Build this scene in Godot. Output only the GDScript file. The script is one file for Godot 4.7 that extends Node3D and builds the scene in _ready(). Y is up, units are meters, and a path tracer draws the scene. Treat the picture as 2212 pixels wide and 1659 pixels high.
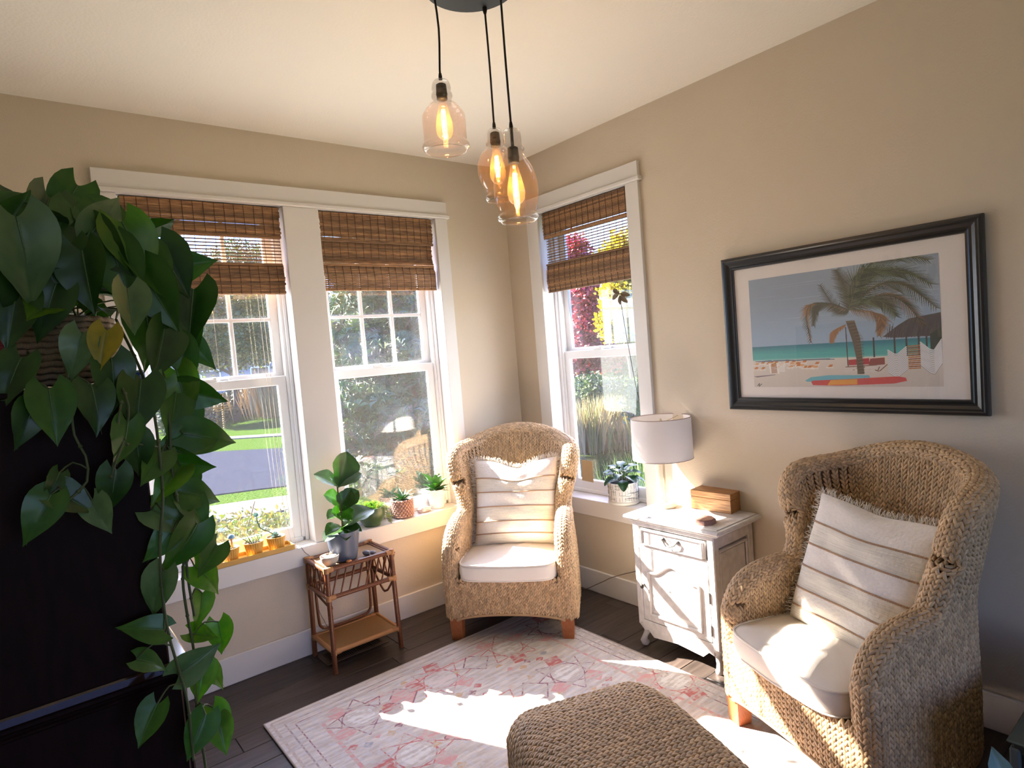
extends Node3D
# A sunlit sitting-room corner. y is up, units are metres. The room corner is the origin:
# the twin-window wall is the plane z = 0 (room on +z), the picture wall is the plane x = 0 (room on -x).

class MB:
	# mesh builder: indices are collected counter-clockwise and written out clockwise
	var v := PackedVector3Array()
	var uv := PackedVector2Array()
	var col := PackedColorArray()
	var ix := PackedInt32Array()
	var tint := Color.WHITE
	var use_col := false

	func p(a: Vector3, t := Vector2.ZERO) -> int:
		v.append(a)
		uv.append(t)
		col.append(tint)
		return v.size() - 1

	func tri(a: int, b: int, c: int) -> void:
		ix.append(a)
		ix.append(b)
		ix.append(c)

	func quad(a: int, b: int, c: int, d: int) -> void:
		tri(a, b, c)
		tri(a, c, d)

	func face(pts: Array, away := Vector3.INF, uvs := []) -> void:
		# a flat polygon (fan) with its own corners, turned to look away from a point
		var k := []
		for i in pts.size():
			k.append(p(pts[i], uvs[i] if uvs.size() > i else Vector2.ZERO))
		var n: Vector3 = (pts[1] - pts[0]).cross(pts[2] - pts[0])
		var flip := false
		if away != Vector3.INF:
			var mid := Vector3.ZERO
			for q in pts:
				mid += q
			flip = n.dot(mid / pts.size() - away) < 0.0
		for i in range(1, pts.size() - 1):
			if flip:
				tri(k[0], k[i + 1], k[i])
			else:
				tri(k[0], k[i], k[i + 1])

	func box(c: Vector3, s: Vector3, bev := 0.0, b := Basis.IDENTITY) -> void:
		var h := s * 0.5
		bev = minf(bev, minf(h.x, minf(h.y, h.z)) * 0.95)
		var g := h - Vector3.ONE * bev
		var f := func(q: Vector3) -> Vector3: return c + b * q
		var ax := [Vector3.RIGHT, Vector3.UP, Vector3.BACK]
		for a in 3:
			var e1: Vector3 = ax[(a + 1) % 3]
			var e2: Vector3 = ax[(a + 2) % 3]
			for sg in [-1.0, 1.0]:
				var o: Vector3 = ax[a] * h[a] * sg
				var d1: Vector3 = e1 * g[(a + 1) % 3]
				var d2: Vector3 = e2 * g[(a + 2) % 3]
				face([f.call(o - d1 - d2), f.call(o + d1 - d2), f.call(o + d1 + d2), f.call(o - d1 + d2)], c)
		if bev <= 0.0:
			return
		for a in 3:
			var i1 := (a + 1) % 3
			var i2 := (a + 2) % 3
			for s1 in [-1.0, 1.0]:
				for s2 in [-1.0, 1.0]:
					var q := []
					for st in [[-1.0, 0], [1.0, 0], [1.0, 1], [-1.0, 1]]:
						var w := Vector3.ZERO
						w[a] = g[a] * st[0]
						w[i1] = (h[i1] if st[1] == 0 else g[i1]) * s1
						w[i2] = (g[i2] if st[1] == 0 else h[i2]) * s2
						q.append(f.call(w))
					face(q, c)
		for sx in [-1.0, 1.0]:
			for sy in [-1.0, 1.0]:
				for sz in [-1.0, 1.0]:
					var m := Vector3(sx, sy, sz)
					face([f.call(Vector3(h.x, g.y, g.z) * m), f.call(Vector3(g.x, h.y, g.z) * m), f.call(Vector3(g.x, g.y, h.z) * m)], c)

	func grid(nu: int, nv: int, f: Callable, cu := false, cv := false, flip := false) -> void:
		# f(i/nu, j/nv) -> Vector3; smooth
		var base := v.size()
		var mu := nu if cu else nu + 1
		var mv := nv if cv else nv + 1
		for i in mu:
			for j in mv:
				p(f.call(float(i) / nu, float(j) / nv), Vector2(float(i) / nu, float(j) / nv))
		for i in nu:
			for j in nv:
				var a := base + i * mv + j
				var b := base + ((i + 1) % mu) * mv + j
				var c := base + ((i + 1) % mu) * mv + (j + 1) % mv
				var d := base + i * mv + (j + 1) % mv
				if flip:
					quad(a, d, c, b)
				else:
					quad(a, b, c, d)

	func tube(pts: Array, r, sides := 8, caps := true, flat := 1.0) -> void:
		var n := pts.size()
		var base := v.size()
		var up := Vector3.UP
		for i in n:
			var t: Vector3 = ((pts[mini(i + 1, n - 1)] as Vector3) - (pts[maxi(i - 1, 0)] as Vector3)).normalized()
			if i == 0:
				up = Vector3.UP if absf(t.y) < 0.9 else Vector3.RIGHT
			up = (up - t * up.dot(t)).normalized()
			var sd := t.cross(up)
			var rr: float = r[i] if r is Array else r
			for k in sides:
				var a := TAU * k / sides
				p(pts[i] + (up * cos(a) * flat + sd * sin(a)) * rr, Vector2(float(k) / sides, float(i)))
		for i in n - 1:
			for k in sides:
				var k2 := (k + 1) % sides
				quad(base + i * sides + k, base + i * sides + k2, base + (i + 1) * sides + k2, base + (i + 1) * sides + k)
		if caps:
			var c0 := []
			var c1 := []
			for k in sides:
				c0.append(v[base + k])
				c1.append(v[base + (n - 1) * sides + k])
			face(c0, pts[1])
			face(c1, pts[n - 2])

	func lathe(prof: Array, at := Vector3.ZERO, segs := 24, b := Basis.IDENTITY, wob = null) -> void:
		# prof: Vector2(radius, height), from bottom to top; equal points in a row make a crease
		var base := v.size()
		var n := prof.size()
		for i in n:
			for k in segs:
				var a := TAU * k / segs
				var r: float = prof[i].x
				if wob != null:
					r = wob.call(r, a, prof[i].y)
				p(at + b * Vector3(cos(a) * r, prof[i].y, sin(a) * r), Vector2(float(k) / segs, float(i) / n))
		for i in n - 1:
			if (prof[i] as Vector2).is_equal_approx(prof[i + 1]):
				continue
			for k in segs:
				var k2 := (k + 1) % segs
				quad(base + i * segs + k, base + (i + 1) * segs + k, base + (i + 1) * segs + k2, base + i * segs + k2)

	func sphere(c: Vector3, r: Vector3, nu := 12, nv := 8, b := Basis.IDENTITY) -> void:
		grid(nu, nv, func(s, t): return c + b * (Vector3(sin(PI * t) * cos(TAU * s), -cos(PI * t), sin(PI * t) * sin(TAU * s)) * r), true)

	func prism(poly: Array, at: Vector3, ex: Vector3, ey: Vector3, ez: Vector3, depth: float) -> void:
		# polygon in the plane ex, ey pushed along ez
		var pp := PackedVector2Array(poly)
		var t := Geometry2D.triangulate_polygon(pp)
		var ccw := not Geometry2D.is_polygon_clockwise(pp)
		for s in [0.0, depth]:
			var base := v.size()
			for q in pp:
				p(at + ex * q.x + ey * q.y + ez * s, q)
			for i in range(0, t.size(), 3):
				if s > 0.0:
					tri(base + t[i], base + t[i + 1], base + t[i + 2])
				else:
					tri(base + t[i], base + t[i + 2], base + t[i + 1])
		for i in pp.size():
			var q0 := pp[i]
			var q1 := pp[(i + 1) % pp.size()]
			var a := at + ex * q0.x + ey * q0.y
			var c := at + ex * q1.x + ey * q1.y
			if ccw:
				face([a, c, c + ez * depth, a + ez * depth])
			else:
				face([c, a, a + ez * depth, c + ez * depth])

	func mesh(m: Material = null) -> ArrayMesh:
		var nrm := PackedVector3Array()
		nrm.resize(v.size())
		var out := PackedInt32Array()
		out.resize(ix.size())
		for i in range(0, ix.size(), 3):
			var a := ix[i]
			var b := ix[i + 1]
			var c := ix[i + 2]
			var n := (v[b] - v[a]).cross(v[c] - v[a])
			nrm[a] += n
			nrm[b] += n
			nrm[c] += n
			out[i] = a
			out[i + 1] = c
			out[i + 2] = b
		for i in nrm.size():
			nrm[i] = nrm[i].normalized() if nrm[i].length_squared() > 1e-24 else Vector3.UP
		var arr := []
		arr.resize(Mesh.ARRAY_MAX)
		arr[Mesh.ARRAY_VERTEX] = v
		arr[Mesh.ARRAY_NORMAL] = nrm
		arr[Mesh.ARRAY_TEX_UV] = uv
		if use_col:
			arr[Mesh.ARRAY_COLOR] = col
		arr[Mesh.ARRAY_INDEX] = out
		var am := ArrayMesh.new()
		am.add_surface_from_arrays(Mesh.PRIMITIVE_TRIANGLES, arr)
		if m:
			am.surface_set_material(0, m)
		return am


# ------------------------------------------------------------------ naming and placing
var used := {}
var M := {}
var rng := RandomNumberGenerator.new()

func numbered(called: String) -> String:
	used[called] = used.get(called, -1) + 1
	return called if used[called] == 0 else "%s_%03d" % [called, used[called]]

func tag(o: Node, label := "", category := "", group := "", kind := "") -> Node:
	if label: o.set_meta("label", label)
	if category: o.set_meta("category", category)
	if group: o.set_meta("group", group)
	if kind: o.set_meta("kind", kind)
	return o

func thing(called: String, label: String, category: String, at := Vector3.ZERO, turn := 0.0, group := "") -> Node3D:
	var o := Node3D.new()
	o.name = numbered(called)
	add_child(o)
	o.position = at
	o.rotation.y = turn
	tag(o, label, category, group)
	return o

func mi(called: String, mesh: Mesh, m: Material, parent: Node = null, xf := Transform3D.IDENTITY) -> MeshInstance3D:
	var o := MeshInstance3D.new()
	o.mesh = mesh
	if m: o.material_override = m
	o.transform = xf
	if parent == null:
		o.name = numbered(called)
		add_child(o)
	else:
		o.name = called
		parent.add_child(o, true)
	return o

func put(called: String, b: MB, m: Material, parent: Node = null, xf := Transform3D.IDENTITY) -> MeshInstance3D:
	return mi(called, b.mesh(), m, parent, xf)

func struct(called: String, b: MB, m: Material, parent: Node = null) -> MeshInstance3D:
	var o := put(called, b, m, parent)
	if parent == null: o.set_meta("kind", "structure")
	return o

func many(called: String, mesh: Mesh, m: Material, xs: Array, cols: Array, parent: Node = null) -> MultiMeshInstance3D:
	var mm := MultiMesh.new()
	mm.transform_format = MultiMesh.TRANSFORM_3D
	mm.use_colors = cols.size() > 0
	mm.mesh = mesh
	mm.instance_count = xs.size()
	for i in xs.size():
		mm.set_instance_transform(i, xs[i])
	for i in cols.size():
		mm.set_instance_color(i, cols[i])
	var o := MultiMeshInstance3D.new()
	o.multimesh = mm
	o.material_override = m
	o.set_meta("kind", "stuff")
	if parent == null:
		o.name = numbered(called)
		add_child(o)
	else:
		o.name = called
		parent.add_child(o, true)
	return o

func rr(a: float, b: float) -> float:
	return rng.randf_range(a, b)

func smooth(a: float, b: float, x: float) -> float:
	var t := clampf((x - a) / (b - a), 0.0, 1.0)
	return t * t * (3.0 - 2.0 * t)

func lut(tab: Array, x: float) -> float:
	# piecewise smooth curve through Vector2(x, y)
	if x <= tab[0].x: return tab[0].y
	for i in tab.size() - 1:
		if x <= tab[i + 1].x:
			var p0: Vector2 = tab[maxi(i - 1, 0)]
			var p1: Vector2 = tab[i]
			var p2: Vector2 = tab[i + 1]
			var p3: Vector2 = tab[mini(i + 2, tab.size() - 1)]
			var h := p2.x - p1.x
			var t := (x - p1.x) / h
			var m1 := (p2.y - p0.y) / maxf(p2.x - p0.x, 1e-6) * h
			var m2 := (p3.y - p1.y) / maxf(p3.x - p1.x, 1e-6) * h
			return (2 * t * t * t - 3 * t * t + 1) * p1.y + (t * t * t - 2 * t * t + t) * m1 + (-2 * t * t * t + 3 * t * t) * p2.y + (t * t * t - t * t) * m2
	return tab[tab.size() - 1].y

func curve(pts: Array, step: float) -> Array:
	# Catmull-Rom through points
	var out := []
	for i in pts.size() - 1:
		var a: Vector3 = pts[maxi(i - 1, 0)]
		var b: Vector3 = pts[i]
		var c: Vector3 = pts[i + 1]
		var d: Vector3 = pts[mini(i + 2, pts.size() - 1)]
		var n := maxi(1, int(ceil(b.distance_to(c) / step)))
		for k in n:
			out.append(b.cubic_interpolate(c, a, d, float(k) / n))
	out.append(pts[pts.size() - 1])
	return out

func look(dir: Vector3, nrm: Vector3) -> Basis:
	# y along dir, z towards nrm
	var y := dir.normalized()
	var z := (nrm - y * nrm.dot(y))
	z = z.normalized() if z.length() > 1e-5 else y.cross(Vector3.RIGHT if absf(y.x) < 0.9 else Vector3.UP).normalized()
	return Basis(y.cross(z), y, z)

# ------------------------------------------------------------------ materials
func mat(called: String, c: Color, rough := 0.7, metal := 0.0, spec := 0.5) -> StandardMaterial3D:
	var m := StandardMaterial3D.new()
	m.resource_name = called
	m.albedo_color = c
	m.roughness = rough
	m.metallic = metal
	m.metallic_specular = spec
	M[called] = m
	return m

func lin(r: float, g: float, b: float) -> Color:
	return Color(r, g, b).linear_to_srgb()

func noise_tex(freq: float, c0: Color, c1: Color, side := 256, octaves := 4, seed_at := 1) -> NoiseTexture2D:
	var n := FastNoiseLite.new()
	n.noise_type = FastNoiseLite.TYPE_SIMPLEX_SMOOTH
	n.frequency = freq
	n.fractal_octaves = octaves
	n.seed = seed_at
	var g := Gradient.new()
	g.set_color(0, c0)
	g.set_color(1, c1)
	var t := NoiseTexture2D.new()
	t.width = side
	t.height = side
	t.seamless = true
	t.noise = n
	t.color_ramp = g
	return t

func grained(m: StandardMaterial3D, c0: Color, c1: Color, scale: Vector3, freq := 0.02, world := false, bump := 0.0, side := 256, seed_at := 1) -> StandardMaterial3D:
	m.albedo_texture = noise_tex(freq, c0, c1, side, 4, seed_at)
	m.albedo_color = Color.WHITE
	m.uv1_triplanar = true
	m.uv1_world_triplanar = world
	m.uv1_scale = scale
	if bump != 0.0:
		m.heightmap_enabled = true
		m.heightmap_texture = noise_tex(freq, Color.BLACK, Color.WHITE, side, 4, seed_at)
		m.heightmap_scale = bump
	return m

func _ready() -> void:
	rng.seed = 20240917
	# ---------------- camera
	var cam := Camera3D.new()
	cam.name = "camera"
	cam.fov = 63.483
	cam.near = 0.05
	cam.far = 400.0
	cam.transform = Transform3D(Basis.from_euler(Vector3(-0.0567, -0.6764, -0.0804)), Vector3(-2.6838, 1.5375, 3.2693))
	add_child(cam)
	cam.current = true
	# ---------------- sky, exposure
	var sm := ProceduralSkyMaterial.new()
	sm.sky_top_color = Color(0.20, 0.38, 0.80)
	sm.sky_horizon_color = Color(0.66, 0.78, 0.95)
	sm.sky_curve = 0.18
	sm.ground_bottom_color = Color(0.30, 0.33, 0.26)
	sm.ground_horizon_color = Color(0.55, 0.60, 0.62)
	sm.sky_energy_multiplier = 2.2
	sm.sun_angle_max = 30.0
	var sky := Sky.new()
	sky.sky_material = sm
	var env := Environment.new()
	env.background_mode = Environment.BG_SKY
	env.sky = sky
	env.tonemap_mode = Environment.TONE_MAPPER_LINEAR
	env.tonemap_exposure = EXPOSURE
	env.sdfgi_enabled = true
	env.ssao_enabled = true
	env.ssil_enabled = true
	var we := WorldEnvironment.new()
	we.name = "world_environment"
	we.environment = env
	add_child(we)
	# ---------------- the low autumn sun, shining in through the twin windows
	var sun := DirectionalLight3D.new()
	sun.name = "sun"
	sun.light_color = Color(1.0, 0.965, 0.91)
	sun.light_energy = SUN
	sun.light_angular_distance = 0.6
	sun.shadow_enabled = true
	add_child(sun)
	sun.look_at_from_position(Vector3.ZERO, Vector3(0.47, -0.77, 1.0), Vector3.UP)
	# ---------------- daylight from the glass doors at the rear of the room, behind the camera
	var al := AreaLight3D.new()
	al.name = "rear_daylight"
	al.area_size = Vector2(2.4, 1.4)
	al.light_energy = REAR
	al.light_color = Color(1.0, 0.97, 0.92)
	al.shadow_enabled = true
	add_child(al)
	al.look_at_from_position(Vector3(-2.3, 1.0, 6.3), Vector3(-1.9, 2.74, 3.2), Vector3.UP)

	# ---------------- skylight entering through the three windows, just outside their glass
	for q in [[Vector3(-1.872, 1.28, -0.19), Vector3(-1.872, 1.0, 2.0)], [Vector3(-0.9425, 1.28, -0.19), Vector3(-0.9425, 1.0, 2.0)], [Vector3(0.19, 1.28, 0.693), Vector3(-2.0, 1.0, 0.693)]]:
		var wl := AreaLight3D.new()
		wl.name = "window_daylight"
		wl.area_size = Vector2(0.6, 1.2)
		wl.light_energy = 1.2
		wl.light_color = Color(0.98, 0.975, 0.95)
		wl.shadow_enabled = true
		add_child(wl, true)
		wl.look_at_from_position(q[0], q[1], Vector3.UP)

	materials()
	shell()
	windows()
	outside()
	blinds()
	furniture()
	plants()
	small_things()


const EXPOSURE := 1.5
const SUN := 17.0
const REAR := 0.5

func materials() -> void:
	var w := mat("wall_paint", Color8(204, 190, 170), 0.85)
	w.heightmap_enabled = true
	w.heightmap_texture = noise_tex(0.08, Color(0.3, 0.3, 0.3), Color(0.7, 0.7, 0.7), 256, 3, 5)
	w.heightmap_scale = 0.12
	w.uv1_triplanar = true
	w.uv1_world_triplanar = true
	w.uv1_scale = Vector3(4, 4, 4)
	var c := mat("ceiling_paint", Color8(234, 227, 214), 0.9)
	c.heightmap_enabled = true
	c.heightmap_texture = w.heightmap_texture
	c.heightmap_scale = 0.15
	c.uv1_triplanar = true
	c.uv1_world_triplanar = true
	c.uv1_scale = Vector3(3, 3, 3)
	mat("trim_white", Color8(216, 211, 206), 0.45)
	mat("vinyl_white", Color8(236, 236, 238), 0.35)
	mat("jamb_white", Color8(232, 230, 230), 0.5)
	var pane := mat("window_glass", Color(1, 1, 1, 0.03), 0.02)
	pane.transparency = BaseMaterial3D.TRANSPARENCY_ALPHA
	mat("exterior_siding", Color8(170, 172, 168), 0.8)

# ------------------------------------------------------------------ the room
const H := 2.74

func shell() -> void:
	# floor: dark planks along x on a slab
	var slab := MB.new()
	slab.box(Vector3(-2.1, -0.12, 3.3), Vector3(4.6, 0.2, 7.0))
	var fl := struct("floor", slab, mat("subfloor", Color8(30, 26, 24), 0.9))
	var planks := []
	for k in 4:
		var pm := mat("floor_plank_%d" % k, Color.WHITE, 0.34, 0.0, 0.4)
		var d := [1.0, 0.9, 1.1, 0.97][k] as float
		grained(pm, Color8(int(52 * d), int(44 * d), int(40 * d)), Color8(int(78 * d), int(67 * d), int(61 * d)), Vector3(0.5, 6, 6), 0.02, true, 0.03, 256, 11 + k)
		planks.append(pm)
	var lens := [1.1, 1.5, 0.9, 1.3]
	for r in 28:
		var z0 := -0.01 + r * 0.127
		var x := -4.2 + [0.0, -0.7, -0.3, -1.0, -0.5][r % 5] as float
		var k := 0
		while x < 0.0:
			var l: float = lens[(k + r) % 4]
			var xa := maxf(x, -4.2)
			var xb := minf(x + l, 0.0)
			if xb - xa > 0.05:
				var b := MB.new()
				b.box(Vector3((xa + xb) / 2, -0.01, z0 + 0.0635), Vector3(xb - xa - 0.002, 0.02, 0.125), 0.0018)
				put("plank", b, planks[(k * 3 + r * 7) % 4], fl)
			x += l
			k += 1
	var rest := MB.new()
	rest.box(Vector3(-2.1, -0.011, (-0.01 + 28 * 0.127 + 6.6) / 2), Vector3(4.2, 0.02, 6.6 - (-0.01 + 28 * 0.127)))
	put("boards_behind_camera", rest, planks[0], fl).set_meta("kind", "stuff")

	var w := MB.new()
	# window wall, z = -0.17 .. 0
	for q in [[-4.4, -2.27], [-1.475, -1.34], [-0.545, 0.17]]:
		w.box(Vector3((q[0] + q[1]) / 2, H / 2, -0.085), Vector3(q[1] - q[0], H, 0.17))
	for q in [[-2.27, -1.475], [-1.34, -0.545]]:
		w.box(Vector3((q[0] + q[1]) / 2, 0.26, -0.085), Vector3(q[1] - q[0], 0.52, 0.17))
		w.box(Vector3((q[0] + q[1]) / 2, (2.40 + H) / 2, -0.085), Vector3(q[1] - q[0], H - 2.40, 0.17))
	struct("wall_left", w, M.wall_paint)
	w = MB.new()
	for q in [[0.0, 0.303], [1.083, 6.77]]:
		w.box(Vector3(0.085, H / 2, (q[0] + q[1]) / 2), Vector3(0.17, H, q[1] - q[0]))
	w.box(Vector3(0.085, 0.26, 0.693), Vector3(0.17, 0.52, 0.78))
	w.box(Vector3(0.085, (2.40 + H) / 2, 0.693), Vector3(0.17, H - 2.40, 0.78))
	struct("wall_right", w, M.wall_paint)
	w = MB.new()
	w.box(Vector3(-4.3, H / 2, 3.3), Vector3(0.2, H, 6.6))
	struct("wall_west", w, M.wall_paint)
	w = MB.new()
	for q in [[-4.4, -3.6], [-0.6, 0.0]]:
		w.box(Vector3((q[0] + q[1]) / 2, H / 2, 6.685), Vector3(q[1] - q[0], H, 0.17))
	w.box(Vector3(-2.1, (2.3 + H) / 2, 6.685), Vector3(3.0, H - 2.3, 0.17))
	struct("wall_rear", w, M.wall_paint)
	w = MB.new()
	w.box(Vector3(-2.1, H + 0.1, 3.3), Vector3(4.7, 0.2, 7.1))
	struct("ceiling", w, M.ceiling_paint)
	# glass doors in the rear wall
	var d := MB.new()
	for x in [-3.57, -2.6, -1.6, -0.63]:
		d.box(Vector3(x, 1.15, 6.66), Vector3(0.07, 2.3, 0.06), 0.004)
	for y in [0.05, 2.26]:
		d.box(Vector3(-2.1, y, 6.66), Vector3(3.0, 0.08, 0.06), 0.004)
	var dr := struct("door_1", d, M.vinyl_white)
	for x in [-3.085, -2.1, -1.115]:
		d = MB.new()
		d.box(Vector3(x, 1.15, 6.66), Vector3(0.9, 2.14, 0.006))
		put("pane", d, M.window_glass, dr)
	# baseboards
	for q in [["baseboard_left", Vector3(-2.1, 0.0, 0.0), Vector3(4.2, 0, 0.016)], ["baseboard_right", Vector3(0.0, 0, 3.3), Vector3(0.016, 0, 6.6)]]:
		var b := MB.new()
		var s: Vector3 = q[2]
		var at: Vector3 = q[1]
		if s.x > s.z:
			b.box(at + Vector3(0, 0.0697, 0.008), Vector3(4.2, 0.1394, 0.016), 0.004)
		else:
			b.box(at + Vector3(-0.008, 0.0697, 0), Vector3(0.016, 0.1394, 6.6), 0.004)
		struct(q[0], b, M.trim_white)
	# the house outside: a wall return left of the twin windows, and the eave
	w = MB.new()
	w.box(Vector3(-2.86, 1.0, -0.48), Vector3(1.0, 3.4, 0.62))
	struct("wall_return", w, M.exterior_siding)

func frame_at(right_wall: bool) -> Transform3D:
	# local x to the right as seen from the room, y up, z into the room
	return Transform3D(Basis(Vector3.BACK, Vector3.UP, Vector3.LEFT), Vector3.ZERO) if right_wall else Transform3D.IDENTITY

func trim_set(called: String, right_wall: bool, x0: float, x1: float, posts: Array) -> void:
	var o := Node3D.new()
	o.name = called
	o.transform = frame_at(right_wall)
	o.set_meta("kind", "structure")
	add_child(o)
	var b := MB.new()
	b.box(Vector3((x0 + x1) / 2, 2.433, 0.0115), Vector3(x1 - x0, 0.079, 0.023), 0.002)
	put("head_casing", b, M.trim_white, o)
	b = MB.new()
	b.box(Vector3((x0 + x1) / 2, 2.382, 0.017), Vector3(x1 - x0 + 0.03, 0.023, 0.034), 0.005)
	put("fillet", b, M.trim_white, o)
	for q in posts:
		b = MB.new()
		b.box(Vector3((q[0] + q[1]) / 2, (2.3705 + 0.587) / 2, 0.01), Vector3(q[1] - q[0], 2.3705 - 0.587, 0.02), 0.002)
		put("side_casing", b, M.trim_white, o)
	b = MB.new()
	b.box(Vector3((x0 + x1) / 2, 0.537, 0.0165), Vector3(x1 - x0, 0.0995, 0.033), 0.003)
	b.box(Vector3((x0 + x1) / 2, 0.5535, -0.0825), Vector3(x1 - x0 - 0.17, 0.067, 0.175), 0.002)
	put("sill", b, M.trim_white, o)

func window(called: String, right_wall: bool, x0: float, x1: float, muntins: bool, blocked := []) -> void:
	var o := Node3D.new()
	o.name = called
	o.transform = frame_at(right_wall)
	o.set_meta("kind", "structure")
	add_child(o)
	var y0 := 0.587
	var y1 := 2.372
	var xm := (x0 + x1) / 2
	var b := MB.new()
	for s in [-1.0, 1.0]:
		var xe: float = x0 - 0.004 if s < 0 else x1 + 0.004
		b.box(Vector3(xe + s * 0.011, (y0 + y1) / 2, -0.085), Vector3(0.022, y1 - y0, 0.17), 0.001)
	b.box(Vector3(xm, y1 + 0.011, -0.085), Vector3(x1 - x0 + 0.05, 0.022, 0.17), 0.001)
	put("jamb", b, M.jamb_white, o)
	# vinyl frame
	b = MB.new()
	for s in [-1.0, 1.0]:
		var xe: float = x0 if s < 0 else x1
		b.box(Vector3(xe - s * 0.0135, (y0 + y1) / 2, -0.13), Vector3(0.035, y1 - y0, 0.08), 0.003)
		b.box(Vector3(xe - s * 0.006, (y0 + y1) / 2, -0.088), Vector3(0.018, y1 - y0, 0.014), 0.002)
	b.box(Vector3(xm, y0 + 0.012, -0.13), Vector3(x1 - x0, 0.024, 0.08), 0.003)
	b.box(Vector3(xm, y1 - 0.015, -0.13), Vector3(x1 - x0, 0.03, 0.08), 0.003)
	put("window_frame", b, M.vinyl_white, o)
	# sashes: name, z, bottom, top, bottom rail, top rail
	for q in [["lower_sash", -0.114, y0 + 0.02, 1.492, 0.064, 0.05], ["upper_sash", -0.143, 1.462, y1 - 0.02, 0.05, 0.045]]:
		var z: float = q[1]
		var ya: float = q[2]
		var yb: float = q[3]
		b = MB.new()
		for s in [-1.0, 1.0]:
			var xe: float = x0 + 0.052 if s < 0 else x1 - 0.052
			b.box(Vector3(xe, (ya + yb) / 2, z), Vector3(0.047, yb - ya, 0.027), 0.004)
		b.box(Vector3(xm, ya + q[4] / 2, z), Vector3(x1 - x0 - 0.07, q[4], 0.0275), 0.004)
		b.box(Vector3(xm, yb - q[5] / 2, z), Vector3(x1 - x0 - 0.07, q[5], 0.0275), 0.004)
		var sash := put(q[0], b, M.vinyl_white, o)
		b = MB.new()
		b.box(Vector3(xm, (ya + yb) / 2, z - 0.004), Vector3(x1 - x0 - 0.13, yb - ya - 0.08, 0.004))
		put("pane", b, M.window_glass, sash)
		if q[0] == "upper_sash" and muntins:
			for k in 2:
				b = MB.new()
				b.box(Vector3(lerpf(x0 + 0.074, x1 - 0.074, (k + 1) / 3.0), (1.51 + y1 - 0.06) / 2, z + 0.004), Vector3(0.019, y1 - 0.06 - 1.51, 0.01), 0.003)
				put("muntin", b, M.vinyl_white, sash)
			for y in [1.797, 2.06]:
				b = MB.new()
				b.box(Vector3(xm, y, z + 0.004), Vector3(x1 - x0 - 0.14, 0.019, 0.011), 0.003)
				put("muntin", b, M.vinyl_white, sash)
	b = MB.new()
	b.box(Vector3(xm - 0.04, 1.499, -0.112), Vector3(0.07, 0.014, 0.024), 0.003)
	b.box(Vector3(xm - 0.015, 1.508, -0.108), Vector3(0.018, 0.012, 0.018), 0.003)
	b.box(Vector3(xm + 0.03, 1.498, -0.122), Vector3(0.05, 0.011, 0.02), 0.003)
	put("sash_lock", b, M.vinyl_white, o)

func windows() -> void:
	trim_set("trim_1", false, -2.3285, -0.4872, [[-2.3282, -2.2417], [-1.5026, -1.3123], [-0.5728, -0.4868]])
	trim_set("trim_2", true, 0.2294, 1.1455, [[0.2294, 0.3328], [1.0529, 1.1411]])
	window("window_1", false, -2.2417, -1.5026, true)
	window("window_2", false, -1.3123, -0.5728, true)
	window("window_3", true, 0.3328, 1.0529, false)

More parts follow.
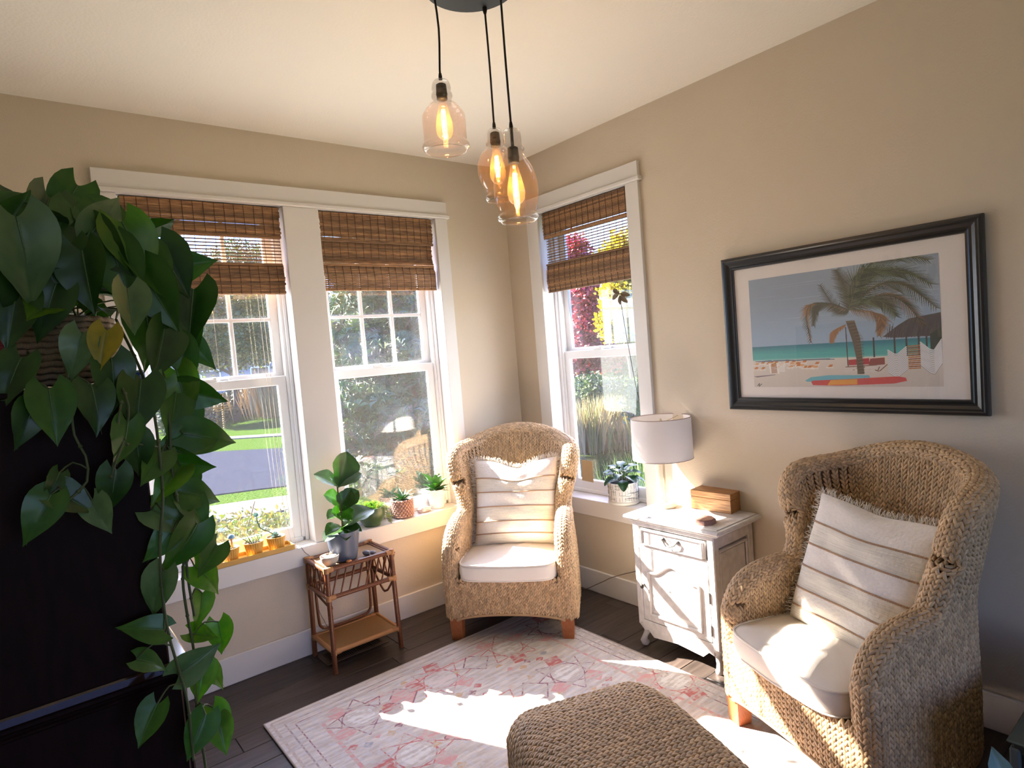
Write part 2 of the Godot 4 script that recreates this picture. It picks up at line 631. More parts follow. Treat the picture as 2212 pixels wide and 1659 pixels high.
# ------------------------------------------------------------------ woven blinds
func blind(right_wall: bool, x0: float, x1: float, ybot: float, see: Array, holes: bool, label: String) -> void:
	var o := thing("woven_wood_blind", label, "blind", Vector3.ZERO, 0.0, "woven wood roman blinds in the windows")
	o.transform = frame_at(right_wall)
	var xa := x0 + 0.014
	var xb := x1 - 0.012
	var b := MB.new()
	b.box(Vector3((xa + xb) / 2, 2.352, -0.032), Vector3(xb - xa, 0.034, 0.03), 0.003)
	put("headrail", b, M.slat_0, o)
	var y := 2.366
	var k := 0
	var slat := func(yc: float, h: float, z: float, th: float, x_from := xa, x_to := xb):
		var m := MB.new()
		var e1 := rr(-0.003, 0.003)
		var e2 := rr(-0.003, 0.003)
		m.box(Vector3((x_from + x_to + e1 + e2) / 2, yc, z), Vector3(x_to - x_from + e2 - e1, h, th), th * 0.3, Basis(Vector3.BACK, rr(-0.0012, 0.0012)))
		put("slat", m, M["slat_%d" % rng.randi_range(0, 5)], o)
	# front valance
	while y > 2.218:
		var thin := rng.randf() < 0.16
		slat.call(y - 0.0055, 0.0086 if thin else 0.0118, -0.012 + (0.0012 if k % 2 == 0 else -0.0012), 0.0032)
		y -= 0.0105
		k += 1
	slat.call(y + 0.002, 0.012, -0.0135, 0.008)
	# shade behind the valance: thin open reeds, or close slats
	y = 2.21
	if see.size():
		while y > see[1] + 0.006:
			slat.call(y, 0.0062, -0.034, 0.003)
			y -= 0.0165
		if see.size() > 2:
			pass
	else:
		while y > 2.085:
			slat.call(y, 0.0116, -0.034 + (0.0012 if k % 2 == 0 else -0.0012) + 0.012 * smooth(2.12, 2.085, y), 0.0032)
			y -= 0.0105
			k += 1
	# folded stack at the bottom
	y = (see[1] if see.size() else 2.08)
	var top := y
	slat.call(y, 0.013, -0.02, 0.009)
	while y > ybot + 0.008:
		var t := (top - y) / (top - ybot)
		var bulge := 0.010 * sin(PI * clampf(t, 0, 1))
		if holes and t > 0.25:
			slat.call(y - 0.006, 0.0090, -0.024 + bulge, 0.0035)
		else:
			slat.call(y - 0.006, 0.0116, -0.024 + bulge + (0.0012 if k % 2 == 0 else -0.0012), 0.0032)
		if not holes:
			if k % 2 == 0: slat.call(y - 0.009, 0.012, -0.044, 0.003)
		y -= 0.0105
		k += 1
	slat.call(ybot + 0.004, 0.011, -0.024, 0.012)
	# the stitched warp threads
	b = MB.new()
	var xt := xa + 0.02
	while xt < xb:
		var j := rr(-0.002, 0.002)
		b.tube([Vector3(xt + j, 2.366, -0.0085), Vector3(xt, 2.22, -0.0085)], 0.0013, 5, false)
		b.tube([Vector3(xt + j, 2.22, -0.031), Vector3(xt - j, top, -0.031)], 0.0011, 5, false)
		b.tube([Vector3(xt - j, top, -0.019), Vector3(xt - j, (top + ybot) / 2, -0.0105), Vector3(xt, ybot, -0.018)], 0.0013, 5, false)
		if holes:
			for e in [0.008, 0.0165, 0.025, 0.0335, 0.042]:
				b.tube([Vector3(xt + e, top - 0.03, -0.026), Vector3(xt + e, ybot, -0.028)], 0.0032, 4, false)
		xt += 0.047
	put("thread", b, M.blind_thread, o).set_meta("kind", "stuff")

func blinds() -> void:
	for k in 6:
		var d := [0.86, 1.0, 1.12, 0.94, 1.06, 0.78][k] as float
		var m := mat("slat_%d" % k, Color.WHITE, 0.6)
		grained(m, Color8(int(100 * d), int(70 * d), int(45 * d)), Color8(int(178 * d), int(134 * d), int(92 * d)), Vector3(1.2, 14, 14), 0.03, true, 0.0, 256, 31 + k)
	mat("blind_thread", Color8(72, 48, 32), 0.8)
	blind(false, -2.2417, -1.5026, 1.921, [2.21, 2.072], false, "woven wood blind with open reeds in the left window, behind the trailing plant")
	blind(false, -1.3123, -0.5728, 1.936, [], true, "close-woven wood blind with pinholes in its hem, in the middle window")
	blind(true, 0.3328, 1.0529, 1.871, [2.21, 2.045], false, "woven wood blind with open reeds in the narrow window near the lamp")

# ------------------------------------------------------------------ outside the windows
const G := -0.6

func flat_poly(pts: Array, y: float, thick := 0.04) -> MB:
	var b := MB.new()
	b.prism(pts, Vector3(0, y - thick, 0), Vector3.RIGHT, Vector3.BACK, Vector3.UP, thick)
	return b

func leaf_cluster(n: int, size: float, spread: float, long := 1.7, seed_at := 3) -> ArrayMesh:
	# a few small folded leaves, one mesh
	var r := RandomNumberGenerator.new()
	r.seed = seed_at
	var b := MB.new()
	for i in n:
		var at := Vector3(r.randf_range(-1, 1), r.randf_range(-1, 1), r.randf_range(-1, 1)) * spread
		var bs := Basis.from_euler(Vector3(r.randf_range(-1.2, 1.2), r.randf_range(0, TAU), r.randf_range(-1.2, 1.2)))
		var s := size * r.randf_range(0.7, 1.25)
		var a := b.p(at)
		var tip := b.p(at + bs * Vector3(0, s * long, 0.1 * s))
		var l := b.p(at + bs * Vector3(-0.5 * s, s * 0.7 * long * 0.7, 0.16 * s))
		var q := b.p(at + bs * Vector3(0.5 * s, s * 0.7 * long * 0.7, 0.16 * s))
		b.tri(a, tip, l)
		b.tri(a, q, tip)
	return b.mesh()

func foliage(called: String, parent: Node, blobs: Array, count: int, mesh: Mesh, m: Material, cols: Array, s0 := 0.8, s1 := 1.3, droop := 0.0) -> void:
	# blobs: [centre, radii]; leaves gather towards each blob's skin
	var xs := []
	var cs := []
	var vol := 0.0
	for q in blobs: vol += pow(q[1].x * q[1].y * q[1].z, 0.67)
	for q in blobs:
		var n := int(count * pow(q[1].x * q[1].y * q[1].z, 0.67) / vol)
		for i in n:
			var d := Vector3(rng.randfn(), rng.randfn(), rng.randfn()).normalized()
			var rad := pow(rng.randf(), 0.42) * (0.86 + 0.16 * sin(d.x * 7.0 + q[0].x * 3.0) * sin(d.y * 6.0 + q[0].z) + rr(-0.05, 0.07))
			var at: Vector3 = q[0] + d * q[1] * rad
			var bs := Basis.from_euler(Vector3(rr(-1.0, 1.0) + droop * d.z, rr(0, TAU), rr(-1.0, 1.0) - droop * d.x))
			xs.append(Transform3D(bs.scaled(Vector3.ONE * rr(s0, s1)), at))
			var c: Color = cols[rng.randi_range(0, cols.size() - 1)]
			var k := rr(0.75, 1.2) * 0.62
			cs.append(Color(c.r * k, c.g * k, c.b * k))
	many(called, mesh, m, xs, cs, parent)

func leafy(called: String, back: Color, rough := 0.6) -> StandardMaterial3D:
	var m := mat(called, Color.WHITE, rough)
	m.vertex_color_use_as_albedo = true
	m.backlight_enabled = true
	m.backlight = back
	return m

func limb(b: MB, from: Vector3, to: Vector3, r0: float, r1: float) -> void:
	var mid := (from + to) * 0.5 + Vector3(rr(-1, 1), 0, rr(-1, 1)) * from.distance_to(to) * 0.05
	var pts := curve([from, mid, to], from.distance_to(to) / 6.0)
	var rs := []
	for i in pts.size(): rs.append(lerpf(r0, r1, float(i) / (pts.size() - 1)))
	b.tube(pts, rs, 7)

func broad_tree(called: String, label: String, at: Vector3, h: float, crown: Array, count: int, mesh: Mesh, m: Material, cols: Array, bark: Material, trunk_r: float, group := "") -> void:
	var t := thing(called, label, "tree", at, 0.0, group)
	var b := MB.new()
	limb(b, Vector3.ZERO, Vector3(0, h, 0), trunk_r, trunk_r * 0.7)
	for q in crown:
		limb(b, Vector3(0, h * 0.92, 0), q[0] * Vector3(0.9, 1, 0.9), trunk_r * 0.45, trunk_r * 0.12)
	put("trunk", b, bark, t)
	foliage("crown", t, crown, count, mesh, m, cols)

func outside() -> void:
	var grass := mat("lawn", Color.WHITE, 0.95)
	grained(grass, lin(0.020, 0.042, 0.006), lin(0.046, 0.078, 0.013), Vector3(1.1, 1.1, 1.1), 0.05, true, 3.0, 256, 51)
	var asph := mat("asphalt", Color.WHITE, 0.9)
	grained(asph, lin(0.016, 0.018, 0.027), lin(0.024, 0.027, 0.038), Vector3(0.8, 0.8, 0.8), 0.06, true, 0.0, 256, 52)
	var conc := mat("concrete", Color.WHITE, 0.9)
	grained(conc, lin(0.075, 0.072, 0.068), lin(0.10, 0.097, 0.09), Vector3(0.9, 0.9, 0.9), 0.04, true, 0.0, 256, 53)
	for g in [grass, asph, conc]: g.metallic_specular = 0.0
	var mulch := mat("mulch", lin(0.06, 0.04, 0.03), 1.0)
	# the ground, with road and paths lying on it
	var b := flat_poly([Vector2(-60, -90), Vector2(90, -90), Vector2(90, 40), Vector2(-60, 40)], G, 0.3)
	tag(struct("ground", b, grass), "green lawn outside the windows", "lawn")
	b = flat_poly([Vector2(-20, -17.0), Vector2(-2, -9.3), Vector2(0.54, -8.15), Vector2(3.2, -7.2), Vector2(16, -2.6), Vector2(24, 0.6), Vector2(24, 5.0), Vector2(18, 0.2), Vector2(6.0, -9.4), Vector2(2.69, -13.2), Vector2(0.95, -15.2), Vector2(-3, -19.5), Vector2(-20, -34)], G + 0.02)
	# the road bends away behind the evergreen; only its left half shows
	b = flat_poly([Vector2(-22, -16.6), Vector2(-2, -9.2), Vector2(0.54, -8.15), Vector2(1.6, -7.6), Vector2(2.6, -8.2), Vector2(4.4, -11.6), Vector2(2.69, -13.3), Vector2(0.95, -15.3), Vector2(-3, -19.5), Vector2(-22, -36)], G + 0.02)
	struct("road", b, asph)
	b = flat_poly([Vector2(-9, -10.4), Vector2(0.21, -7.25), Vector2(1.4, -6.7), Vector2(1.3, -5.75), Vector2(0.0, -6.1), Vector2(-9, -9.0)], G + 0.03)
	struct("path", b, conc)
	b = flat_poly([Vector2(-3.5, -24.6), Vector2(2.4, -17.6), Vector2(5.5, -14.2), Vector2(5.9, -14.6), Vector2(2.75, -18.2), Vector2(-3.2, -25.2)], G + 0.03)
	struct("path", b, conc)
	var bark := mat("bark", Color.WHITE, 0.95)
	grained(bark, lin(0.05, 0.038, 0.03), lin(0.14, 0.11, 0.09), Vector3(9, 2, 9), 0.05, false, 2.0, 256, 54)
	var leaf_a := leaf_cluster(7, 0.10, 0.20, 1.5, 7)
	var lm := leafy("tree_leaves", Color(0.62, 0.70, 0.25))
	var greens := [Color(0.13, 0.19, 0.035), Color(0.20, 0.25, 0.04), Color(0.34, 0.34, 0.05), Color(0.10, 0.16, 0.04)]
	# street tree across the road, seen through the left window
	broad_tree("street_tree", "yellow-green tree across the road, seen through the left window", Vector3(4.75, G, -25.2), 2.2,
		[[Vector3(-0.4, 3.6, 0), Vector3(2.3, 1.6, 2.0)], [Vector3(-1.9, 3.0, 0.4), Vector3(1.5, 1.1, 1.4)], [Vector3(0.9, 4.9, 0), Vector3(1.7, 1.2, 1.5)], [Vector3(1.6, 3.1, 0.5), Vector3(1.5, 1.0, 1.3)], [Vector3(-1.1, 5.2, 0), Vector3(1.3, 1.0, 1.3)]],
		5200, leaf_a, lm, greens, bark, 0.17)
	broad_tree("street_tree", "taller green tree behind the yellow-green street tree, in the left window", Vector3(9.6, G, -32.0), 3.4,
		[[Vector3(0, 6.0, 0), Vector3(3.0, 2.6, 2.6)], [Vector3(-2.0, 7.6, 0), Vector3(2.4, 1.6, 2)], [Vector3(2, 4.6, 0), Vector3(2.4, 1.6, 2)]],
		4200, leaf_a, lm, [Color(0.05, 0.09, 0.025), Color(0.07, 0.12, 0.02)], bark, 0.2)
	# dark hedge and tawny grass on the far side
	var hedge_m := leafy("hedge_leaves", Color(0.20, 0.28, 0.10))
	var t := thing("hedge", "long dark hedge on the far side of the road, in the left window", "hedge", Vector3(4.6, G, -26.4), 0.9)
	b = MB.new()
	for k in 11: b.tube([Vector3(-5 + k, 0, 0), Vector3(-5 + k, 0.7, 0.1)], 0.03, 5)
	put("stem", b, bark, t).set_meta("kind", "stuff")
	foliage("foliage", t, [[Vector3(-3.6, 0.5, 0), Vector3(2.0, 0.75, 0.8)], [Vector3(-1.0, 0.45, 0), Vector3(1.8, 0.6, 0.8)], [Vector3(1.6, 0.5, 0), Vector3(1.9, 0.8, 0.8)], [Vector3(4.4, 0.6, 0), Vector3(2.0, 1.0, 0.8)]], 3000, leaf_a, hedge_m, [Color(0.03, 0.04, 0.02), Color(0.045, 0.055, 0.02), Color(0.06, 0.05, 0.03)])
	var blade := MB.new()
	blade.use_col = false
	for k in 7:
		var a := k * 0.9
		var tipv := Vector3(cos(a) * 0.16, 1.0 - 0.08 * (k % 3), sin(a) * 0.16)
		var m0 := Vector3(cos(a) * 0.05, 0.5, sin(a) * 0.05)
		var sd := Vector3(-sin(a), 0, cos(a)) * 0.011
		var i0 := blade.p(-sd)
		var i1 := blade.p(sd)
		var i2 := blade.p(m0 - sd)
		var i3 := blade.p(m0 + sd)
		var i4 := blade.p(tipv)
		blade.quad(i0, i1, i3, i2)
		blade.tri(i2, i3, i4)
	var blades := blade.mesh()
	var straw := leafy("grass_blades", Color(0.5, 0.42, 0.22))
	var tuft := func(called: String, label: String, at: Vector3, n: int, rad: float, hgt: float, cols: Array):
		var g := thing(called, label, "ornamental grass", at)
		var xs := []
		var cs := []
		for i in n:
			var d := Vector3(rng.randfn() * 0.45, 0, rng.randfn() * 0.45) * rad
			var lean := d.normalized() * rr(0.0, 0.28)
			xs.append(Transform3D(look(Vector3(lean.x, 1, lean.z), Vector3(rr(-1, 1), 0, rr(-1, 1))).scaled_local(Vector3(1, hgt * rr(0.6, 1.1), 1)), d))
			cs.append(cols[rng.randi_range(0, cols.size() - 1)])
		many("blades", blades, straw, xs, cs, g)
	tuft.call("ornamental_grass", "tawny clump of tall grass beside the dark hedge, in the left window", Vector3(6.4, G, -24.6), 420, 1.3, 2.1, [Color(0.42, 0.27, 0.10), Color(0.5, 0.35, 0.16), Color(0.3, 0.2, 0.08)])
	# yellow-green bush right under the left window
	var bush_m := leafy("bush_leaves", Color(0.66, 0.70, 0.22))
	var small_leaf := leaf_cluster(6, 0.022, 0.05, 1.8, 9)
	var yg := [Color(0.14, 0.17, 0.03), Color(0.20, 0.20, 0.03), Color(0.09, 0.13, 0.03), Color(0.28, 0.21, 0.04)]
	t = thing("shrub", "yellow-green bush close outside the left window, behind the little yellow pots", "shrub", Vector3(-1.3, G, -1.9))
	b = MB.new()
	for k in 9: limb(b, Vector3(rr(-0.2, 0.2), 0, rr(-0.2, 0.2)), Vector3(rr(-0.7, 0.5), rr(0.7, 1.1), rr(-0.4, 0.4)), 0.014, 0.004)
	put("stem", b, bark, t)
	foliage("foliage", t, [[Vector3(-0.45, 0.72, 0), Vector3(0.55, 0.46, 0.5)], [Vector3(0.12, 0.62, -0.1), Vector3(0.42, 0.38, 0.45)], [Vector3(-0.1, 0.4, 0.3), Vector3(0.6, 0.4, 0.4)], [Vector3(-0.9, 0.8, -0.2), Vector3(0.4, 0.45, 0.45)]], 4200, small_leaf, bush_m, yg)
	# the large evergreen that fills the middle window
	var spray := MB.new()
	for k in 9:
		var a := -1.1 + k * 0.275
		var q0 := Vector3(sin(a) * 0.02, 0.02, 0)
		var q1 := Vector3(sin(a) * 0.16, cos(a) * 0.15 - 0.02, 0.03 * sin(k * 2.0))
		var q2 := Vector3(sin(a) * 0.27, cos(a) * 0.2 - 0.1, 0.05 * cos(k * 1.7))
		var sd := Vector3(cos(a), -sin(a), 0.3).normalized() * 0.016
		var i0 := spray.p(q0)
		var i1 := spray.p(q1 - sd)
		var i2 := spray.p(q1 + sd)
		var i3 := spray.p(q2)
		spray.tri(i0, i2, i1)
		spray.tri(i1, i2, i3)
	var sprays := spray.mesh()
	var ever := leafy("evergreen_needles", Color(0.34, 0.42, 0.16))
	t = thing("evergreen_tree", "large feathery evergreen filling the view of the middle window", "tree", Vector3(2.9, G, -6.9))
	b = MB.new()
	limb(b, Vector3.ZERO, Vector3(0.1, 7.0, 0), 0.17, 0.08)
	put("trunk", b, mat("redwood_bark", lin(0.16, 0.075, 0.045), 0.95), t)
	var bl := []
	for k in 46:
		var y := 0.25 + k * 0.14
		var rad := 2.0 * (1.0 - y / 9.5)
		var a := k * 2.4
		var d := Vector3(cos(a), 0, sin(a))
		bl.append([Vector3(0, y, 0) + d * rad * 0.62, Vector3(rad * 0.55, 0.30, rad * 0.55)])
		b = MB.new()
		limb(b, Vector3(0, y + 0.1, 0), Vector3(0, y - 0.05, 0) + d * rad, 0.035, 0.008)
		put("branch", b, bark, t)
	foliage("foliage", t, bl, 15000, sprays, ever, [Color(0.10, 0.17, 0.08), Color(0.15, 0.22, 0.10), Color(0.21, 0.26, 0.09), Color(0.20, 0.15, 0.09), Color(0.11, 0.20, 0.11)], 0.75, 1.35)
	# beds and trees beyond the narrow window
	var red := leafy("maple_leaves", Color(0.75, 0.25, 0.25))
	broad_tree("maple_tree", "crimson autumn maple seen through the narrow window", Vector3(13.8, G, -12.9), 1.15,
		[[Vector3(0.2, 2.5, 0), Vector3(1.0, 0.95, 0.9)], [Vector3(0.12, 3.9, 0), Vector3(0.85, 1.0, 0.8)], [Vector3(-0.1, 5.2, 0), Vector3(0.65, 0.9, 0.6)], [Vector3(0.6, 1.45, 0.4), Vector3(0.85, 0.5, 0.7)], [Vector3(-0.45, 1.7, 0), Vector3(0.6, 0.65, 0.6)]],
		2300, leaf_a, red, [Color(0.55, 0.07, 0.10), Color(0.72, 0.15, 0.19), Color(0.42, 0.06, 0.06), Color(0.8, 0.28, 0.28)], bark, 0.13)
	var gold := leafy("golden_leaves", Color(0.9, 0.82, 0.2))
	broad_tree("golden_tree", "bright yellow autumn tree to the right of the crimson maple", Vector3(12.9, G, -10.0), 1.6,
		[[Vector3(0.0, 3.3, 0), Vector3(0.85, 0.9, 0.8)], [Vector3(0.15, 4.6, 0), Vector3(0.9, 0.9, 0.8)], [Vector3(0.75, 3.9, 0.5), Vector3(0.9, 1.2, 0.8)], [Vector3(0.3, 2.35, 0.15), Vector3(0.75, 0.6, 0.6)], [Vector3(-0.35, 2.6, -0.2), Vector3(0.45, 0.5, 0.5)]],
		2600, leaf_a, gold, [Color(0.72, 0.6, 0.06), Color(0.85, 0.75, 0.10), Color(0.5, 0.48, 0.06), Color(0.9, 0.85, 0.2)], bark, 0.11)
	# a grey-roofed house far behind the trees, and dark conifers
	t = thing("house", "grey-roofed house far behind the maple and the yellow tree", "house", Vector3(36.0, G, -30.5), -0.8)
	b = MB.new()
	b.box(Vector3(0, 1.3, 0), Vector3(9, 2.6, 7))
	put("wall", b, mat("house_siding", lin(0.20, 0.22, 0.24), 0.8), t)
	b = MB.new()
	b.prism([Vector2(-5.2, 2.5), Vector2(5.2, 2.5), Vector2(0, 6.0)], Vector3(0, 0, -4), Vector3.RIGHT, Vector3.UP, Vector3.BACK, 8.0)
	put("roof", b, mat("roof_shingle", lin(0.24, 0.25, 0.28), 0.9), t)
	for x in [-2.6, 0.2, 2.8]:
		b = MB.new()
		b.box(Vector3(x, 1.4, 3.52), Vector3(1.2, 1.5, 0.08))
		var wf := put("window", b, M.vinyl_white, t)
		b = MB.new()
		b.box(Vector3(x, 1.4, 3.57), Vector3(1.02, 1.3, 0.02))
		put("pane", b, mat("far_glass", lin(0.04, 0.05, 0.07), 0.1), wf)
	t = thing("house", "grey house far across the road behind the street tree", "house", Vector3(14.5, G, -50.0), -0.3)
	b = MB.new()
	b.box(Vector3(0, 1.6, 0), Vector3(13, 3.2, 7))
	put("wall", b, M.house_siding, t)
	b = MB.new()
	b.prism([Vector2(-7.2, 3.1), Vector2(7.2, 3.1), Vector2(4.5, 5.6), Vector2(-4.5, 5.6)], Vector3(0, 0, -4), Vector3.RIGHT, Vector3.UP, Vector3.BACK, 8.0)
	put("roof", b, M.roof_shingle, t)
	for x in [-4.5, -1.0, 3.0]:
		b = MB.new()
		b.box(Vector3(x, 1.7, 3.52), Vector3(1.4, 1.3, 0.08))
		var wf2 := put("window", b, M.vinyl_white, t)
		b = MB.new()
		b.box(Vector3(x, 1.7, 3.57), Vector3(1.2, 1.1, 0.02))
		put("pane", b, M.far_glass, wf2)
	t = thing("conifer_hedge", "dark rounded conifers to the right of the maple trunk", "hedge", Vector3(17.3, G, -14.0))
	for k in 3:
		b = MB.new()
		limb(b, Vector3(k * 1.4 - 1.4, 0, k * 0.9), Vector3(k * 1.4 - 1.4, 1.6, k * 0.9), 0.08, 0.03)
		put("trunk", b, bark, t)
	foliage("foliage", t, [[Vector3(-1.4, 1.2, 0), Vector3(1.2, 1.4, 1.1)], [Vector3(0.3, 1.5, 0.9), Vector3(1.4, 1.7, 1.2)], [Vector3(2.0, 1.3, 2.0), Vector3(1.3, 1.5, 1.2)]], 3000, leaf_a, hedge_m, [Color(0.02, 0.03, 0.025), Color(0.03, 0.04, 0.03)])
	# planting bed close by
	var bed_m := leafy("bed_leaves", Color(0.36, 0.48, 0.14))
	var mid_leaf := leaf_cluster(6, 0.045, 0.09, 2.2, 12)
	var bed := [Color(0.07, 0.13, 0.025), Color(0.10, 0.17, 0.03), Color(0.05, 0.10, 0.03)]
	t = thing("shrub", "leafy green shrub beyond the lawn, left half of the narrow window", "shrub", Vector3(7.2, G, -6.9))
	b = MB.new()
	for k in 12: limb(b, Vector3(rr(-0.3, 0.3), 0, rr(-0.3, 0.3)), Vector3(rr(-1.2, 1.2), rr(0.7, 1.2), rr(-0.7, 0.7)), 0.03, 0.006)
	put("stem", b, bark, t)
	foliage("foliage", t, [[Vector3(-0.6, 0.7, -0.3), Vector3(0.9, 0.65, 0.7)], [Vector3(0.5, 0.75, 0.3), Vector3(0.9, 0.7, 0.7)], [Vector3(1.5, 0.7, 1.0), Vector3(0.8, 0.6, 0.7)]], 3600, mid_leaf, bed_m, bed)
	t = thing("shrub", "pale silvery-green flowering shrub on the right side of the narrow window", "shrub", Vector3(5.35, G, -2.75))
	b = MB.new()
	for k in 14: limb(b, Vector3(rr(-0.15, 0.15), 0, rr(-0.15, 0.15)), Vector3(rr(-0.7, 0.7), rr(1.0, 1.6), rr(-0.6, 0.6)), 0.015, 0.004)
	put("stem", b, bark, t)
	foliage("foliage", t, [[Vector3(0, 0.85, 0), Vector3(0.62, 0.62, 0.6)], [Vector3(0.35, 1.15, 0.2), Vector3(0.4, 0.4, 0.4)], [Vector3(-0.35, 1.05, -0.25), Vector3(0.35, 0.42, 0.35)]], 2600, leaf_cluster(6, 0.032, 0.07, 2.4, 15), leafy("silver_leaves", Color(0.5, 0.6, 0.35)), [Color(0.17, 0.24, 0.11), Color(0.24, 0.30, 0.17), Color(0.12, 0.20, 0.06), Color(0.32, 0.36, 0.26)])
	tuft.call("ornamental_grass", "left clump of tan ornamental grass at the lawn edge, narrow window", Vector3(6.1, G, -5.35), 330, 0.55, 1.05, [Color(0.36, 0.29, 0.15), Color(0.28, 0.24, 0.10), Color(0.14, 0.18, 0.05)])
	tuft.call("ornamental_grass", "middle clump of tan ornamental grass at the lawn edge, narrow window", Vector3(6.75, G, -4.95), 330, 0.55, 1.0, [Color(0.34, 0.27, 0.14), Color(0.25, 0.22, 0.10), Color(0.12, 0.17, 0.05)])
	tuft.call("ornamental_grass", "right clump of tan ornamental grass below the silvery shrub, narrow window", Vector3(6.9, G, -4.2), 300, 0.5, 0.95, [Color(0.34, 0.28, 0.15), Color(0.26, 0.22, 0.10), Color(0.12, 0.17, 0.05)])
	tuft.call("ornamental_grass", "fresh green grass tuft just outside the narrow window, behind the potted plant", Vector3(2.6, G, -0.55), 420, 0.75, 0.95, [Color(0.10, 0.19, 0.035), Color(0.14, 0.23, 0.05), Color(0.08, 0.14, 0.03)])

# ------------------------------------------------------------------ seagrass furniture
const TW := 0.086      # thickness of the woven shell

var half_path := [Vector2(-0.312, -0.05), Vector2(-0.309, -0.2), Vector2(-0.30, -0.36), Vector2(-0.268, -0.48), Vector2(-0.195, -0.556), Vector2(-0.1, -0.588), Vector2(0, -0.596)]
var path_pts: Array = []
var path_len: Array = []
var half_len := 0.0
var top_tab := [Vector2(0.0, 0.495), Vector2(0.035, 0.565), (Vector2(0.1, 0.612)), Vector2(0.2, 0.634), Vector2(0.27, 0.643), Vector2(0.305, 0.675), Vector2(0.335, 0.77), Vector2(0.365, 0.88), Vector2(0.395, 0.955), Vector2(0.43, 0.985), Vector2(0.52, 1.008), Vector2(0.62, 1.045), Vector2(0.70, 1.066), Vector2(0.76, 1.072)]
var wide_tab := [Vector2(0.1, 1.0), Vector2(0.4, 1.0), Vector2(0.58, 0.95), Vector2(0.66, 0.955), Vector2(0.8, 1.10), Vector2(0.92, 1.22), Vector2(1.0, 1.25), Vector2(1.08, 1.25)]

func init_path() -> void:
	var ps := []
	for q in half_path: ps.append(Vector3(q.x, 0, q.y))
	path_pts = curve(ps, 0.01)
	path_len = [0.0]
	for i in range(1, path_pts.size()):
		path_len.append(path_len[i - 1] + path_pts[i].distance_to(path_pts[i - 1]))
	half_len = path_len[path_len.size() - 1]

func path_at(l: float) -> Vector3:
	# l from 0 at the left arm's front to 2 * half_len at the right arm's front
	var mirror := l > half_len
	var s := 2.0 * half_len - l if mirror else l
	var q := Vector3.ZERO
	if s <= 0.0:
		q = path_pts[0] + Vector3(0, 0, -s)
	else:
		var i := 0
		while i < path_len.size() - 2 and path_len[i + 1] < s: i += 1
		q = (path_pts[i] as Vector3).lerp(path_pts[i + 1], (s - path_len[i]) / (path_len[i + 1] - path_len[i]))
	return Vector3(-q.x, q.y, q.z) if mirror else q

func shell_top(l: float) -> float:
	return lut(top_tab, minf(l, 2.0 * half_len - l) * 0.76 / half_len)

func shell_at(l: float, y: float) -> Vector3:
	var s := minf(l, 2.0 * half_len - l)
	var q := path_at(l)
	var w := smooth(0.18, 0.36, s)
	q.x *= lerpf(lerpf(1.0, 0.97, smooth(0.3, 0.62, y)), lut(wide_tab, y), w)
	q.z -= 0.15 * maxf(0.0, y - 0.42) * smooth(0.28, 0.62, s)
	q.z += 0.05 * smooth(0.68, 0.92, y) * smooth(0.26, 0.34, s) * (1.0 - smooth(0.40, 0.56, s))
	q.y = y
	return q

func shell_n(l: float, y: float) -> Vector3:
	# outward, horizontal
	var d := shell_at(l + 0.006, y) - shell_at(l - 0.006, y)
	return Vector3(d.z, 0, -d.x).normalized() * -1.0 if Vector3(d.z, 0, -d.x).dot(shell_at(l, y) - Vector3(0, y, -0.1)) < 0.0 else Vector3(d.z, 0, -d.x).normalized()

func shell_rim(l: float, phi: float, off := 0.0) -> Array:
	# rim circle: [position, normal]; phi 0 = outer side, PI = inner side
	var e := 0.008
	var c := shell_at(l, shell_top(l) - TW / 2)
	var t := (shell_at(l + e, shell_top(l + e) - TW / 2) - shell_at(l - e, shell_top(l - e) - TW / 2)).normalized()
	var n := shell_n(l, shell_top(l) - TW / 2)
	n = (n - t * n.dot(t)).normalized()
	var u := n.cross(t).normalized()
	if u.y < 0.0: u = -u
	var nn := (n * cos(phi) + u * sin(phi)).normalized()
	return [c + nn * (TW / 2 + off), nn, t]

func shell_bot(l: float) -> float:
	var s := minf(l, 2.0 * half_len - l) / half_len
	return 0.115 + 0.022 * sin(PI * clampf(s * 2.0, 0, 1)) + 0.02 * sin(PI * clampf(s * 2.0 - 1.0, 0, 1))

func strand_mesh(len := 0.031, r := 0.0066) -> ArrayMesh:
	var b := MB.new()
	var pts := []
	var rs := []
	for i in 6:
		var t := i / 5.0
		pts.append(Vector3(sin(t * PI) * 0.0016, (t - 0.5) * len, -0.0034 + 0.0052 * sin(t * PI)))
		rs.append(r * lerpf(0.42, 1.0, pow(sin(PI * (0.06 + 0.88 * t)), 0.8)))
	b.tube(pts, rs, 6, true, 0.86)
	return b.mesh()

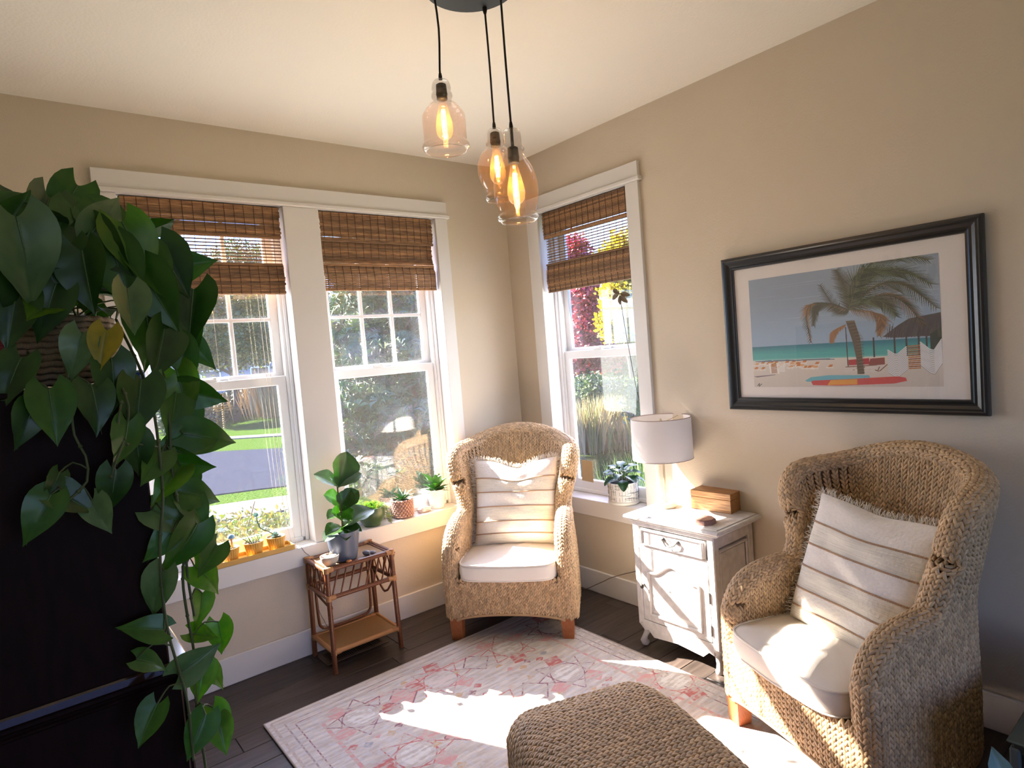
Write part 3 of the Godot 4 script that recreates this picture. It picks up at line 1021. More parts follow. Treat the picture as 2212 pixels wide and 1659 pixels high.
func weave(xs: Array, cs: Array, pts: Array, nrms: Array, w: float, pitch: float, phase: float, lean := 25.0) -> void:
	# a chain of V stitches along a sampled line
	var want := pitch * phase
	var run := 0.0
	var a := deg_to_rad(lean)
	for i in pts.size() - 1:
		var p0: Vector3 = pts[i]
		var p1: Vector3 = pts[i + 1]
		var d := p0.distance_to(p1)
		if d < 1e-6: continue
		while run + d >= want:
			var f := (want - run) / d
			var at := p0.lerp(p1, f)
			var n := ((nrms[i] as Vector3).lerp(nrms[i + 1], f)).normalized()
			var t := (p1 - p0) / d
			t = (t - n * t.dot(n)).normalized()
			var s := t.cross(n)
			for k in [-1.0, 1.0]:
				var j := rr(-0.12, 0.12)
				var dir: Vector3 = t * cos(a + j) + s * k * sin(a + j)
				var bs := look(dir, n)
				var sc := w / 0.0205
				xs.append(Transform3D(bs * Basis.from_scale(Vector3(sc * rr(0.92, 1.12), rr(0.94, 1.1) * pitch / 0.0185, rr(0.9, 1.15))), at + s * k * w * 0.25 + n * rr(-0.0008, 0.0012)))
				var c := rr(0.72, 1.16)
				var h := rr(-0.03, 0.03)
				cs.append(Color(0.50 * c * (1 + h), 0.335 * c, 0.185 * c * (1 - h)))
			want += pitch
		run += d

func wicker_mats() -> void:
	init_path()
	var m := mat("seagrass", Color.WHITE, 0.55)
	m.vertex_color_use_as_albedo = true
	mat("seagrass_core", lin(0.13, 0.075, 0.04), 0.9)
	var l := mat("chair_leg_wood", Color.WHITE, 0.4)
	grained(l, Color8(134, 74, 40), Color8(176, 108, 62), Vector3(30, 5, 30), 0.03, false, 0.0, 256, 61)
	var c := mat("cushion_linen", Color8(226, 218, 208), 0.9)
	c.heightmap_enabled = true
	c.heightmap_texture = noise_tex(0.25, Color.BLACK, Color.WHITE, 256, 2, 62)
	c.heightmap_scale = 0.05
	c.uv1_triplanar = true
	c.uv1_scale = Vector3(9, 9, 9)
	c.rim_enabled = true
	c.rim = 0.3
	var f := mat("pillow_cotton", Color.WHITE, 0.92)
	f.albedo_texture = band_texture()
	f.heightmap_enabled = true
	f.heightmap_texture = noise_tex(0.12, Color.BLACK, Color.WHITE, 256, 3, 63)
	f.heightmap_scale = 0.14
	f.rim_enabled = true
	f.rim = 0.3
	mat("pillow_cord", Color8(172, 140, 114), 0.9)
	mat("pillow_fringe", Color8(222, 212, 198), 0.95)

var strand: ArrayMesh

func band_texture() -> ImageTexture:
	# smooth and slubby stripes across the pillow (v runs from bottom to top)
	var im := Image.create(256, 512, false, Image.FORMAT_RGB8)
	var n := FastNoiseLite.new()
	n.seed = 66
	n.frequency = 0.05
	n.fractal_octaves = 3
	for y in 512:
		var c := y / 256.0 - 1.0
		var slub := (c > 0.22 and c < 0.56) or (c > -0.46 and c < -0.12) or c < -0.74
		for x in 256:
			var k := n.get_noise_2d(x * 0.25, y * 3.0) if slub else n.get_noise_2d(x * 2.0, y * 2.0) * 0.35
			var b := 0.86 if slub else 0.895
			var l := b + 0.075 * k
			im.set_pixel(x, y, Color(l, l * 0.965, l * (0.90 if slub else 0.925)))
	return ImageTexture.create_from_image(im)

func armchair(label: String) -> Node3D:
	# local x to the chair's right as one faces it, z towards the sitter's feet; front at z = 0
	var o := thing("wicker_armchair", label, "armchair", Vector3.ZERO, 0.0, "seagrass wing chairs")
	var full := 2.0 * half_len
	var b := MB.new()
	var nl := 96
	var inn := TW / 2 - 0.0045
	var ring := func(s: float, t: float) -> Vector3:
		var l := s * full
		var yr := shell_top(l) - TW / 2
		var q := t * 30.0
		if q <= 11.0:
			var y := lerpf(shell_bot(l), yr, q / 11.0)
			return shell_at(l, y) + shell_n(l, y) * inn
		if q <= 19.0:
			return shell_rim(l, PI * (q - 11.0) / 8.0, -0.0045)[0]
		var y2 := lerpf(yr, shell_bot(l), (q - 19.0) / 11.0)
		return shell_at(l, y2) - shell_n(l, y2) * inn
	b.grid(nl, 30, ring)
	# rounded arm fronts
	for side in [0, 1]:
		var l0: float = 0.0 if side == 0 else full
		b.grid(8, 12, func(s, t):
			var y := lerpf(shell_bot(l0), shell_top(l0) - TW / 2, minf(t / 0.8, 1.0))
			var dome := clampf((t - 0.8) / 0.2, 0, 1) * PI / 2
			var c := shell_at(l0, y)
			var n := shell_n(l0, y)
			var a: float = PI * s
			return c + (n * cos(a) + Vector3.BACK * sin(a)) * inn * cos(dome) + Vector3.UP * sin(dome) * inn)
	# front skirt and seat deck
	var skirt_z := func(x: float) -> float: return -0.012 + 0.022 * (1.0 - pow(x / 0.3, 2.0))
	var skirt_y := func(x: float) -> float: return 0.112 + 0.042 * pow(maxf(0.0, 1.0 - pow(x / 0.29, 2.0)), 0.7)
	b.grid(16, 5, func(s, t):
		var x: float = lerpf(-0.29, 0.29, s)
		return Vector3(x, lerpf(skirt_y.call(x), 0.335, t), skirt_z.call(x) - 0.0045))
	b.grid(16, 5, func(s, t):
		var x: float = lerpf(-0.29, 0.29, s)
		return Vector3(x, lerpf(skirt_y.call(x), 0.32, t), skirt_z.call(x) - 0.05))
	b.box(Vector3(0, 0.322, -0.28), Vector3(0.54, 0.025, 0.56), 0.004)
	put("frame", b, M.seagrass_core, o)
	# the weave itself
	var xs := []
	var cs := []
	var cols := int(round(full / 0.0205))
	for i in cols:
		var l := (i + 0.5) * full / cols
		var po := []
		var no := []
		var yr := shell_top(l) - TW / 2
		var y := shell_bot(l)
		while y < yr + 0.012:
			var n := shell_n(l, y)
			po.append(shell_at(l, y) + n * (TW / 2 - 0.001))
			no.append(n)
			y += 0.012
		weave(xs, cs, po, no, 0.0205, 0.0185, 0.5 + 0.5 * (i % 2))
		po = []
		no = []
		y = yr + 0.008
		while y > 0.35:
			var n := shell_n(l, y)
			po.append(shell_at(l, y) - n * (TW / 2 - 0.001))
			no.append(-n)
			y -= 0.012
		if po.size() > 1:
			po.reverse()
			no.reverse()
			weave(xs, cs, po, no, 0.0185, 0.0185, 0.5 + 0.5 * (i % 2))
	# braids that run along the rim
	for phi in [0.05, 0.2, 0.35, 0.5, 0.65, 0.8, 0.94]:
		var po := []
		var no := []
		var n := 200
		for i in n + 1:
			var q := shell_rim(lerpf(-0.012, full + 0.012, float(i) / n), PI * phi, -0.0005)
			po.append(q[0])
			no.append(q[1])
		weave(xs, cs, po, no, 0.0205, 0.0195, 0.3 + phi * 3.0)
	# arm fronts
	for side in [0, 1]:
		var l0: float = 0.0 if side == 0 else full
		for k in 6:
			var a := PI * (k + 0.5) / 6.0
			var po := []
			var no := []
			for i in 40:
				var t := i / 39.0
				var y := lerpf(shell_bot(l0), shell_top(l0) - TW / 2, minf(t / 0.82, 1.0))
				var dome := clampf((t - 0.82) / 0.18, 0, 1) * PI * 0.42
				var n := shell_n(l0, y)
				var nn := (n * cos(a) + Vector3.BACK * sin(a)) * cos(dome) + Vector3.UP * sin(dome)
				po.append(shell_at(l0, y) + nn * (TW / 2 - 0.001))
				no.append(nn)
			weave(xs, cs, po, no, 0.0225, 0.019, 0.5 + 0.5 * (k % 2))
	# skirt
	for k in 29:
		var x := -0.28 + k * 0.02
		var po := []
		var no := []
		var y: float = skirt_y.call(x)
		while y < 0.345:
			po.append(Vector3(x, y, skirt_z.call(x)))
			no.append(Vector3(x * 0.25, 0, 1).normalized())
			y += 0.012
		weave(xs, cs, po, no, 0.020, 0.0185, 0.5 + 0.5 * (k % 2))
	many("woven_seagrass", strand, M.seagrass, xs, cs, o)
	# rolled lower edge
	b = MB.new()
	var pe := []
	for k in 25:
		var x := lerpf(-0.29, 0.29, k / 24.0)
		pe.append(Vector3(x, skirt_y.call(x), skirt_z.call(x) + 0.002))
	b.tube(pe, 0.0075, 7)
	pe = []
	for k in 81:
		var l := lerpf(0.0, full, k / 80.0)
		pe.append(shell_at(l, shell_bot(l)) + shell_n(l, 0.12) * (TW / 2 - 0.002))
	b.tube(pe, 0.0075, 7)
	put("edge_rope", b, M.seagrass_edge, o)
	for q in [Vector3(-0.30, 0, -0.045), Vector3(0.30, 0, -0.045), Vector3(-0.21, 0, -0.50), Vector3(0.21, 0, -0.50)]:
		b = MB.new()
		var hs := 0.036
		var lo := 0.028
		var q0 := []
		var q1 := []
		for c in [Vector2(-1, -1), Vector2(1, -1), Vector2(1, 1), Vector2(-1, 1)]:
			q0.append(q + Vector3(c.x * lo, 0, c.y * lo))
			q1.append(q + Vector3(c.x * hs, 0.16, c.y * hs))
		for k in 4:
			b.face([q0[k], q0[(k + 1) % 4], q1[(k + 1) % 4], q1[k]], q + Vector3(0, 0.08, 0))
		b.face(q0, q + Vector3(0, 0.08, 0))
		put("leg", b, M.chair_leg_wood, o)
	return o

func seat_cushion(o: Node3D) -> void:
	var hx := 0.262
	var z0 := -0.50
	var z1 := 0.022
	var prof := func(s: float) -> Vector2:
		# plan outline, superellipse with straight back
		var a := TAU * s
		var cx := signf(cos(a)) * pow(absf(cos(a)), 0.26)
		var cz := signf(sin(a)) * pow(absf(sin(a)), 0.26)
		return Vector2(cx * hx, (z0 + z1) / 2 + cz * (z1 - z0) / 2 + (0.018 * (1.0 - cx * cx) if cz > 0.5 else 0.0))
	var b := MB.new()
	var ctr := Vector2(0, (z0 + z1) / 2)
	b.grid(64, 20, func(s, t):
		var q: Vector2 = prof.call(s)
		var k: float = t * 20.0
		var y := 0.0
		var sc := 1.0
		if k <= 7.0:
			sc = k / 7.0
			y = 0.337
			sc = maxf(sc, 0.001)
		elif k <= 13.0:
			y = lerpf(0.340, 0.418, (k - 7.0) / 6.0)
			sc = 1.0 + 0.018 * sin(PI * (k - 7.0) / 6.0)
		else:
			sc = maxf(1.0 - (k - 13.0) / 7.0, 0.001)
			y = 0.420 + 0.022 * pow(1.0 - sc, 0.6) * (1.0 - 0.2 * sc)
		var r: Vector2 = ctr + (q - ctr) * sc
		var wr := 0.0022 * sin(r.x * 38.0 + 3.0 * sin(r.y * 21.0)) * sin(r.y * 33.0 + 2.0 * sin(r.x * 17.0)) + 0.0016 * sin(r.x * 71.0 + r.y * 54.0)
		if k > 13.0: y += wr * (1.0 - sc * 0.6)
		return Vector3(r.x, y, r.y), true)
	put("cover", b, M.cushion_linen, o)
	b = MB.new()
	for y in [0.341, 0.419]:
		var pts := []
		for i in 65:
			var q: Vector2 = prof.call(i / 64.0)
			pts.append(Vector3(q.x, y, q.y))
		b.tube(pts, 0.0042, 6, false)
	put("piping", b, M.cushion_linen, o)

func pillow(o: Node3D, w: float, h: float, th: float, sag: float, bands: Array) -> void:
	var surf := func(a: float, c: float, side: float) -> Vector3:
		var x := a * w / 2 * (1.0 - 0.055 * (1.0 - c * c))
		var y := c * h / 2 * (1.0 - 0.045 * (1.0 - a * a))
		y -= sag * exp(-pow((a - 0.05) * 2.6, 2.0)) * smooth(0.1, 1.0, c)
		var z := th / 2 * pow(maxf(0.0, (1.0 - pow(absf(a), 2.6)) * (1.0 - pow(absf(c), 2.6))), 0.5)
		z *= 1.0 - 0.22 * c + 0.06 * sin(a * 5.0 + c * 3.0)
		z += 0.004 * sin(a * 9.0 + 4.0 * sin(c * 4.0)) * (1.0 - a * a) * (1.0 - c * c) + 0.003 * sin(c * 17.0 + a * 3.0) * (1.0 - a * a)
		return Vector3(x, y, z * side)
	var b := MB.new()
	b.grid(36, 36, func(s, t): return surf.call(s * 2.0 - 1.0, t * 2.0 - 1.0, 1.0))
	b.grid(36, 36, func(s, t): return surf.call(s * 2.0 - 1.0, t * 2.0 - 1.0, -1.0), false, false, true)
	put("cover", b, M.pillow_cotton, o)
	for c in bands:
		b = MB.new()
		for ph in [0.0, PI]:
			var pts := []
			for i in 141:
				var a := lerpf(-0.97, 0.97, i / 140.0)
				var q: Vector3 = surf.call(a, c + 0.008 * sin(i * 1.45 + ph), 1.0)
				pts.append(q + Vector3(0, 0, 0.0015 + 0.0012 * cos(i * 1.45 + ph)))
			b.tube(pts, 0.0023, 5, false)
		put("woven_stripe", b, M.pillow_cord, o)
	# raw fringe round the edge
	b = MB.new()
	b.tube([Vector3(0, 0, 0), Vector3(0.002, 0.012, 0.002), Vector3(-0.003, 0.026, 0.005)], [0.0016, 0.0013, 0.0008], 4, false)
	var tuft := b.mesh()
	var xs := []
	for i in 1100:
		var e := rng.randi_range(0, 3)
		var t := rr(-1, 1)
		var a: float = t if e < 2 else (1.0 if e == 2 else -1.0)
		var c: float = t if e >= 2 else (1.0 if e == 0 else -1.0)
		var at: Vector3 = surf.call(a, c, 1.0)
		var d := Vector3(a if absf(a) == 1.0 else rr(-0.5, 0.5), c if absf(c) == 1.0 else rr(-0.5, 0.5), rr(-0.7, 0.7))
		xs.append(Transform3D(look(d, Vector3(rr(-1, 1), rr(-1, 1), rr(-1, 1))) * Basis.from_scale(Vector3.ONE * rr(0.5, 1.15)), at + Vector3(0, 0, rr(-0.004, 0.004))))
	many("fringe", tuft, M.pillow_fringe, xs, [], o)

func ottoman() -> void:
	# local x along its length, z across
	var o := thing("wicker_ottoman", "low seagrass footstool in the foreground on the rug", "ottoman", Vector3(-1.484, 0.012, 2.18), -1.912)
	var hx := 0.40
	var hz := 0.258
	var hh := 0.415
	var r := 0.085
	# a column at x runs up one side, over the top and down the other
	var prof := func(x: float, s: float, off: float) -> Array:
		var e := pow(maxf(0.0, 1.0 - pow(absf(x) / hx, 5.0)), 0.26)
		var z := (hz - 0.055) + 0.055 * e
		var drop := 0.075 * (1.0 - pow(maxf(0.0, 1.0 - pow(absf(x) / (hx + 0.004), 4.0)), 0.5))
		var top := hh - drop + 0.012 * (1.0 - pow(x / hx, 2.0))
		var side := top - r - 0.06
		var arc := r * PI / 2
		var flat := 2.0 * (z - r)
		var tot := 2.0 * side + 2.0 * arc + flat
		var q := s * tot
		var p := Vector2.ZERO
		var n := Vector2.ZERO
		if q < side:
			p = Vector2(-z, 0.06 + q); n = Vector2(-1, 0)
		elif q < side + arc:
			var a := (q - side) / r
			n = Vector2(-cos(a), sin(a)); p = Vector2(-z + r, top - r) + n * r
		elif q < side + arc + flat:
			p = Vector2(-z + r + q - side - arc, top); n = Vector2(0, 1)
		elif q < side + 2.0 * arc + flat:
			var a := (q - side - arc - flat) / r
			n = Vector2(sin(a), cos(a)); p = Vector2(z - r, top - r) + n * r
		else:
			p = Vector2(z, top - r - (q - side - 2.0 * arc - flat)); n = Vector2(1, 0)
		p += n * off
		return [Vector3(x, p.y, p.x), Vector3(0, n.y, n.x)]
	var b := MB.new()
	b.grid(28, 60, func(s, t): return prof.call(lerpf(-hx + 0.003, hx - 0.003, s), t, -0.005)[0])
	for sx in [-1.0, 1.0]:
		var pts := []
		for i in 41: pts.append(prof.call(sx * (hx - 0.003), i / 40.0, -0.005)[0])
		b.face(pts, Vector3(0, 0.2, 0))
	put("frame", b, M.seagrass_core, o)
	var xs := []
	var cs := []
	var n := int(2.0 * hx / 0.0195)
	for k in n + 1:
		var x := lerpf(-hx + 0.004, hx - 0.004, float(k) / n)
		var po := []
		var no := []
		for i in 121:
			var q: Array = prof.call(x, i / 120.0, 0.0)
			po.append(q[0])
			# near the ends the surface turns outward
			no.append((q[1] + Vector3(signf(x) * pow(absf(x) / hx, 6.0) * 1.4, 0, 0)).normalized())
		weave(xs, cs, po, no, 0.0205, 0.0185, 0.5 + 0.5 * (k % 2))
	for sx in [-1.0, 1.0]:
		for k in 22:
			var z := lerpf(-0.2, 0.2, k / 21.0)
			var po := []
			var no := []
			for i in 24:
				po.append(Vector3(sx * (hx + 0.002), lerpf(0.06, 0.33, i / 23.0), z))
				no.append(Vector3(sx, 0, 0))
			weave(xs, cs, po, no, 0.02, 0.0185, 0.5 + 0.5 * (k % 2))
	many("woven_seagrass", strand, M.seagrass, xs, cs, o)
	for q in [Vector2(-1, -1), Vector2(1, -1), Vector2(1, 1), Vector2(-1, 1)]:
		b = MB.new()
		b.box(Vector3(q.x * (hx - 0.06), 0.035, q.y * (hz - 0.06)), Vector3(0.05, 0.07, 0.05), 0.004)
		put("leg", b, M.chair_leg_wood, o)

func seating() -> void:
	wicker_mats()
	mat("seagrass_edge", lin(0.42, 0.27, 0.14), 0.7)
	strand = strand_mesh()
	var a := armchair("seagrass wing armchair in the corner between the windows, facing out")
	a.position = Vector3(-0.7745, 0.0, 0.7156)
	a.rotation.y = -0.858
	var d := a.duplicate()
	d.name = numbered("wicker_armchair")
	add_child(d)
	d.set_meta("label", "seagrass wing armchair under the framed beach picture, seen from its side")
	d.position = Vector3(-0.746, 0.0, 2.19)
	d.rotation.y = -1.9407
	var k := 0
	for c in [a, d]:
		var s := thing("seat_cushion", ["off-white seat cushion on the corner armchair, half in sun", "off-white seat cushion on the armchair under the picture"][k], "cushion", c.position, c.rotation.y, "seat cushions of the armchairs")
		seat_cushion(s)
		var p := thing("throw_pillow", ["cream striped pillow with frayed edges leaning in the corner armchair", "cream striped pillow with frayed edges in the armchair under the picture"][k], "pillow", Vector3.ZERO, 0.0, "frayed striped pillows")
		if k == 0:
			p.transform = c.transform * Transform3D(Basis.from_euler(Vector3(-0.30, 0, 0.0)), Vector3(0.012, 0.655, -0.375))
		else:
			p.transform = c.transform * Transform3D(Basis.from_euler(Vector3(-0.36, 0.10, -0.06)), Vector3(0.025, 0.635, -0.35))
		pillow(p, 0.50, 0.50, 0.17, 0.045 if k == 0 else 0.012, [0.56, 0.22, -0.12, -0.46, -0.74])
		k += 1
	ottoman()

# ------------------------------------------------------------------ flat art on an Image
class Cv:
	var im: Image
	var w := 0
	var h := 0
	func _init(a: int, b: int, c: Color) -> void:
		w = a
		h = b
		im = Image.create(a, b, false, Image.FORMAT_RGBA8)
		im.fill(c)
	func poly(pts: Array, c: Color) -> void:
		# points in 0..1, even-odd fill by rows
		var y0 := 1e9
		var y1 := -1e9
		for q in pts:
			y0 = minf(y0, q.y * h)
			y1 = maxf(y1, q.y * h)
		for y in range(maxi(0, int(y0)), mini(h - 1, int(y1)) + 1):
			var xs := []
			var yc := y + 0.5
			for i in pts.size():
				var a: Vector2 = pts[i]
				var b: Vector2 = pts[(i + 1) % pts.size()]
				var ay := a.y * h
				var by := b.y * h
				if (ay <= yc) != (by <= yc):
					xs.append((a.x + (yc - ay) / (by - ay) * (b.x - a.x)) * w)
			xs.sort()
			for k in range(0, xs.size() - 1, 2):
				var xa := maxi(0, int(round(xs[k])))
				var xb := mini(w, int(round(xs[k + 1])))
				if xb > xa: im.fill_rect(Rect2i(xa, y, xb - xa, 1), c)
	func line(a: Vector2, b: Vector2, th: float, c: Color, th2 := -1.0) -> void:
		# th is a share of the height
		var s := Vector2(w, h)
		var d := ((b - a) * s).normalized()
		var n := Vector2(-d.y, d.x) * th * h * 0.5
		var n2 := n if th2 < 0.0 else Vector2(-d.y, d.x) * th2 * h * 0.5
		poly([a + n / s, b + n2 / s, b - n2 / s, a - n / s], c)
	func path(pts: Array, th: float, c: Color) -> void:
		for i in pts.size() - 1: line(pts[i], pts[i + 1], th, c)
	func oval(ctr: Vector2, r: Vector2, c: Color) -> void:
		var p := []
		for i in 20: p.append(ctr + Vector2(cos(TAU * i / 20), sin(TAU * i / 20)) * r)
		poly(p, c)

func rug_texture() -> ImageTexture:
	# 1.545 m x 2.33 m; v runs from the window side towards the camera
	var W := 830
	var Hh := 1250
	var none := Color(0, 0, 0, 0)
	var cv := Cv.new(W, Hh, none)
	var sx := 1.545
	var sz := 2.33
	var P := func(x: float, z: float) -> Vector2: return Vector2(x / sx, z / sz)
	var red := Color8(186, 96, 92)
	var rose := Color8(206, 150, 146)
	var plum := Color8(132, 84, 92)
	var slate := Color8(150, 152, 166)
	var ochre := Color8(196, 160, 122)
	var pale := Color8(222, 218, 214)
	# borders
	for q in [[0.022, 0.012, Color8(176, 158, 146)], [0.065, 0.008, Color8(150, 132, 130)], [0.10, 0.006, plum], [0.185, 0.016, rose]]:
		var e: float = q[0]
		var c := [P.call(e, e), P.call(sx - e, e), P.call(sx - e, sz - e), P.call(e, sz - e), P.call(e, e)]
		for i in 4: cv.line(c[i], c[i + 1], q[1] / sz if true else 0.0, q[2])
	# stars: eight thin rays and a few filled points, diamonds and small triangles between them
	var k := 0
	for r in 6:
		for i in 4:
			var cx: float = 0.33 + i * 0.405 + (0.04 if r % 2 else 0.0) - (0.09 if i == 3 else 0.0)
			var cz := 0.26 + r * 0.40
			if i == 3 and r % 2: continue
			var rad := 0.155
			var pts := []
			for j in 16:
				var a := TAU * j / 16.0 + 0.2
				pts.append(P.call(cx + cos(a) * rad * (1.0 if j % 2 == 0 else 0.52), cz + sin(a) * rad * (1.0 if j % 2 == 0 else 0.52)))
			var line_c := plum if k % 3 == 0 else red
			for j in 8:
				cv.line(pts[j * 2], pts[(j * 2 + 3) % 16], 0.0026, line_c)
				cv.line(pts[j * 2], pts[(j * 2 + 13) % 16], 0.0026, line_c)
			for j in [0, 3, 5]:
				var jj: int = (j + k) % 8 * 2
				var a: float = TAU * jj / 16.0 + 0.2
				var d := Vector2(cos(a), sin(a))
				var n := Vector2(-d.y, d.x)
				var q0 := Vector2(cx, cz) + d * rad * 0.58
				cv.poly([P.call(q0.x + n.x * 0.034, q0.y + n.y * 0.034), P.call(q0.x + d.x * 0.075 + n.x * 0.042, q0.y + d.y * 0.075 + n.y * 0.042), P.call(q0.x + d.x * 0.075 - n.x * 0.034, q0.y + d.y * 0.075 - n.y * 0.034), P.call(q0.x - n.x * 0.042, q0.y - n.y * 0.042)], red if (j + k) % 2 == 0 else rose)
			var hexa := []
			for j in 8: hexa.append(P.call(cx + cos(TAU * j / 8.0) * 0.062, cz + sin(TAU * j / 8.0) * 0.062))
			cv.poly(hexa, pale if k % 2 == 0 else Color8(214, 196, 190))
			# lozenge and triangles towards the next star
			var lx := cx + 0.205
			if lx < sx - 0.25:
				var lo := [P.call(lx, cz - 0.085), P.call(lx + 0.075, cz), P.call(lx, cz + 0.085), P.call(lx - 0.075, cz)]
				if k % 2 == 0:
					cv.poly(lo, rose if k % 4 == 0 else slate)
				for j in 4: cv.line(lo[j], lo[(j + 1) % 4], 0.0028, plum)
				for j in 6:
					var a := TAU * j / 6.0
					var tx := lx + cos(a) * 0.115
					var tz := cz + sin(a) * 0.12
					cv.poly([P.call(tx - 0.022, tz + 0.016), P.call(tx + 0.022, tz + 0.016), P.call(tx, tz - 0.02)], ochre if j % 2 else Color8(202, 182, 168))
			# stepped squares between rows
			for sq in 5:
				var qx := cx - 0.12 + sq * 0.052
				var qz := cz + 0.19 + (0.018 if sq % 2 else -0.012)
				if qx > 0.2 and qx < sx - 0.22:
					cv.poly([P.call(qx, qz - 0.022), P.call(qx + 0.024, qz), P.call(qx, qz + 0.022), P.call(qx - 0.024, qz)], [red, slate, rose, ochre, plum][(sq + k) % 5])
			k += 1
	var n1 := FastNoiseLite.new()
	n1.seed = 71
	n1.frequency = 0.03
	n1.fractal_octaves = 4
	var n2 := FastNoiseLite.new()
	n2.seed = 72
	n2.frequency = 0.05
	n2.fractal_octaves = 3
	var data := cv.im.get_data()
	var base0 := Vector3(182, 171, 163)
	var base1 := Vector3(216, 208, 201)
	var cool := Vector3(196, 196, 204)
	for y in Hh:
		for x in W:
			var a := n1.get_noise_2d(x * 0.35, y * 2.2)
			var wv := n2.get_noise_2d(x, y)
			var at := (y * W + x) * 4
			var c := base0.lerp(base1, clampf(0.5 + a * 0.9, 0, 1)).lerp(cool, clampf(wv * 1.3, 0, 0.55))
			if data[at + 3] > 0:
				var keep := clampf(0.50 + a * 1.6 + wv * 0.8, 0.05, 0.85)
				c = c.lerp(Vector3(data[at], data[at + 1], data[at + 2]), keep)
			if (x + y) % 3 == 0: c *= 0.97
			data[at] = int(c.x)
			data[at + 1] = int(c.y)
			data[at + 2] = int(c.z)
			data[at + 3] = 255
	return ImageTexture.create_from_image(Image.create_from_data(W, Hh, false, Image.FORMAT_RGBA8, data))

func rug() -> void:
	var o := thing("area_rug", "faded cream and rose patterned area rug with star motifs on the dark floor", "rug")
	var m := mat("rug_pile", Color.WHITE, 0.95)
	m.albedo_texture = rug_texture()
	m.heightmap_enabled = true
	m.heightmap_texture = noise_tex(0.4, Color.BLACK, Color.WHITE, 256, 2, 73)
	m.heightmap_scale = 0.15
	var x0 := -1.983
	var x1 := -0.438
	var z0 := 0.505
	var z1 := 2.835
	var b := MB.new()
	b.grid(24, 36, func(s, t): return Vector3(lerpf(x0, x1, s), 0.011 + 0.0015 * sin(s * 21.0) * sin(t * 17.0), lerpf(z0, z1, t)), false, false, true)
	put("pile", b, m, o)
	b = MB.new()
	b.box(Vector3((x0 + x1) / 2, 0.0045, (z0 + z1) / 2), Vector3(x1 - x0 + 0.004, 0.009, z1 - z0 + 0.004), 0.002)
	put("backing", b, mat("rug_backing", Color8(92, 78, 74), 0.95), o)
	b = MB.new()
	for q in [[Vector3(x0, 0.008, z0), Vector3(x1, 0.008, z0)], [Vector3(x0, 0.008, z0), Vector3(x0, 0.008, z1)], [Vector3(x1, 0.008, z0), Vector3(x1, 0.008, z1)], [Vector3(x0, 0.008, z1), Vector3(x1, 0.008, z1)]]:
		b.tube([q[0], (q[0] + q[1]) / 2, q[1]], 0.0048, 6)
	put("binding", b, mat("rug_binding", Color8(176, 162, 150), 0.95), o)

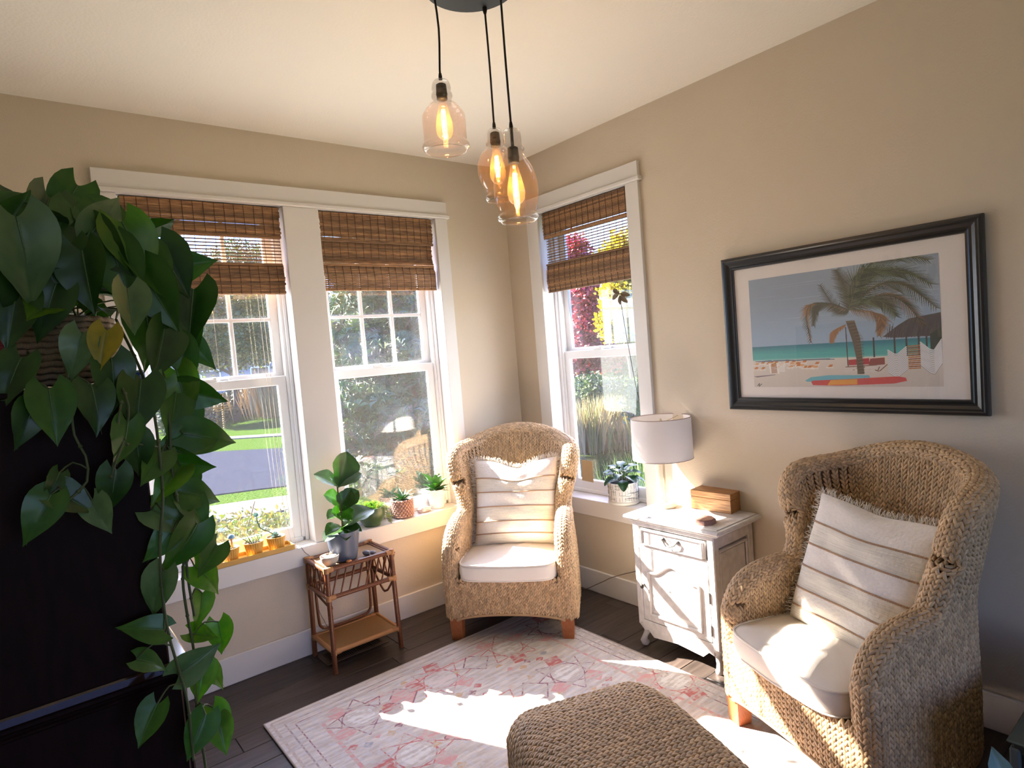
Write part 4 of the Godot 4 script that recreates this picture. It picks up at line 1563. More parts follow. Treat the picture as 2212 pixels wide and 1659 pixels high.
# ------------------------------------------------------------------ cabinet with arched door
func nightstand() -> void:
	var o := thing("nightstand", "small grey-white painted cabinet with a drawer and arched door, under the lamp", "cabinet", Vector3(-0.185, 0, 1.455))
	var pm := mat("chalk_paint", Color.WHITE, 0.55)
	grained(pm, Color8(186, 182, 180), Color8(212, 208, 206), Vector3(2.5, 2.5, 2.5), 0.03, false, 0.02, 256, 81)
	# local: x = depth (front at -0.165, wall side +0.165), z along the front
	var fx := -0.163
	var b := MB.new()
	# carcass
	b.box(Vector3(0.012, 0.385, 0), Vector3(0.30, 0.50, 0.43), 0.003)
	for z in [-0.213, 0.213]:
		b.box(Vector3(fx + 0.022, 0.375, z), Vector3(0.044, 0.53, 0.036), 0.005)
		b.box(Vector3(0.143, 0.375, z), Vector3(0.04, 0.53, 0.036), 0.005)
	for y in [0.624, 0.513]:
		b.box(Vector3(fx + 0.016, y, 0), Vector3(0.03, 0.02, 0.40), 0.003)
	put("body", b, pm, o)
	# scalloped apron
	b = MB.new()
	var ap := [Vector2(-0.2, 0.139), Vector2(0.2, 0.139), Vector2(0.2, 0.088), Vector2(0.165, 0.098), Vector2(0.13, 0.079), Vector2(0.07, 0.074), Vector2(0.0, 0.068), Vector2(-0.07, 0.058), Vector2(-0.12, 0.050), Vector2(-0.15, 0.056), Vector2(-0.175, 0.085), Vector2(-0.2, 0.08)]
	ap = [Vector2(-0.2, 0.139), Vector2(0.2, 0.139), Vector2(0.2, 0.082), Vector2(0.172, 0.09), Vector2(0.14, 0.06), Vector2(0.08, 0.066), Vector2(0.0, 0.074), Vector2(-0.08, 0.066), Vector2(-0.14, 0.06), Vector2(-0.172, 0.09), Vector2(-0.2, 0.082)]
	b.prism(ap, Vector3(fx + 0.002, 0, 0), Vector3.BACK, Vector3.UP, Vector3.RIGHT, 0.02)
	put("apron", b, pm, o)
	# moulded top
	b = MB.new()
	b.box(Vector3(0, 0.6555, 0), Vector3(0.372, 0.019, 0.545), 0.007)
	b.box(Vector3(0.004, 0.641, 0), Vector3(0.35, 0.014, 0.51), 0.006)
	b.box(Vector3(0.008, 0.6665, 0), Vector3(0.335, 0.005, 0.50), 0.002)
	put("top", b, pm, o)
	# drawer
	b = MB.new()
	b.box(Vector3(fx + 0.012, 0.5645, 0), Vector3(0.016, 0.087, 0.366), 0.002)
	b.box(Vector3(fx + 0.004, 0.5645, 0), Vector3(0.012, 0.078, 0.354), 0.004)
	for y in [0.6, 0.529]:
		b.box(Vector3(fx - 0.003, y, 0), Vector3(0.012, 0.009, 0.354), 0.004)
	for z in [-0.172, 0.172]:
		b.box(Vector3(fx - 0.003, 0.5645, z), Vector3(0.012, 0.078, 0.009), 0.004)
	var dr := put("drawer", b, pm, o)
	b = MB.new()
	for z in [-0.042, 0.042]:
		b.lathe([Vector2(0.001, 0.0), Vector2(0.012, 0.001), Vector2(0.011, 0.004), Vector2(0.004, 0.007), Vector2(0.006, 0.012), Vector2(0.001, 0.016)], Vector3(fx - 0.002, 0.575, z), 12, Basis(Vector3.BACK, PI / 2))
	var bp := []
	for i in 13:
		var t := i / 12.0
		bp.append(Vector3(fx - 0.014 - 0.006 * sin(PI * t), 0.575 - 0.026 * sin(PI * t) + 0.008 * sin(TAU * t * 2.0) * 0.3, lerpf(-0.042, 0.042, t)))
	b.tube(bp, 0.0032, 7)
	put("handle", b, mat("aged_steel", Color8(120, 116, 114), 0.35, 0.9), dr)
	# door with cathedral panel
	b = MB.new()
	b.box(Vector3(fx + 0.010, 0.3225, 0), Vector3(0.018, 0.363, 0.386), 0.003)
	var door := put("door", b, pm, o)
	var arch := func(inset: float) -> Array:
		# closed outline, z to the right, y up
		var pts := []
		var hz := 0.145 - inset
		pts.append(Vector2(-hz, 0.178 + inset))
		pts.append(Vector2(hz, 0.178 + inset))
		var n := 24
		for i in n + 1:
			var t := 1.0 - 2.0 * float(i) / n
			var rise := 0.058 * (0.5 + 0.5 * cos(PI * minf(1.0, absf(t) * 1.22)))
			pts.append(Vector2(hz * t, 0.39 - inset + rise))
		return pts
	b = MB.new()
	var o1: Array = arch.call(0.0)
	var loop := []
	for q in o1: loop.append(Vector3(fx - 0.001, q.y, q.x))
	loop.append(loop[0])
	b.tube(loop, 0.0085, 7, false, 1.0)
	put("panel_moulding", b, pm, door)
	b = MB.new()
	b.prism(arch.call(0.034), Vector3(fx - 0.004, 0, 0), Vector3.BACK, Vector3.UP, Vector3.RIGHT, 0.01)
	var o2: Array = arch.call(0.006)
	var o3: Array = arch.call(0.034)
	for i in o2.size():
		var j := (i + 1) % o2.size()
		b.face([Vector3(fx + 0.003, o2[i].y, o2[i].x), Vector3(fx + 0.003, o2[j].y, o2[j].x), Vector3(fx - 0.004, o3[j].y, o3[j].x), Vector3(fx - 0.004, o3[i].y, o3[i].x)], Vector3(1, 0.3, 0))
	put("raised_panel", b, pm, door)
	b = MB.new()
	b.lathe([Vector2(0.008, 0.0), Vector2(0.0075, 0.003), Vector2(0.004, 0.008), Vector2(0.006, 0.013), Vector2(0.0115, 0.017), Vector2(0.012, 0.021), Vector2(0.007, 0.026), Vector2(0.0005, 0.027)], Vector3(fx + 0.001, 0.317, -0.178), 14, Basis(Vector3.BACK, PI / 2))
	put("knob", b, mat("dark_knob", Color8(62, 58, 56), 0.3, 0.8), door)
	b = MB.new()
	b.lathe([Vector2(0.003, 0), Vector2(0.003, 0.004), Vector2(0.0005, 0.005)], Vector3(fx - 0.004, 0.325, -0.02), 8, Basis(Vector3.BACK, PI / 2))
	put("keyhole", b, M.aged_steel, door)
	b = MB.new()
	for y in [0.2, 0.35]: b.tube([Vector3(fx - 0.002, y - 0.024, 0.196), Vector3(fx - 0.002, y, 0.196), Vector3(fx - 0.002, y + 0.024, 0.196)], 0.004, 7)
	put("hinge", b, M.aged_steel, door)
	# side panels
	for s in [-1.0, 1.0]:
		b = MB.new()
		for q in [[0.0, 0.60, 0.26, 0.05], [0.0, 0.145, 0.26, 0.06]]:
			b.box(Vector3(0.0, q[1], s * 0.222), Vector3(q[2], q[3], 0.018), 0.003)
		b.box(Vector3(0.0, 0.37, s * 0.219), Vector3(0.2, 0.36, 0.012), 0.008)
		for y in [0.556, 0.186]:
			b.box(Vector3(0.0, y, s * 0.224), Vector3(0.235, 0.014, 0.012), 0.005)
		for x in [-0.112, 0.112]:
			b.box(Vector3(x, 0.37, s * 0.224), Vector3(0.014, 0.37, 0.012), 0.005)
		put("side_panel", b, pm, o)
	# cabriole legs
	for q in [Vector2(-1, -1), Vector2(-1, 1), Vector2(1, -1), Vector2(1, 1)]:
		b = MB.new()
		var pts := []
		var rs := []
		var tab := [Vector2(0.0, 0.0), Vector2(0.008, 0.004), Vector2(0.022, 0.010), Vector2(0.045, 0.004), Vector2(0.07, -0.006), Vector2(0.095, -0.004), Vector2(0.125, 0.008)]
		var rad := [0.016, 0.021, 0.018, 0.013, 0.016, 0.023, 0.024]
		for i in tab.size():
			pts.append(Vector3(q.x * (0.138 + tab[i].y), tab[i].x, q.y * (0.207 + tab[i].y)))
			rs.append(rad[i])
		b.tube(pts, rs, 10)
		put("leg", b, pm, o)

# ------------------------------------------------------------------ rattan side table
func rattan_table() -> void:
	var o := thing("rattan_side_table", "small two-tier rattan side table under the twin window, holding a fig plant", "side table", Vector3(-1.392, 0, 0.178))
	var cane := mat("rattan_cane", Color.WHITE, 0.32)
	grained(cane, Color8(78, 42, 26), Color8(132, 78, 46), Vector3(8, 8, 8), 0.05, false, 0.0, 256, 85)
	var wrap := mat("cane_wrap", Color8(168, 118, 72), 0.6)
	var mat_w := mat("woven_mat", Color.WHITE, 0.6)
	grained(mat_w, Color8(116, 84, 48), Color8(164, 124, 76), Vector3(40, 6, 6), 0.06, false, 0.12, 256, 86)
	var hx := 0.18
	var hz := 0.128
	var cs := [Vector2(-1, 1), Vector2(1, 1), Vector2(-1, -1), Vector2(1, -1)]
	for c in cs:
		var b := MB.new()
		b.tube(curve([Vector3(c.x * (hx + 0.004), 0, c.y * (hz + 0.006)), Vector3(c.x * hx, 0.25, c.y * hz), Vector3(c.x * (hx - 0.002), 0.50, c.y * (hz - 0.002)), Vector3(c.x * (hx - 0.008), 0.522, c.y * (hz - 0.008))], 0.05), 0.0125, 10)
		put("leg", b, cane, o)
	for y in [0.52, 0.38, 0.105]:
		for s in [-1.0, 1.0]:
			var b := MB.new()
			b.tube([Vector3(-hx, y, s * hz), Vector3(0, y, s * hz), Vector3(hx, y, s * hz)], 0.0115, 9)
			put("rail", b, cane if y > 0.2 else M.cane_wrap, o)
			b = MB.new()
			b.tube([Vector3(s * hx, y, -hz), Vector3(s * hx, y, 0), Vector3(s * hx, y, hz)], 0.0115, 9)
			put("rail", b, cane if y > 0.2 else M.cane_wrap, o)
		for c in cs:
			var b := MB.new()
			b.tube([Vector3(c.x * hx, y - 0.014, c.y * hz), Vector3(c.x * hx, y, c.y * hz), Vector3(c.x * hx, y + 0.014, c.y * hz)], 0.0148, 9)
			b.tube([Vector3(c.x * (hx - 0.034), y, c.y * hz), Vector3(c.x * (hx - 0.018), y, c.y * hz), Vector3(c.x * hx, y, c.y * hz)], 0.0138, 9)
			put("binding_wrap", b, wrap, o)
	for q in [[0.518, 0.006], [0.106, 0.008]]:
		var b := MB.new()
		b.box(Vector3(0, q[0], 0), Vector3(2 * hx - 0.012, q[1], 2 * hz - 0.012), 0.001)
		put("top" if q[0] > 0.3 else "shelf", b, mat_w, o)
	# inner edging of top
	var b := MB.new()
	for s in [-1.0, 1.0]:
		b.tube([Vector3(-hx + 0.02, 0.5235, s * (hz - 0.02)), Vector3(0, 0.5235, s * (hz - 0.02)), Vector3(hx - 0.02, 0.5235, s * (hz - 0.02))], 0.0045, 6)
		b.tube([Vector3(s * (hx - 0.02), 0.5235, -hz + 0.02), Vector3(s * (hx - 0.02), 0.5235, 0), Vector3(s * (hx - 0.02), 0.5235, hz - 0.02)], 0.0045, 6)
	put("edging", b, cane, o)
	# slanting sticks of the apron, front and back, and the crossed ends
	for s in [-1.0, 1.0]:
		for k in 8:
			var x0 := -hx + 0.02 + k * 0.045
			b = MB.new()
			b.tube([Vector3(x0, 0.385, s * hz), Vector3(x0 + 0.021, 0.45, s * hz), Vector3(x0 + 0.042, 0.515, s * hz)], 0.0046, 6)
			put("stick", b, cane, o)
		for k in 4:
			for dr in [-1.0, 1.0]:
				var z0 := -hz + 0.035 + k * 0.062
				b = MB.new()
				b.tube([Vector3(s * hx, 0.385, z0 - dr * 0.026), Vector3(s * hx, 0.45, z0), Vector3(s * hx, 0.515, z0 + dr * 0.026)], 0.0044, 6)
				put("stick", b, cane, o)
	# bent hoop between the back legs, and braces under the ends
	var z := -hz + 0.004
	var e := hx - 0.03
	var hp := [Vector3(-e + 0.05, 0.475, z), Vector3(e - 0.05, 0.475, z), Vector3(e - 0.008, 0.455, z), Vector3(e, 0.40, z), Vector3(e, 0.20, z), Vector3(e - 0.012, 0.145, z), Vector3(e - 0.06, 0.128, z), Vector3(-e + 0.06, 0.128, z), Vector3(-e + 0.012, 0.145, z), Vector3(-e, 0.20, z), Vector3(-e, 0.40, z), Vector3(-e + 0.008, 0.455, z), Vector3(-e + 0.05, 0.475, z)]
	b = MB.new()
	b.tube(curve(hp, 0.02), 0.0075, 8, false)
	put("hoop", b, cane, o)
	for s in [-1.0, 1.0]:
		b = MB.new()
		b.tube(curve([Vector3(s * (hx - 0.005), 0.36, hz - 0.01), Vector3(s * (hx - 0.03), 0.30, hz - 0.06), Vector3(s * (hx - 0.005), 0.37, -hz + 0.03)], 0.03), 0.006, 7)
		put("brace", b, cane, o)

# ------------------------------------------------------------------ dark hutch at the left
func hutch() -> void:
	var o := thing("sideboard_hutch", "tall dark mahogany hutch cabinet at the left, topped by the trailing plant", "cabinet", Vector3(-2.65, 0, 1.17))
	var wd := mat("mahogany", Color.WHITE, 0.55, 0.0, 0.2)
	grained(wd, Color8(20, 7, 6), Color8(30, 11, 9), Vector3(3, 0.6, 3), 0.04, false, 0.0, 256, 88)
	var gl := mat("polished_mahogany", Color8(36, 14, 11), 0.12, 0.0, 0.7)
	# local: front is +x, the camera sees the end at z = +0.45
	var b := MB.new()
	b.box(Vector3(0.0, 0.44, 0), Vector3(0.43, 0.80, 0.86), 0.004)
	b.box(Vector3(0.0, 0.03, 0), Vector3(0.45, 0.06, 0.88), 0.006)
	put("lower_cabinet", b, wd, o)
	b = MB.new()
	b.box(Vector3(0.005, 0.853, 0), Vector3(0.46, 0.024, 0.905), 0.004)
	put("ledge", b, gl, o)
	b = MB.new()
	b.box(Vector3(0.0, 0.831, 0), Vector3(0.444, 0.02, 0.88), 0.006)
	b.box(Vector3(0.0, 0.81, 0), Vector3(0.436, 0.012, 0.87), 0.004)
	put("moulding", b, wd, o)
	b = MB.new()
	b.box(Vector3(-0.02, 1.19, 0), Vector3(0.425, 0.655, 0.895), 0.004)
	put("upper_cabinet", b, wd, o)
	b = MB.new()
	b.box(Vector3(-0.02, 1.524, 0), Vector3(0.43, 0.016, 0.90), 0.004)
	put("top", b, wd, o)
	# doors on the front, out of the camera's sight but there
	for z in [-0.22, 0.22]:
		b = MB.new()
		b.box(Vector3(0.219, 0.43, z), Vector3(0.014, 0.70, 0.40), 0.004)
		var d := put("door", b, wd, o)
		b = MB.new()
		b.sphere(Vector3(0.234, 0.47, z - signf(z) * 0.16), Vector3.ONE * 0.011, 10, 8)
		put("knob", b, M.aged_steel, d)
	# a few things on the hutch
	var box := thing("box", "small red box on the hutch, half hidden at the photo's left edge", "box", Vector3(-2.735, 1.532, 1.42))
	b = MB.new()
	b.box(Vector3(0, 0.055, 0), Vector3(0.10, 0.11, 0.09), 0.004)
	put("body", b, mat("red_card", Color8(140, 30, 26), 0.6), box)
	b = MB.new()
	b.box(Vector3(0, 0.112, 0), Vector3(0.104, 0.022, 0.094), 0.004)
	put("lid", b, M.red_card, box)

func tag_jar() -> void:
	var t := thing("jar", "little blue jar with pale characters hanging among the vine stems", "jar", Vector3(-2.436, 1.532, 1.50), 0.25)
	var b := MB.new()
	b.lathe([Vector2(0.0, 0.0), Vector2(0.011, 0.0), Vector2(0.0125, 0.002), Vector2(0.0128, 0.015), Vector2(0.0115, 0.02), Vector2(0.0095, 0.022), Vector2(0.0, 0.022)], Vector3.ZERO, 16)
	put("body", b, mat("blue_glaze", Color8(56, 96, 178), 0.3), t)
	b = MB.new()
	b.lathe([Vector2(0.0, 0.021), Vector2(0.0105, 0.021), Vector2(0.0105, 0.026), Vector2(0.0, 0.027)], Vector3.ZERO, 16)
	put("lid", b, mat("pale_blue", Color8(176, 198, 214), 0.4), t)
	var tm := TextMesh.new()
	tm.text = "5T"
	var sf := SystemFont.new()
	sf.font_names = PackedStringArray(["Droid Sans"])
	sf.font_weight = 700
	tm.font = sf
	tm.font_size = 16
	tm.pixel_size = 0.00062
	tm.depth = 0.003
	mi("lettering", tm, M.pale_blue, t, Transform3D(Basis.IDENTITY, Vector3(0, 0.011, 0.0122)))

# ------------------------------------------------------------------ framed picture
func beach_texture() -> ImageTexture:
	var cv := Cv.new(1024, 674, Color8(150, 168, 182))
	var V := func(a: float, b: float) -> Vector2: return Vector2(a, b)
	for y in 420:
		var t := y / 420.0
		var c := Color8(146, 160, 176).lerp(Color8(160, 182, 204), smooth(0.2, 1.0, t))
		cv.im.fill_rect(Rect2i(0, y, 1024, 1), c)
	# soft cloud bands
	rng.seed = 5
	for i in 46:
		var y := rr(0.02, 0.5)
		var x := rr(-0.1, 0.9)
		var w := rr(0.1, 0.4)
		var g := int(rr(-5, 9))
		var yy := int(y * 674)
		for k in 5:
			for j in range(int(maxf(0, (x + k * 0.01) * 1024)), int(minf(1023, (x + w - k * 0.012) * 1024)), 1):
				var c := cv.im.get_pixel(j, yy + k)
				cv.im.set_pixel(j, yy + k, Color(c.r + g / 255.0, c.g + g / 255.0, c.b + g / 255.0))
	# sea
	for y in range(421, 512):
		var t := (y - 421) / 90.0
		var c := Color8(58, 130, 146).lerp(Color8(86, 178, 176), smooth(0.0, 0.6, t)).lerp(Color8(150, 206, 200), smooth(0.8, 1.0, t))
		cv.im.fill_rect(Rect2i(0, y, 1024, 1), c)
	for i in 60: cv.line(V.call(rr(0, 1), rr(0.63, 0.74)), V.call(rr(0, 1), 0.685), 0.0008, Color8(76, 160, 164))
	# sand
	for y in range(508, 674):
		var t := (y - 508) / 166.0
		cv.im.fill_rect(Rect2i(0, y, 1024, 1), Color8(224, 214, 202).lerp(Color8(206, 194, 184), t))
	for i in 220: cv.line(V.call(rr(0, 1), rr(0.84, 1.0)), V.call(rr(0, 1), rr(0.84, 1.0)), 0.0006, Color8(214, 203, 192))
	# deck chairs along the water
	for i in 34:
		var x := rr(0.0, 0.56)
		var y := rr(0.775, 0.835)
		cv.poly([V.call(x, y), V.call(x + 0.012, y - 0.022), V.call(x + 0.030, y - 0.02), V.call(x + 0.022, y)], Color8(206, 132, 72) if i % 3 else Color8(224, 170, 120))
		cv.line(V.call(x - 0.01, y + 0.004), V.call(x + 0.03, y + 0.004), 0.006, Color8(240, 236, 230))
		cv.line(V.call(x + 0.002, y + 0.004), V.call(x + 0.002, y + 0.02), 0.004, Color8(232, 226, 220))
		cv.line(V.call(x + 0.022, y + 0.004), V.call(x + 0.024, y + 0.02), 0.004, Color8(232, 226, 220))
	for i in 9: cv.line(V.call(rr(0, 0.5), rr(0.755, 0.765)), V.call(rr(0, 0.5), 0.76), 0.006, Color8(96, 110, 128))
	# little stack of loungers
	for i in 7:
		cv.line(V.call(0.115, 0.79 + i * 0.013), V.call(0.15, 0.784 + i * 0.013), 0.007, Color8(170, 112, 58))
		cv.line(V.call(0.152, 0.784 + i * 0.012), V.call(0.2, 0.78 + i * 0.013), 0.008, Color8(236, 232, 226))
	cv.line(V.call(0.105, 0.785), V.call(0.112, 0.875), 0.012, Color8(240, 236, 230))
	cv.line(V.call(0.152, 0.78), V.call(0.16, 0.88), 0.012, Color8(240, 236, 230))
	# thatched shelter
	for x in [0.69, 0.79, 0.845, 0.9, 0.935]: cv.line(V.call(x, 0.6), V.call(x, 0.76), 0.012, Color8(64, 52, 46))
	cv.poly([V.call(0.735, 0.60), V.call(0.81, 0.515), V.call(0.86, 0.47), V.call(1.0, 0.44), V.call(1.0, 0.62), V.call(0.9, 0.61), V.call(0.8, 0.612)], Color8(78, 68, 66))
	for i in 70: 
		var x := rr(0.76, 1.0)
		cv.line(V.call(x, rr(0.5, 0.58)), V.call(x - 0.012, 0.615), 0.003, Color8(62, 54, 54) if i % 2 else Color8(96, 84, 78))
	cv.poly([V.call(0.95, 0.6), V.call(1.0, 0.55), V.call(1.0, 0.74), V.call(0.95, 0.72)], Color8(52, 58, 40))
	# red kayaks and brown loungers behind the trunk
	cv.poly([V.call(0.56, 0.775), V.call(0.665, 0.765), V.call(0.665, 0.815), V.call(0.56, 0.82)], Color8(186, 58, 56))
	cv.poly([V.call(0.67, 0.77), V.call(0.74, 0.765), V.call(0.74, 0.82), V.call(0.66, 0.83)], Color8(150, 74, 60))
	for i in 16: cv.line(V.call(rr(0.53, 0.72), rr(0.83, 0.89)), V.call(rr(0.6, 0.78), rr(0.82, 0.885)), 0.008, Color8(140, 104, 84) if i % 2 else Color8(222, 212, 204))
	# stacked white loungers at the right
	for i in 13:
		var y := 0.685 + i * 0.0145
		cv.path([V.call(0.755, y + 0.02), V.call(0.785, y + 0.055), V.call(0.80, y + 0.06), V.call(0.845, y + 0.0)], 0.0095, Color8(230, 228, 228))
		cv.path([V.call(0.755, y + 0.027), V.call(0.785, y + 0.062), V.call(0.80, y + 0.067), V.call(0.845, y + 0.007)], 0.003, Color8(150, 146, 148))
		cv.line(V.call(0.85, y), V.call(0.905, y - 0.004), 0.0095, Color8(150, 92, 50) if i % 2 else Color8(188, 126, 78))
		cv.path([V.call(0.905, y - 0.03), V.call(0.945, y + 0.03), V.call(0.965, y + 0.04), V.call(1.0, y - 0.045)], 0.0095, Color8(232, 230, 230))
		cv.path([V.call(0.905, y - 0.022), V.call(0.945, y + 0.038), V.call(0.965, y + 0.048), V.call(1.0, y - 0.037)], 0.003, Color8(146, 142, 146))
	# palm: trunk, then fronds
	cv.poly([V.call(0.555, 0.45), V.call(0.60, 0.45), V.call(0.625, 0.60), V.call(0.632, 0.78), V.call(0.638, 0.895), V.call(0.603, 0.895), V.call(0.60, 0.76), V.call(0.585, 0.62)], Color8(104, 88, 66))
	for i in 34:
		var y := 0.46 + i * 0.0128
		var x := 0.56 + 0.045 * smooth(0.46, 0.62, y)
		cv.line(V.call(x + 0.002, y + 0.006), V.call(x + 0.036, y), 0.0035, Color8(78, 64, 48) if i % 2 else Color8(132, 112, 84))
	cv.line(V.call(0.553, 0.5), V.call(0.556, 0.83), 0.008, Color8(74, 62, 52))
	var frond := func(a: Vector2, b: Vector2, bend: Vector2, wid: float, c1: Color, c2: Color, drop: Vector2):
		var prev := a
		for i in range(1, 41):
			var t := i / 40.0
			var q := a.lerp(b, t) + bend * sin(PI * t)
			cv.line(prev, q, 0.006, c2)
			var d := (q - prev).normalized()
			for sg in [-1.0, 1.0]:
				var n: Vector2 = Vector2(-d.y, d.x) * sg
				var l := wid * (0.25 + 0.75 * sin(PI * (0.15 + 0.8 * t))) * rr(0.7, 1.1)
				cv.line(q, q + (n * 0.55 + d * 0.5 + drop).normalized() * l, 0.0085, c1 if rng.randf() < 0.6 else c2, 0.001)
			prev = q
	var dk := Color8(58, 62, 40)
	var md := Color8(88, 94, 56)
	var tan := Color8(150, 108, 62)
	var tan2 := Color8(116, 84, 52)
	var c0 := Vector2(0.575, 0.36)
	frond.call(c0, Vector2(0.52, 0.02), Vector2(0.02, 0), 0.085, Color8(72, 66, 52), dk, Vector2(0.1, 0.1))
	frond.call(c0, Vector2(0.43, 0.13), Vector2(0.01, 0.1), 0.06, Color8(84, 80, 66), dk, Vector2(0.0, 0.1))
	frond.call(c0, Vector2(0.95, 0.04), Vector2(-0.05, -0.20), 0.12, dk, md, Vector2(0.35, 0.25))
	frond.call(c0, Vector2(0.96, 0.22), Vector2(-0.02, -0.20), 0.13, dk, md, Vector2(0.3, 0.35))
	frond.call(c0, Vector2(0.85, 0.12), Vector2(-0.08, -0.16), 0.12, md, dk, Vector2(0.3, 0.3))
	frond.call(c0, Vector2(0.98, 0.40), Vector2(0, -0.20), 0.13, dk, Color8(96, 84, 50), Vector2(0.2, 0.5))
	frond.call(c0, Vector2(0.92, 0.52), Vector2(0.03, -0.16), 0.12, tan2, dk, Vector2(0.1, 0.6))
	frond.call(c0, Vector2(0.72, 0.58), Vector2(0.07, -0.05), 0.10, tan, tan2, Vector2(0, 0.7))
	frond.call(c0, Vector2(0.80, 0.44), Vector2(0.02, -0.1), 0.12, dk, md, Vector2(0.1, 0.5))
	frond.call(c0, Vector2(0.36, 0.60), Vector2(-0.10, -0.19), 0.085, tan, Color8(78, 70, 48), Vector2(-0.1, 0.7))
	frond.call(c0, Vector2(0.38, 0.46), Vector2(-0.05, -0.12), 0.085, Color8(82, 78, 56), dk, Vector2(-0.1, 0.6))
	frond.call(c0 + Vector2(-0.02, 0.12), Vector2(0.475, 0.62), Vector2(-0.02, -0.02), 0.05, Color8(170, 118, 76), tan, Vector2(0, 0.6))
	frond.call(c0, Vector2(0.66, 0.04), Vector2(0.0, -0.02), 0.12, dk, md, Vector2(0.4, 0.1))
	# board and kayak on the sand
	cv.poly([V.call(0.315, 0.945), V.call(0.35, 0.915), V.call(0.45, 0.9), V.call(0.66, 0.905), V.call(0.665, 0.925), V.call(0.5, 0.945), V.call(0.33, 0.955)], Color8(110, 180, 196))
	cv.poly([V.call(0.35, 0.955), V.call(0.36, 0.945), V.call(0.55, 0.935), V.call(0.80, 0.918), V.call(0.835, 0.93), V.call(0.84, 0.955), V.call(0.78, 0.975), V.call(0.5, 0.99), V.call(0.36, 0.985)], Color8(206, 74, 66))
	cv.poly([V.call(0.46, 0.942), V.call(0.60, 0.935), V.call(0.60, 0.98), V.call(0.44, 0.985)], Color8(232, 160, 62))
	cv.poly([V.call(0.0, 0.9), V.call(0.14, 0.885), V.call(0.14, 0.89), V.call(0.02, 0.91)], Color8(122, 108, 118))
	cv.path([V.call(0.02, 0.99), V.call(0.035, 0.965), V.call(0.03, 0.995), V.call(0.05, 0.97)], 0.006, Color8(80, 76, 76))
	rng.seed = 77
	return ImageTexture.create_from_image(cv.im)

func picture() -> void:
	var y0 := 1.1646
	var y1 := 1.8745
	var z0 := 1.605
	var z1 := 2.6235
	var o := thing("framed_picture", "framed beach photograph with a palm tree in a wide black frame on the right wall", "picture", Vector3(0, (y0 + y1) / 2, (z0 + z1) / 2))
	o.transform.basis = Basis(Vector3.BACK, Vector3.UP, Vector3.LEFT)   # local x right, z into the room
	var hw := (z1 - z0) / 2
	var hh := (y1 - y0) / 2
	var blk := mat("black_frame", Color8(20, 21, 24), 0.3, 0.0, 0.6)
	# moulding profile: (distance in from the outer edge, depth off the wall)
	var prof := [Vector2(0, 0.004), Vector2(0, 0.024), Vector2(0.004, 0.030), Vector2(0.012, 0.031), Vector2(0.017, 0.026), Vector2(0.024, 0.0255), Vector2(0.036, 0.020), Vector2(0.044, 0.0195), Vector2(0.048, 0.023), Vector2(0.055, 0.022), Vector2(0.058, 0.012)]
	for side in 4:
		var b := MB.new()
		for i in prof.size() - 1:
			var q := []
			for st in [[0, i], [1, i], [1, i + 1], [0, i + 1]]:
				var p: Vector2 = prof[st[1]]
				var ex := hw - p.x
				var ey := hh - p.x
				var cr := [Vector2(-ex, -ey), Vector2(ex, -ey), Vector2(ex, ey), Vector2(-ex, ey)]
				var c: Vector2 = cr[(side + st[0]) % 4]
				q.append(Vector3(c.x, c.y, p.y))
			b.face(q, Vector3(0, 0, -0.2))
		put("frame_rail", b, blk, o)
	var b2 := MB.new()
	b2.box(Vector3(0, 0, 0.008), Vector3(2 * hw - 0.1, 2 * hh - 0.1, 0.008))
	put("mat_board", b2, mat("mat_board", Color8(228, 220, 214), 0.85), o)
	var pm := mat("beach_print", Color.WHITE, 0.5)
	pm.albedo_texture = beach_texture()
	var px0 := 1.7325 - (z0 + z1) / 2
	var px1 := 2.484 - (z0 + z1) / 2
	var py0 := 1.270 - (y0 + y1) / 2
	var py1 := 1.7615 - (y0 + y1) / 2
	b2 = MB.new()
	b2.face([Vector3(px0, py0, 0.0126), Vector3(px1, py0, 0.0126), Vector3(px1, py1, 0.0126), Vector3(px0, py1, 0.0126)], Vector3(0, 0, -1), [Vector2(0, 1), Vector2(1, 1), Vector2(1, 0), Vector2(0, 0)])
	put("print", b2, pm, o)
	b2 = MB.new()
	b2.box(Vector3(0, 0, 0.0155), Vector3(2 * hw - 0.112, 2 * hh - 0.112, 0.002))
	put("glass_pane", b2, M.window_glass, o)

